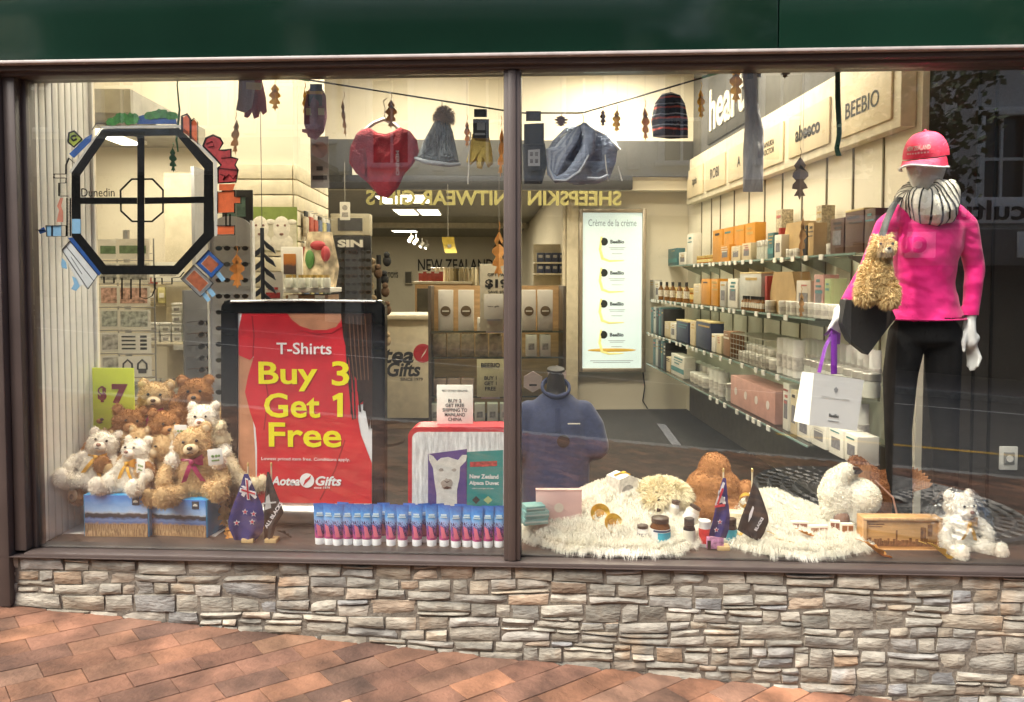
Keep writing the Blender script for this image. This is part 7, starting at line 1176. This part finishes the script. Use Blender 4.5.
HK = {}
def kpoly(px, Y, t=.02, ax=0): return B().prism([P(x, y, Y) for x, y in px], (0, t, 0))
def puff(pts, Y, t, seed=0, n=9, rib=0.):
    """a soft cloth shape: outline filled by rings that swell towards the middle on both sides"""
    cx_ = sum(x for x, y in pts) / len(pts); cy_ = sum(y for x, y in pts) / len(pts); b = B(); m = len(pts)
    for sg in (-1, 1):
        k0 = len(b.v)
        for i in range(n + 1):
            f = 1 - i / n
            for j, (x, y) in enumerate(pts):
                d = t * math.sqrt(max(0, 1 - f * f)); xi, yi = cx_ + (x - cx_) * f, cy_ + (y - cy_) * f; q_ = P(xi, yi, Y); b.v.append(q_ + V((0, sg * d + (.55 * t * mnoise.noise(V((xi * .09, yi * .05, seed))) + .3 * t * mnoise.noise(V((xi * .25 + yi * .05, yi * .08, seed + 4))) + rib * math.sin(xi * 2.6)) * (1 - f ** 6), 0)))
        for i in range(n):
            for j in range(m): a0 = k0 + i * m + j; a1 = k0 + i * m + (j + 1) % m; fc = (a0, a1, a1 + m, a0 + m); b.f.append(fc if sg > 0 else fc[::-1])
    return b
knit = lambda n, c, **k: M(n, c, .9, var=.14, scale=70, bump=.5, bscale=150, sheen=.2, **k)
def dense(pts, step=4):
    o_ = []
    for (x0, y0), (x1, y1) in zip(pts, pts[1:] + pts[:1]):
        k = max(1, int(math.hypot(x1 - x0, y1 - y0) / step)); o_ += [(x0 + (x1 - x0) * i / k, y0 + (y1 - y0) * i / k) for i in range(k)]
    return o_
# gloves, left
o = thing('gloves', 'grey and dark red pair of knitted gloves hanging at the top left', 'gloves', P(246, 72, HY)); part(o, 'grey_glove', puff(dense([(239, 70), (254, 70), (255, 90), (252, 108), (245, 113), (236, 110), (238, 98)]), HY, .014, 1), knit('glove_grey', (.27, .20, .21)), True)
part(o, 'red_glove', puff(dense([(251, 74), (262, 80), (266, 98), (267, 112), (263, 115), (261, 106), (259, 117), (254, 119), (252, 112), (248, 118), (244, 117), (245, 108)]), HY + .02, .012, 2), knit('glove_red', (.32, .02, .05)), True); part(o, 'label_card', kpoly([(246, 82), (262, 83), (261, 90), (246, 89)], HY - .02, .002).join(kpoly([(247, 72), (259, 72), (259, 80), (247, 80)], HY - .02, .002)), M('label_straw', (.6, .56, .32), .6), True); part(o, 'hook', B().tube([P(251, 74, HY), P(251, 60, HY)], .0015, 4), steel, True)
# slipper sock
o = thing('slipper_sock', 'maroon knitted slipper sock with a straw coloured label hanging from the cord end', 'sock', P(315, 84, HY)); part(o, 'sock', puff(dense([(307, 92), (312, 86), (321, 86), (326, 96), (327, 118), (324, 132), (316, 140), (308, 137), (304, 124), (304, 108)]), HY, .024, 3), knit('sock_maroon', (.26, .09, .13)), True)
part(o, 'label_band', kpoly([(306, 108), (324, 108), (324, 115), (306, 115)], HY - .030, .002), M('label_straw'), True); part(o, 'header_card', kpoly([(310, 84), (322, 84), (322, 91), (310, 91)], HY - .02, .003).join(kpoly([(308, 95), (322, 95), (322, 106), (308, 106)], HY - .028, .002)), M('header_black', (.02, .022, .024), .3), True); part(o, 'gold_strip', kpoly([(306, 91), (322, 91), (322, 94), (306, 94)], HY - .024, .002), gold, True); part(o, 'toe_patch', kpoly([(302, 129), (311, 129), (309, 134), (302, 132)], HY - .01, .006), knit('sock_rose', (.45, .2, .22)), True)
# red jumper on a hanger
o = thing('red_jumper', 'dark red knitted cape folded to a heart shape on a white hanger', 'jumper', P(384, 105, HY)); 
part(o, 'cape', puff(dense([(370, 128), (378, 133), (386, 134), (394, 131), (400, 127), (410, 131), (417, 140), (419, 152), (414, 163), (404, 175), (398, 188), (388, 198), (379, 196), (368, 183), (356, 173), (349, 163), (350, 148), (356, 134), (362, 129)], 3), HY, .018, 4, 14), knit('cape_red', (.33, .012, .02)), True); part(o, 'side_fold', puff(dense([(353, 150), (365, 148), (367, 160), (366, 178), (355, 170), (350, 160)]), HY - .017, .007, 5), knit('cape_red_dark', (.22, .010, .016)), True)
part(o, 'hanger', B().tube([P(362, 133, HY + .01), P(374, 123, HY + .01), P(384, 119, HY + .01), P(394, 124, HY + .01), P(402, 132, HY + .01)], .008, 8).tube([P(384, 119, HY + .01), P(385, 108, HY), P(383, 101, HY), P(387, 98, HY)], .0022, 6), M('hanger_white', (.72, .68, .6), .4), True); q = P(397.5, 163, HY - .024); part(o, 'printed_words', txt('MERINO', w=24 * S(397, HY), h=3.4 * S(397, HY), bold=.02).tr(MX.Translation(q) @ MX.Rotation(rad(90), 4, 'Y')), M('print_grey', (.42, .30, .30), .7), True)
# bobble hat
o = thing('bobble_hat', 'grey knitted beanie with a cream fur bobble hanging from the cord', 'beanie', P(442, 110, HY)); bz = B().tr(MX.Identity(4)); part(o, 'crown', puff(dense([(434, 122), (440, 118), (448, 120), (453, 132), (459, 162), (450, 165), (430, 163), (417, 158), (424, 140)], 3), HY, .035, 6, 14, .004), M('hat_grey', (.22, .235, .24), .9, var=.4, scale=40, bump=.9, bscale=60, stretch=(2.5, 1, .8)), True)
part(o, 'brim', B().tube([P(415, 158, HY - .012), P(424, 161.5, HY - .035), P(438, 163.5, HY - .042), P(450, 165, HY - .035), P(460, 164, HY - .01)], [.006, .009, .010, .009, .006], 8), knit('hat_brim', (.38, .39, .40)), True)
fb2 = B().ell(P(444, 117, HY), (.032, .03, .034), 12); part(o, 'bobble', fur(fb2, 1500, .022, .0014, (0, 0, 0), .6, 4), M('bobble_cream', (.62, .47, .27), .9, var=.1, isl=.2), True, smooth=60); part(o, 'loop', B().tube([P(442, 116, HY), P(442, 100, HY)], .002, 4), M('thread'), True)
# yellow gloves
o = thing('gloves', 'mustard yellow gloves with a black header card left of the mullion', 'gloves', P(480, 110, HY)); part(o, 'glove', puff(dense([(472, 134), (488, 132), (492, 150), (493, 164), (488, 168), (485, 160), (482, 169), (477, 168), (476, 160), (471, 165), (466, 162), (470, 148)]), HY, .018, 7), knit('glove_mustard', (.62, .46, .12)), True); part(o, 'header_card', kpoly([(473, 119), (489, 119), (489, 138), (473, 138)], HY - .024, .003).join(kpoly([(474, 109), (487, 109), (487, 117), (474, 117)], HY - .02, .003)), M('header_black'), True); part(o, 'card_print', kpoly([(474.5, 133), (485, 133), (485, 135), (474.5, 135)], HY - .0255, .001).join(kpoly([(477, 123), (485, 123), (485, 130), (477, 130)], HY - .0255, .001)), M('card_print_grey', (.3, .32, .33), .5), True); part(o, 'white_stem', B().tube([P(470.5, 132, HY - .02), P(469, 160, HY - .02), P(468, 184, HY - .02)], .003, 5), M('hanger_white'), True)
# black packed item right of the mullion
o = thing('packed_gloves', 'black packed gloves with a white tag hanging right of the mullion', 'gloves', P(532, 112, HY)); part(o, 'header_card', kpoly([(526, 111), (541, 111), (541, 121), (526, 121)], HY - .015, .003).join(kpoly([(524, 124), (544, 123), (544, 144), (524, 144)], HY - .02, .006)), M('header_black'), True); part(o, 'glove', puff(dense([(522, 144), (545, 143), (547, 165), (542, 184), (524, 184)]), HY, .02, 8), knit('glove_charcoal', (.055, .056, .058)), True); part(o, 'white_tag', kpoly([(528, 150), (540, 149), (540, 166), (528, 166)], HY - .03, .002), M('tag_white'), True); part(o, 'tag_print', kpoly([(530, 152), (533, 152), (533, 156), (530, 156)], HY - .0315, .001).join(kpoly([(535, 152), (538, 152), (538, 156), (535, 156)], HY - .0315, .001)).join(kpoly([(530, 159), (533, 159), (533, 163), (530, 163)], HY - .0315, .001)).join(kpoly([(535, 159), (538, 159), (538, 163), (535, 163)], HY - .0315, .001)), gl_, True)
# blue snood on hanger
o = thing('snood', 'blue grey knitted snood looped over a hanger right of the mullion', 'scarf', P(583, 126, HY)); sn = M('snood_blue', (.30, .34, .44), .9, var=.2, scale=30, bump=.9, bscale=45, stretch=(1, 1, 3)); sn2 = M('snood_pale', (.46, .50, .58), .9, var=.15, scale=30, bump=.6, bscale=60)
part(o, 'back_fall', puff(dense([(553, 140), (565, 128), (580, 125), (600, 128), (613, 134), (618, 145), (616, 162), (610, 178), (597, 184), (575, 185), (555, 178), (546, 165), (546, 152)], 3), HY + .02, .045, 9, 16, .004), sn, True)
for k in range(6): f = k / 5; part(o, 'fold', B().tube([P(581 - 2 * k, 127 + k, HY - .03), P(573 - 3.5 * k + 2, 140 + 2 * k, HY - .05), P(562 - 2.5 * k, 160 - 2 * k, HY - .05), P(556 - k, 174 - 1 * k, HY - .04)], [.012, .017, .016, .010], 8), sn2 if k % 2 else sn, True)
part(o, 'front_loop', B().tube([P(583, 126, HY - .03), P(590, 134, HY - .055), P(588, 150, HY - .06), P(578, 166, HY - .06), P(567, 177, HY - .058), P(556, 180, HY - .05), P(550, 173, HY - .045), P(549, 158, HY - .035), P(553, 146, HY - .03)], [.018, .026, .028, .026, .02, .014, .012, .010, .008], 10), sn, True); part(o, 'pale_edge', B().tube([P(551, 152, HY - .05), P(549, 168, HY - .06), P(554, 180, HY - .068), P(566, 180.5, HY - .075), P(580, 171, HY - .082), P(589, 155, HY - .085)], .005, 6).tube([P(587, 178, HY - .05), P(600, 178.5, HY - .05), P(608, 175, HY - .04)], .006, 6), M('snood_edge', (.50, .52, .56), .85), True)
part(o, 'hanger', B().tube([P(560, 138, HY), P(583, 124, HY), P(606, 135, HY), P(620, 150, HY)], .006, 6).tube([P(583, 124, HY), P(584, 117, HY), P(581, 113, HY), P(583, 111, HY)], .0022, 6).tube([P(604, 144, HY - .02), P(606, 165, HY - .03), P(608, 181, HY - .03)], .003, 5).tube([P(618, 166, HY), P(622, 181, HY)], .003, 5), M('hanger_white'), True)
# striped beanie
o = thing('striped_beanie', 'navy beanie with red and grey stripes hanging by the orange leaves', 'beanie', P(670, 92, HY)); q = P(670, 115, HY)
part(o, 'beanie', puff(dense([(653, 137), (651, 120), (655, 103), (662, 94), (671, 92), (680, 95), (685, 104), (688, 120), (688, 138), (670, 139)], 3), HY, .045, 10, 14, .002), Mstripe('beanie_stripe', [(0, (.018, .02, .035)), (.30, (.55, .08, .05)), (.48, (.02, .022, .035)), (.68, (.36, .38, .42)), (.80, (.02, .022, .035))], 24.), True); part(o, 'thread', B().tube([P(670, 92, HY), P(670, 86.5, HY)], .0015, 4), M('thread'), True)
# long grey stocking, hung from a clip
o = thing('long_stocking', 'long grey knitted stocking hanging before the heart sign', 'stocking', P(752, 70, HY)); part(o, 'stocking', puff(dense([(742, 66), (757, 66), (757, 100), (764, 130), (763, 192), (743, 192), (743, 150), (745, 118)], 4), HY, .022, 11, 10), M('stocking_grey', (.26, .24, .22), .9, var=.18, scale=20, bump=.5, bscale=40, stretch=(3, 1, .6)), True); part(o, 'clip', kpoly([(748, 68), (753, 68), (753, 78), (748, 78)], HY - .03, .012).join(kpoly([(757, 66), (761, 66), (761, 77), (757, 77)], HY - .01, .012)), M('header_black'), True); part(o, 'hook', B().tube([P(750, 66, HY), P(750, 50, HY)], .0015, 4), steel, True)
# green ribbons
for x, pts, lab in ((178, [(179, 60), (177, 85), (180, 110), (176, 140), (178, 152)], 'narrow green ribbon hanging before the painted octagon'), (838, [(838, 58), (838, 100), (839, 135), (837, 148), (839, 156)], 'dark green ribbon hanging between the tan brand panels')):
    wd_ = .004 if x == 178 else .010; one('ribbon', B().grid(lambda a, c: P(np.interp(c, np.linspace(0, 1, 5), [q_[0] for q_ in pts]), np.interp(c, np.linspace(0, 1, 5), [q_[1] for q_ in pts]), .14 + .006 * math.sin(7 * c)) + V(((a - .5) * wd_ * 2, .004 * math.sin(9 * c + a), 0)), 4, 24), M('ribbon_green_%d' % x, (.03, .16, .07) if x == 178 else (.02, .075, .05), .5), lab, 'ribbon', P(x, 80, .14), world=True)
    if x == 178: one('green_leaf', leaf_mesh(.10, .03, 3, .3), M('ribbon_green_178'), 'slim green leaf at the end of the narrow green ribbon', 'leaf', P(173, 160, .14), .2)
# hanging notice strip with a round sign
q = P(320, 188, .5); a = P(312, 188, .5); c = P(332, 138, .5); o = thing('notice_banner', 'grey hanging notice with a crossed circle above the dark doorway', 'notice', q); w_ = 18 * S(320, .5); hh_ = 50 * S(320, .5)
part(o, 'banner', B().box((0, 0, hh_ / 2), (w_, .003, hh_)), M('banner_grey', (.30, .29, .27), .5), ); part(o, 'round_mark', B().lathe([(w_ * .36, 0), (w_ * .44, 0), (w_ * .44, .001), (w_ * .36, .001)], (0, -.002, hh_ * .74), 24, MX.Rotation(rad(90), 3, 'X')).box((0, -.0025, hh_ * .74), (.006, .001, w_ * .8), rot=MX.Rotation(rad(-38), 3, 'Y')), M('banner_red', (.26, .15, .13), .6)); part(o, 'print', B().box((0, -.0025, hh_ * .2), (w_ * .8, .001, hh_ * .08)).box((0, -.0025, hh_ * .38), (w_ * .35, .001, hh_ * .08)), dink); part(o, 'thread', B().tube([(0, 0, hh_), (0, 0, 2.7 - q.z)], .0008, 3), M('thread'))
# ================================================================== mannequin
MY = .36
mk = S(925, MY)
def J(px, py, dy=0.): return P(px, py, MY + dy)
mq = thing('mannequin', 'faceless white mannequin in a pink top, black leggings, striped snood and pink cap', 'mannequin', (X(925, MY), MY, ZBED))
mw = M('mannequin_white', (.78, .77, .75), .3, var=.03, coat=.2)
HEADR = MX.Rotation(rad(-42), 3, 'Z') @ MX.Rotation(rad(14), 3, 'X')
hc = J(926, 164, -.02)
b = B(); b.ell(hc, (.074, .092, .108), 20, HEADR); b.ell(hc + HEADR @ V((0, -.035, -.05)), (.055, .055, .062), 16, HEADR); b.ell(hc + HEADR @ V((0, -.092, -.01)), (.012, .018, .026), 10, HEADR); b.ell(hc + HEADR @ V((0, -.075, -.058)), (.026, .016, .012), 10, HEADR)
b.caps([J(929, 178, .02), J(931, 205, .03)], [.052, .058], 14); b.caps([J(931, 205, .03), J(927, 240, .03), J(926, 285, .03), J(926, 322, .03)], [.06, .07, .065, .085], 16)
b.caps([J(893, 222, .02), J(869, 268, .03), J(848, 302, -.02)], [.036, .030, .026], 12); b.caps([J(963, 222, .02), J(975, 270, .03), J(970, 316, .0)], [.036, .030, .026], 12)
def hand(w0, tips, pts):
    for ps, rs in pts: b.caps(ps, rs, 10)
hl = [([J(847, 303, -.02), J(842, 311, -.03), J(838, 318, -.035)], [.024, .027, .024]), ([J(841, 316, -.03), J(839, 312, -.03)], [.022, .024])]
for i, (x1, y1, x2, y2, x3, y3) in enumerate(((834, 321, 830, 328, 828, 332), (836, 322, 832.5, 330, 830.5, 334), (838.5, 323, 836, 331, 834, 335), (841, 322, 840, 329, 839, 333))): hl.append(([J(841, 314, -.032), J(x1, y1, -.05 + .01 * i), J(x2, y2, -.06 + .012 * i), J(x3, y3, -.05 + .012 * i)], [.013, .0105, .0095, .0075]))
hl.append(([J(846, 308, -.035), J(845, 316, -.055), J(843, 323, -.062)], [.013, .011, .008]))
hand(None, None, hl)
hr = [([J(970, 318, 0), J(969, 330, -.01), J(970, 342, -.015)], [.023, .028, .030]), ([J(966, 338, -.01), J(974, 338, -.01)], [.024, .024])]
for i, (x1, y1, x2, y2, x3, y3) in enumerate(((977, 352, 980, 358, 977.5, 366), (974.5, 354, 977, 361, 974, 369), (971.5, 354, 973, 362, 970.5, 370), (968.5, 352, 969, 360, 968, 366))): hr.append(([J(971 + .8 * (1 - i), 341, -.015), J(x1, y1, -.015 + .012 * i), J(x2, y2, -.025 + .013 * i), J(x3, y3, -.03 + .013 * i)], [.015, .0115, .010, .0075]))
hr.append(([J(966, 332, -.02), J(963.5, 342, -.04), J(964, 351, -.045)], [.014, .0115, .008])); hand(None, None, hr)
for sx, pts in ((0, [(907, 332, .02), (900, 375, .01), (898, 430, .0), (899, 470, .015), (902, 528, .01)]), (1, [(943, 332, .02), (943, 375, .01), (945, 430, .0), (946, 470, .015), (945, 522, .03)])):
    b.caps([J(*q_) for q_ in pts], [.060, .054, .043, .042, .032], 14); an = J(*pts[-1]); zf = ZBED + .03; b.caps([an, V((an.x, an.y - .0, zf + .03)), V((an.x - .02, an.y - .07, zf)), V((an.x - .03, an.y - .12, zf - .004))], [.036, .036, .03, .022], 12)
body = remesh(b, .0055, 5); part(mq, 'body', body, mw, True)
part(mq, 'base_plate', B().lathe([(.17, 0), (.17, .008), (.165, .01), (0, .01)], (X(925, MY), MY + .02, ZBED), 28), M('base_glass', (.2, .2, .2), .1), True)
# clothes
tp = B(); tp.caps([J(931, 208, .03), J(930, 222, .025)], [.075, .10], 16)
prof = ((930, 218, .125, .08), (930, 228, .142, .095), (927, 245, .142, .11), (925, 265, .126, .105), (925, 285, .117, .10), (925, 303, .134, .112), (925, 318, .152, .125), (925, 334, .165, .13))
for i in range(57):
    y = 218 + 2 * i + .001; k = max(j for j in range(7) if prof[j][1] <= y); f_ = (y - prof[k][1]) / (prof[k + 1][1] - prof[k][1]); f_ = f_ * f_ * (3 - 2 * f_)
    x, _, rx, ry = [a_ + (c_ - a_) * f_ for a_, c_ in zip(prof[k], prof[k + 1])]; tp.ell(J(x, y, .02), (rx, ry, .035), 26)
tp.ell(J(913, 247, -.045), (.052, .05, .052), 14).ell(J(940, 247, -.045), (.052, .05, .052), 14)
tp.caps([J(903, 216, .02), J(887, 226, .02), J(869, 268, .03), J(852, 296, -.005), J(846, 306, -.025)], [.058, .049, .039, .034, .032], 14); tp.caps([J(952, 216, .02), J(966, 226, .02), J(975, 270, .03), J(971, 305, .005), J(970, 318, -.0)], [.058, .049, .041, .035, .033], 14)
tp = remesh(tp, .008, 10)
for i, p_ in enumerate(tp.v): f_ = .006 * mnoise.noise(V((p_.x * 10 + p_.z * 6, p_.y * 8, p_.z * 20))) + .003 * mnoise.noise(V((p_.x * 30, p_.y * 20, p_.z * 44 + p_.x * 20))); tp.v[i] = p_ + V((f_, f_ * 1.4, 0))
zh = J(925, 319, .0).z; cuffL = J(846, 303, -.02); cuffR = J(970, 316, 0); sl_ = zh; kf = []
def keepv(p_):
    if abs(p_.x - X(925, MY)) < .175 and p_.z < zh + .01 * math.sin(p_.x * 12): return False
    dl = J(846, 303, -.02) - J(869, 268, .03); dl.normalize()
    if p_.x < X(868, MY) and (p_ - cuffL).dot(dl) > 0: return False
    if p_.x > X(958, MY) and p_.z < cuffR.z: return False
    return True
fl = [keepv(p_) for p_ in tp.v]; tp.f = [f for f in tp.f if all(fl[i] for i in f)]; used = sorted({i for f in tp.f for i in f}); mp = {i: k for k, i in enumerate(used)}; tp.v = [tp.v[i] for i in used]; tp.f = [tuple(mp[i] for i in f) for f in tp.f]
pinkm = M('top_pink', (.72, .004, .19), .8, var=.08, scale=14, bump=.25, bscale=22, sheen=.2); part(mq, 'long_sleeved_top', tp, pinkm, True, smooth=80)
hem = B().tube([J(925 + 38.5 * math.sin(a_), 318.5, .02) + V((0, -.127 * math.cos(a_), 0)) for a_ in [k * math.pi / 18 for k in range(37)]], .0045, 6, cap=False); part(mq, 'hem', hem, pinkm, True)
lg = B()
for i in range(12): lg.ell(J(925, 306 + 3 * i, .02), (.105 + .003 * i, .095 + .001 * i, .035), 24)
for pts in ([(907, 336, .02), (900, 375, .01), (898, 430, .0), (899, 470, .015), (902, 515, .012)], [(943, 336, .02), (943, 375, .01), (945, 430, .0), (946, 470, .015), (945, 510, .03)]): lg.caps([J(*q_) for q_ in pts], [.078, .070, .055, .053, .042], 16)
part(mq, 'leggings', remesh(lg, .009, 5), M('leggings_black', (.010, .0095, .010), .9, var=.2, bump=.2, bscale=20, spec=.2), True, smooth=80)
# striped snood
sc_ = J(926, 199, -.005); RT = MX.Rotation(rad(-14), 3, 'Y') @ MX.Rotation(rad(30), 3, 'X')
def sno(a_, c_, e=0., tw=0.):
    th = 2 * math.pi * a_; ph = 2 * math.pi * c_; wv = 1 + .05 * math.sin(5 * th) + .03 * math.sin(11 * th + 1); rr = .044 * wv * (1 + .16 * math.sin(2 * ph + 3 * th + .6) + .08 * math.sin(3 * ph - 2 * th)) * (1.25 if math.cos(th + math.pi / 2) > 0 else 1) * (1 + .25 * max(0, -math.sin(th))) + e + .006 * mnoise.noise(V((math.cos(th) * 3, math.sin(th) * 3, ph)))
    return sc_ + RT @ V(((.066 + rr * math.cos(ph)) * math.cos(th), (.068 + rr * math.cos(ph)) * math.sin(th), rr * 1.25 * math.sin(ph)))
part(mq, 'snood', B().grid(sno, 72, 18), M('snood_white', (.78, .74, .64), .9, bump=.3, bscale=120), True, smooth=80)
sb2 = B()
for k in range(26): a0 = k / 26 + .008 * math.sin(k * 5); sb2.grid(lambda a_, c_: sno(a0 + (.0095 + .002 * math.sin(8 * c_ + k)) * a_ + .012 * math.sin(6.283 * c_ + k), c_, .0018), 2, 18)
part(mq, 'snood_stripes', sb2, M('snood_black', (.02, .018, .018), .9), True, smooth=80)
# cap
cm = M('cap_pink', (.80, .035, .10), .75, var=.06, scale=20, bump=.2, bscale=140); cc = hc + HEADR @ V((0, .004, .028)); HR2 = HEADR @ MX.Rotation(rad(-4), 3, 'X')
part(mq, 'cap_crown', B().grid(lambda a_, c_: cc + HR2 @ V((.086 * math.cos(2 * math.pi * a_) * math.cos(c_ * math.pi / 2) ** .8, .103 * math.sin(2 * math.pi * a_) * math.cos(c_ * math.pi / 2) ** .8, .105 * math.sin(c_ * math.pi / 2))), 32, 12), cm, True, smooth=80)
def brim(a_, c_, e=0.): th = math.pi * (1.06 + .88 * a_); rr = 1 + (.78 + e) * c_ * math.sin(math.pi * a_) ** .55; return cc + HR2 @ V((.087 * math.cos(th) * (1 + .06 * c_), .104 * math.sin(th) * rr, -.004 - .030 * c_ * abs(math.cos(th)) ** 1.5 - .012 * c_))
bb_ = B().grid(brim, 24, 8); k = len(bb_.v); m = len(bb_.f); bb_.v += [v - V((0, 0, .003)) for v in bb_.v]; bb_.f += [tuple(i + k for i in f[::-1]) for f in bb_.f[:m]]; part(mq, 'cap_brim', bb_, cm, True, smooth=80)
part(mq, 'brim_edge', B().tube([brim(a_ / 24, 1.0, .03) - V((0, 0, .002)) for a_ in range(25)], .0045, 6), M('cap_white', (.82, .82, .84), .35), True); part(mq, 'cap_button', B().ell(cc + HR2 @ V((0, 0, .106)), .008, 8), cm, True)
def capface(T): # wrap flat lettering onto the front of the crown
    for i, v_ in enumerate(T.v): th = -math.pi / 2 + v_.x / .09; ph = .42 + v_.z / .105; e = 1.012 + (-v_.y) * 4; T.v[i] = cc + HR2 @ V((.086 * math.cos(th) * math.cos(ph) ** .8 * e, .103 * math.sin(th) * math.cos(ph) ** .8 * e, .105 * math.sin(ph) * e))
    return T
part(mq, 'cap_lettering', capface(txt('NEW ZEALAND', w=.105, h=.020, bold=.03)), M('cap_letter', (.80, .50, .48), .6), True); b = B()
for k in range(8): b.box((-.042 + .012 * k, -.0005, -.022), (.007, .001, .006))
part(mq, 'cap_motif', capface(b), M('cap_letter'), True)
# alpaca bag
bgm = M('strap_black', (.018, .017, .017), .6, var=.15)
sb3 = thing('shoulder_bag', 'black shoulder bag hanging at the mannequin hip on a wide strap', 'bag', J(868, 320, -.08))
part(sb3, 'strap', B().tube([J(899, 198, -.03), J(893, 206, -.055), J(886, 222, -.105), J(881, 240, -.125), J(872, 280, -.12), J(866, 305, -.10)], .017, 8, flat=.3), bgm, True)
part(sb3, 'body', B().prism([J(x, y, -.10) for x, y in ((846, 300), (888, 300), (896, 318), (882, 336), (868, 355), (851, 341), (842, 322))], (0, .07, 0)), bgm, True)
q = J(876, 303, -.16); k_ = S(876, MY - .16) * .93; b = B().ell((-1 * k_, 0, 26 * k_), (16 * k_, .062, 24 * k_), 18).caps([(1 * k_, -.0, 48 * k_), (4 * k_, -.01, 60 * k_)], [10.5 * k_, 10 * k_], 14).ell((4 * k_, -.03, 61 * k_), (11 * k_, .05, 9.5 * k_), 14).ell((5 * k_, -.062, 58 * k_), (6 * k_, .02, 5 * k_), 12)
for sx in (-1, 1): b.ell((4 * k_ + sx * 8 * k_, -.01, 72 * k_), (2.5 * k_, .008, 6 * k_), 8)
b.caps([(-11 * k_, -.02, 18 * k_), (-15 * k_, -.04, 7 * k_)], [11 * k_, 9 * k_], 12).caps([(10 * k_, -.02, 16 * k_), (10 * k_, -.04, 5 * k_)], [11 * k_, 9.5 * k_], 12)
o = fuzzy('alpaca_toy', 'fluffy tan toy alpaca hanging on the black bag strap', 'soft toy', q, b, M('plush_alpaca', (.78, .56, .27), .95, var=.1, isl=.10), 9000, .019, vox=.008, seed=9, rz=rad(-6))
for sx in (-1, 1): part(o, 'eye', B().ell((4 * k_ + sx * 6 * k_, -.076, 64 * k_), .006, 8), eyem)
part(o, 'muzzle', B().ell((5 * k_, -.083, 57 * k_), (.016, .01, .013), 10), M('muzzle_alpaca', (.75, .66, .5), .9)); part(o, 'nose', B().ell((5 * k_, -.094, 59 * k_), (.008, .004, .005), 8), nosem)
# gift bag on purple ribbon
GBY = MY - .08
o = thing('gift_bag', 'white paper gift bag held by the mannequin on a purple ribbon', 'gift bag', P(838, 428, GBY)); fr3 = [P(814, 373, GBY - .03), P(864, 380, GBY + .02), P(857, 431, GBY + .02), P(809, 425, GBY - .03)]; sd = [P(802, 371.5, GBY + .05), P(793.5, 421, GBY + .05)]
f_ = fr3; nn = (f_[1] - f_[0]).cross(f_[3] - f_[0]).normalized()
if nn.y > 0: nn = -nn
bk1 = f_[1] - (f_[0] - sd[0]) * 1.0; bk2 = f_[2] - (f_[3] - sd[1]) * 1.0
bag = B().add([f_[0], f_[1], f_[2], f_[3], sd[0], sd[1], bk1, bk2], [(0, 3, 2, 1), (4, 5, 3, 0), (1, 2, 7, 6), (6, 7, 5, 4), (3, 5, 7, 2)]); part(o, 'body', bag, M('bag_white', (.92, .91, .88), .5, var=.02), True, smooth=0)
def onface(T, fu, fv): # flat print placed on the bag front by fractions of its width and height
    U_ = (f_[1] - f_[0]); Vd = (f_[3] - f_[0]); u_ = U_.normalized(); v_ = -Vd.normalized(); c0 = f_[0] + U_ * fu + Vd * fv + nn * .001; T.v = [c0 + u_ * p_.x + v_ * p_.z + nn * (-p_.y) for p_ in T.v]; return T
part(o, 'crest', onface(B().prism([(0, 0, .012), (.010, 0, .002), (.006, 0, -.008), (.0, 0, -.014), (-.006, 0, -.008), (-.010, 0, .002)], (0, -.0008, 0)), .46, .26), M('bag_grey', (.35, .35, .36), .6), True); part(o, 'faint_words', onface(txt('CRÈME DE LA CRÈME', w=.13, h=.010), .46, .42), M('bag_faint', (.62, .60, .56), .6), True); part(o, 'lettering', onface(txt('BeeBio', w=.045, h=.014, bold=.01), .47, .76), dink, True); part(o, 'small_print', onface(B().box((0, -.0005, 0), (.05, .001, .003)), .47, .87), M('bag_grey'), True)
part(o, 'ribbon_handle', B().tube([P(833, 331, GBY + .01), P(825, 348, GBY - .01), P(819, 372.5, GBY - .02)], .010, 8, flat=.25).tube([P(834, 331, GBY + .0), P(834, 350, GBY - .02), P(834, 374, GBY - .012)], .013, 8, flat=.25).tube([P(826, 335, GBY + .02), P(831, 329, GBY - .02), P(838, 334, GBY + .0), P(837, 344, GBY + .01)], .011, 8, flat=.3), M('ribbon_purple', (.20, .025, .36), .35, var=.15), True); part(o, 'paper_lining', B().add([f_[0] + V((0, 0, .001)), f_[1] + V((0, 0, .001)), bk1, sd[0]], [(0, 1, 2, 3)]), M('bag_inside', (.62, .58, .5), .6), True)
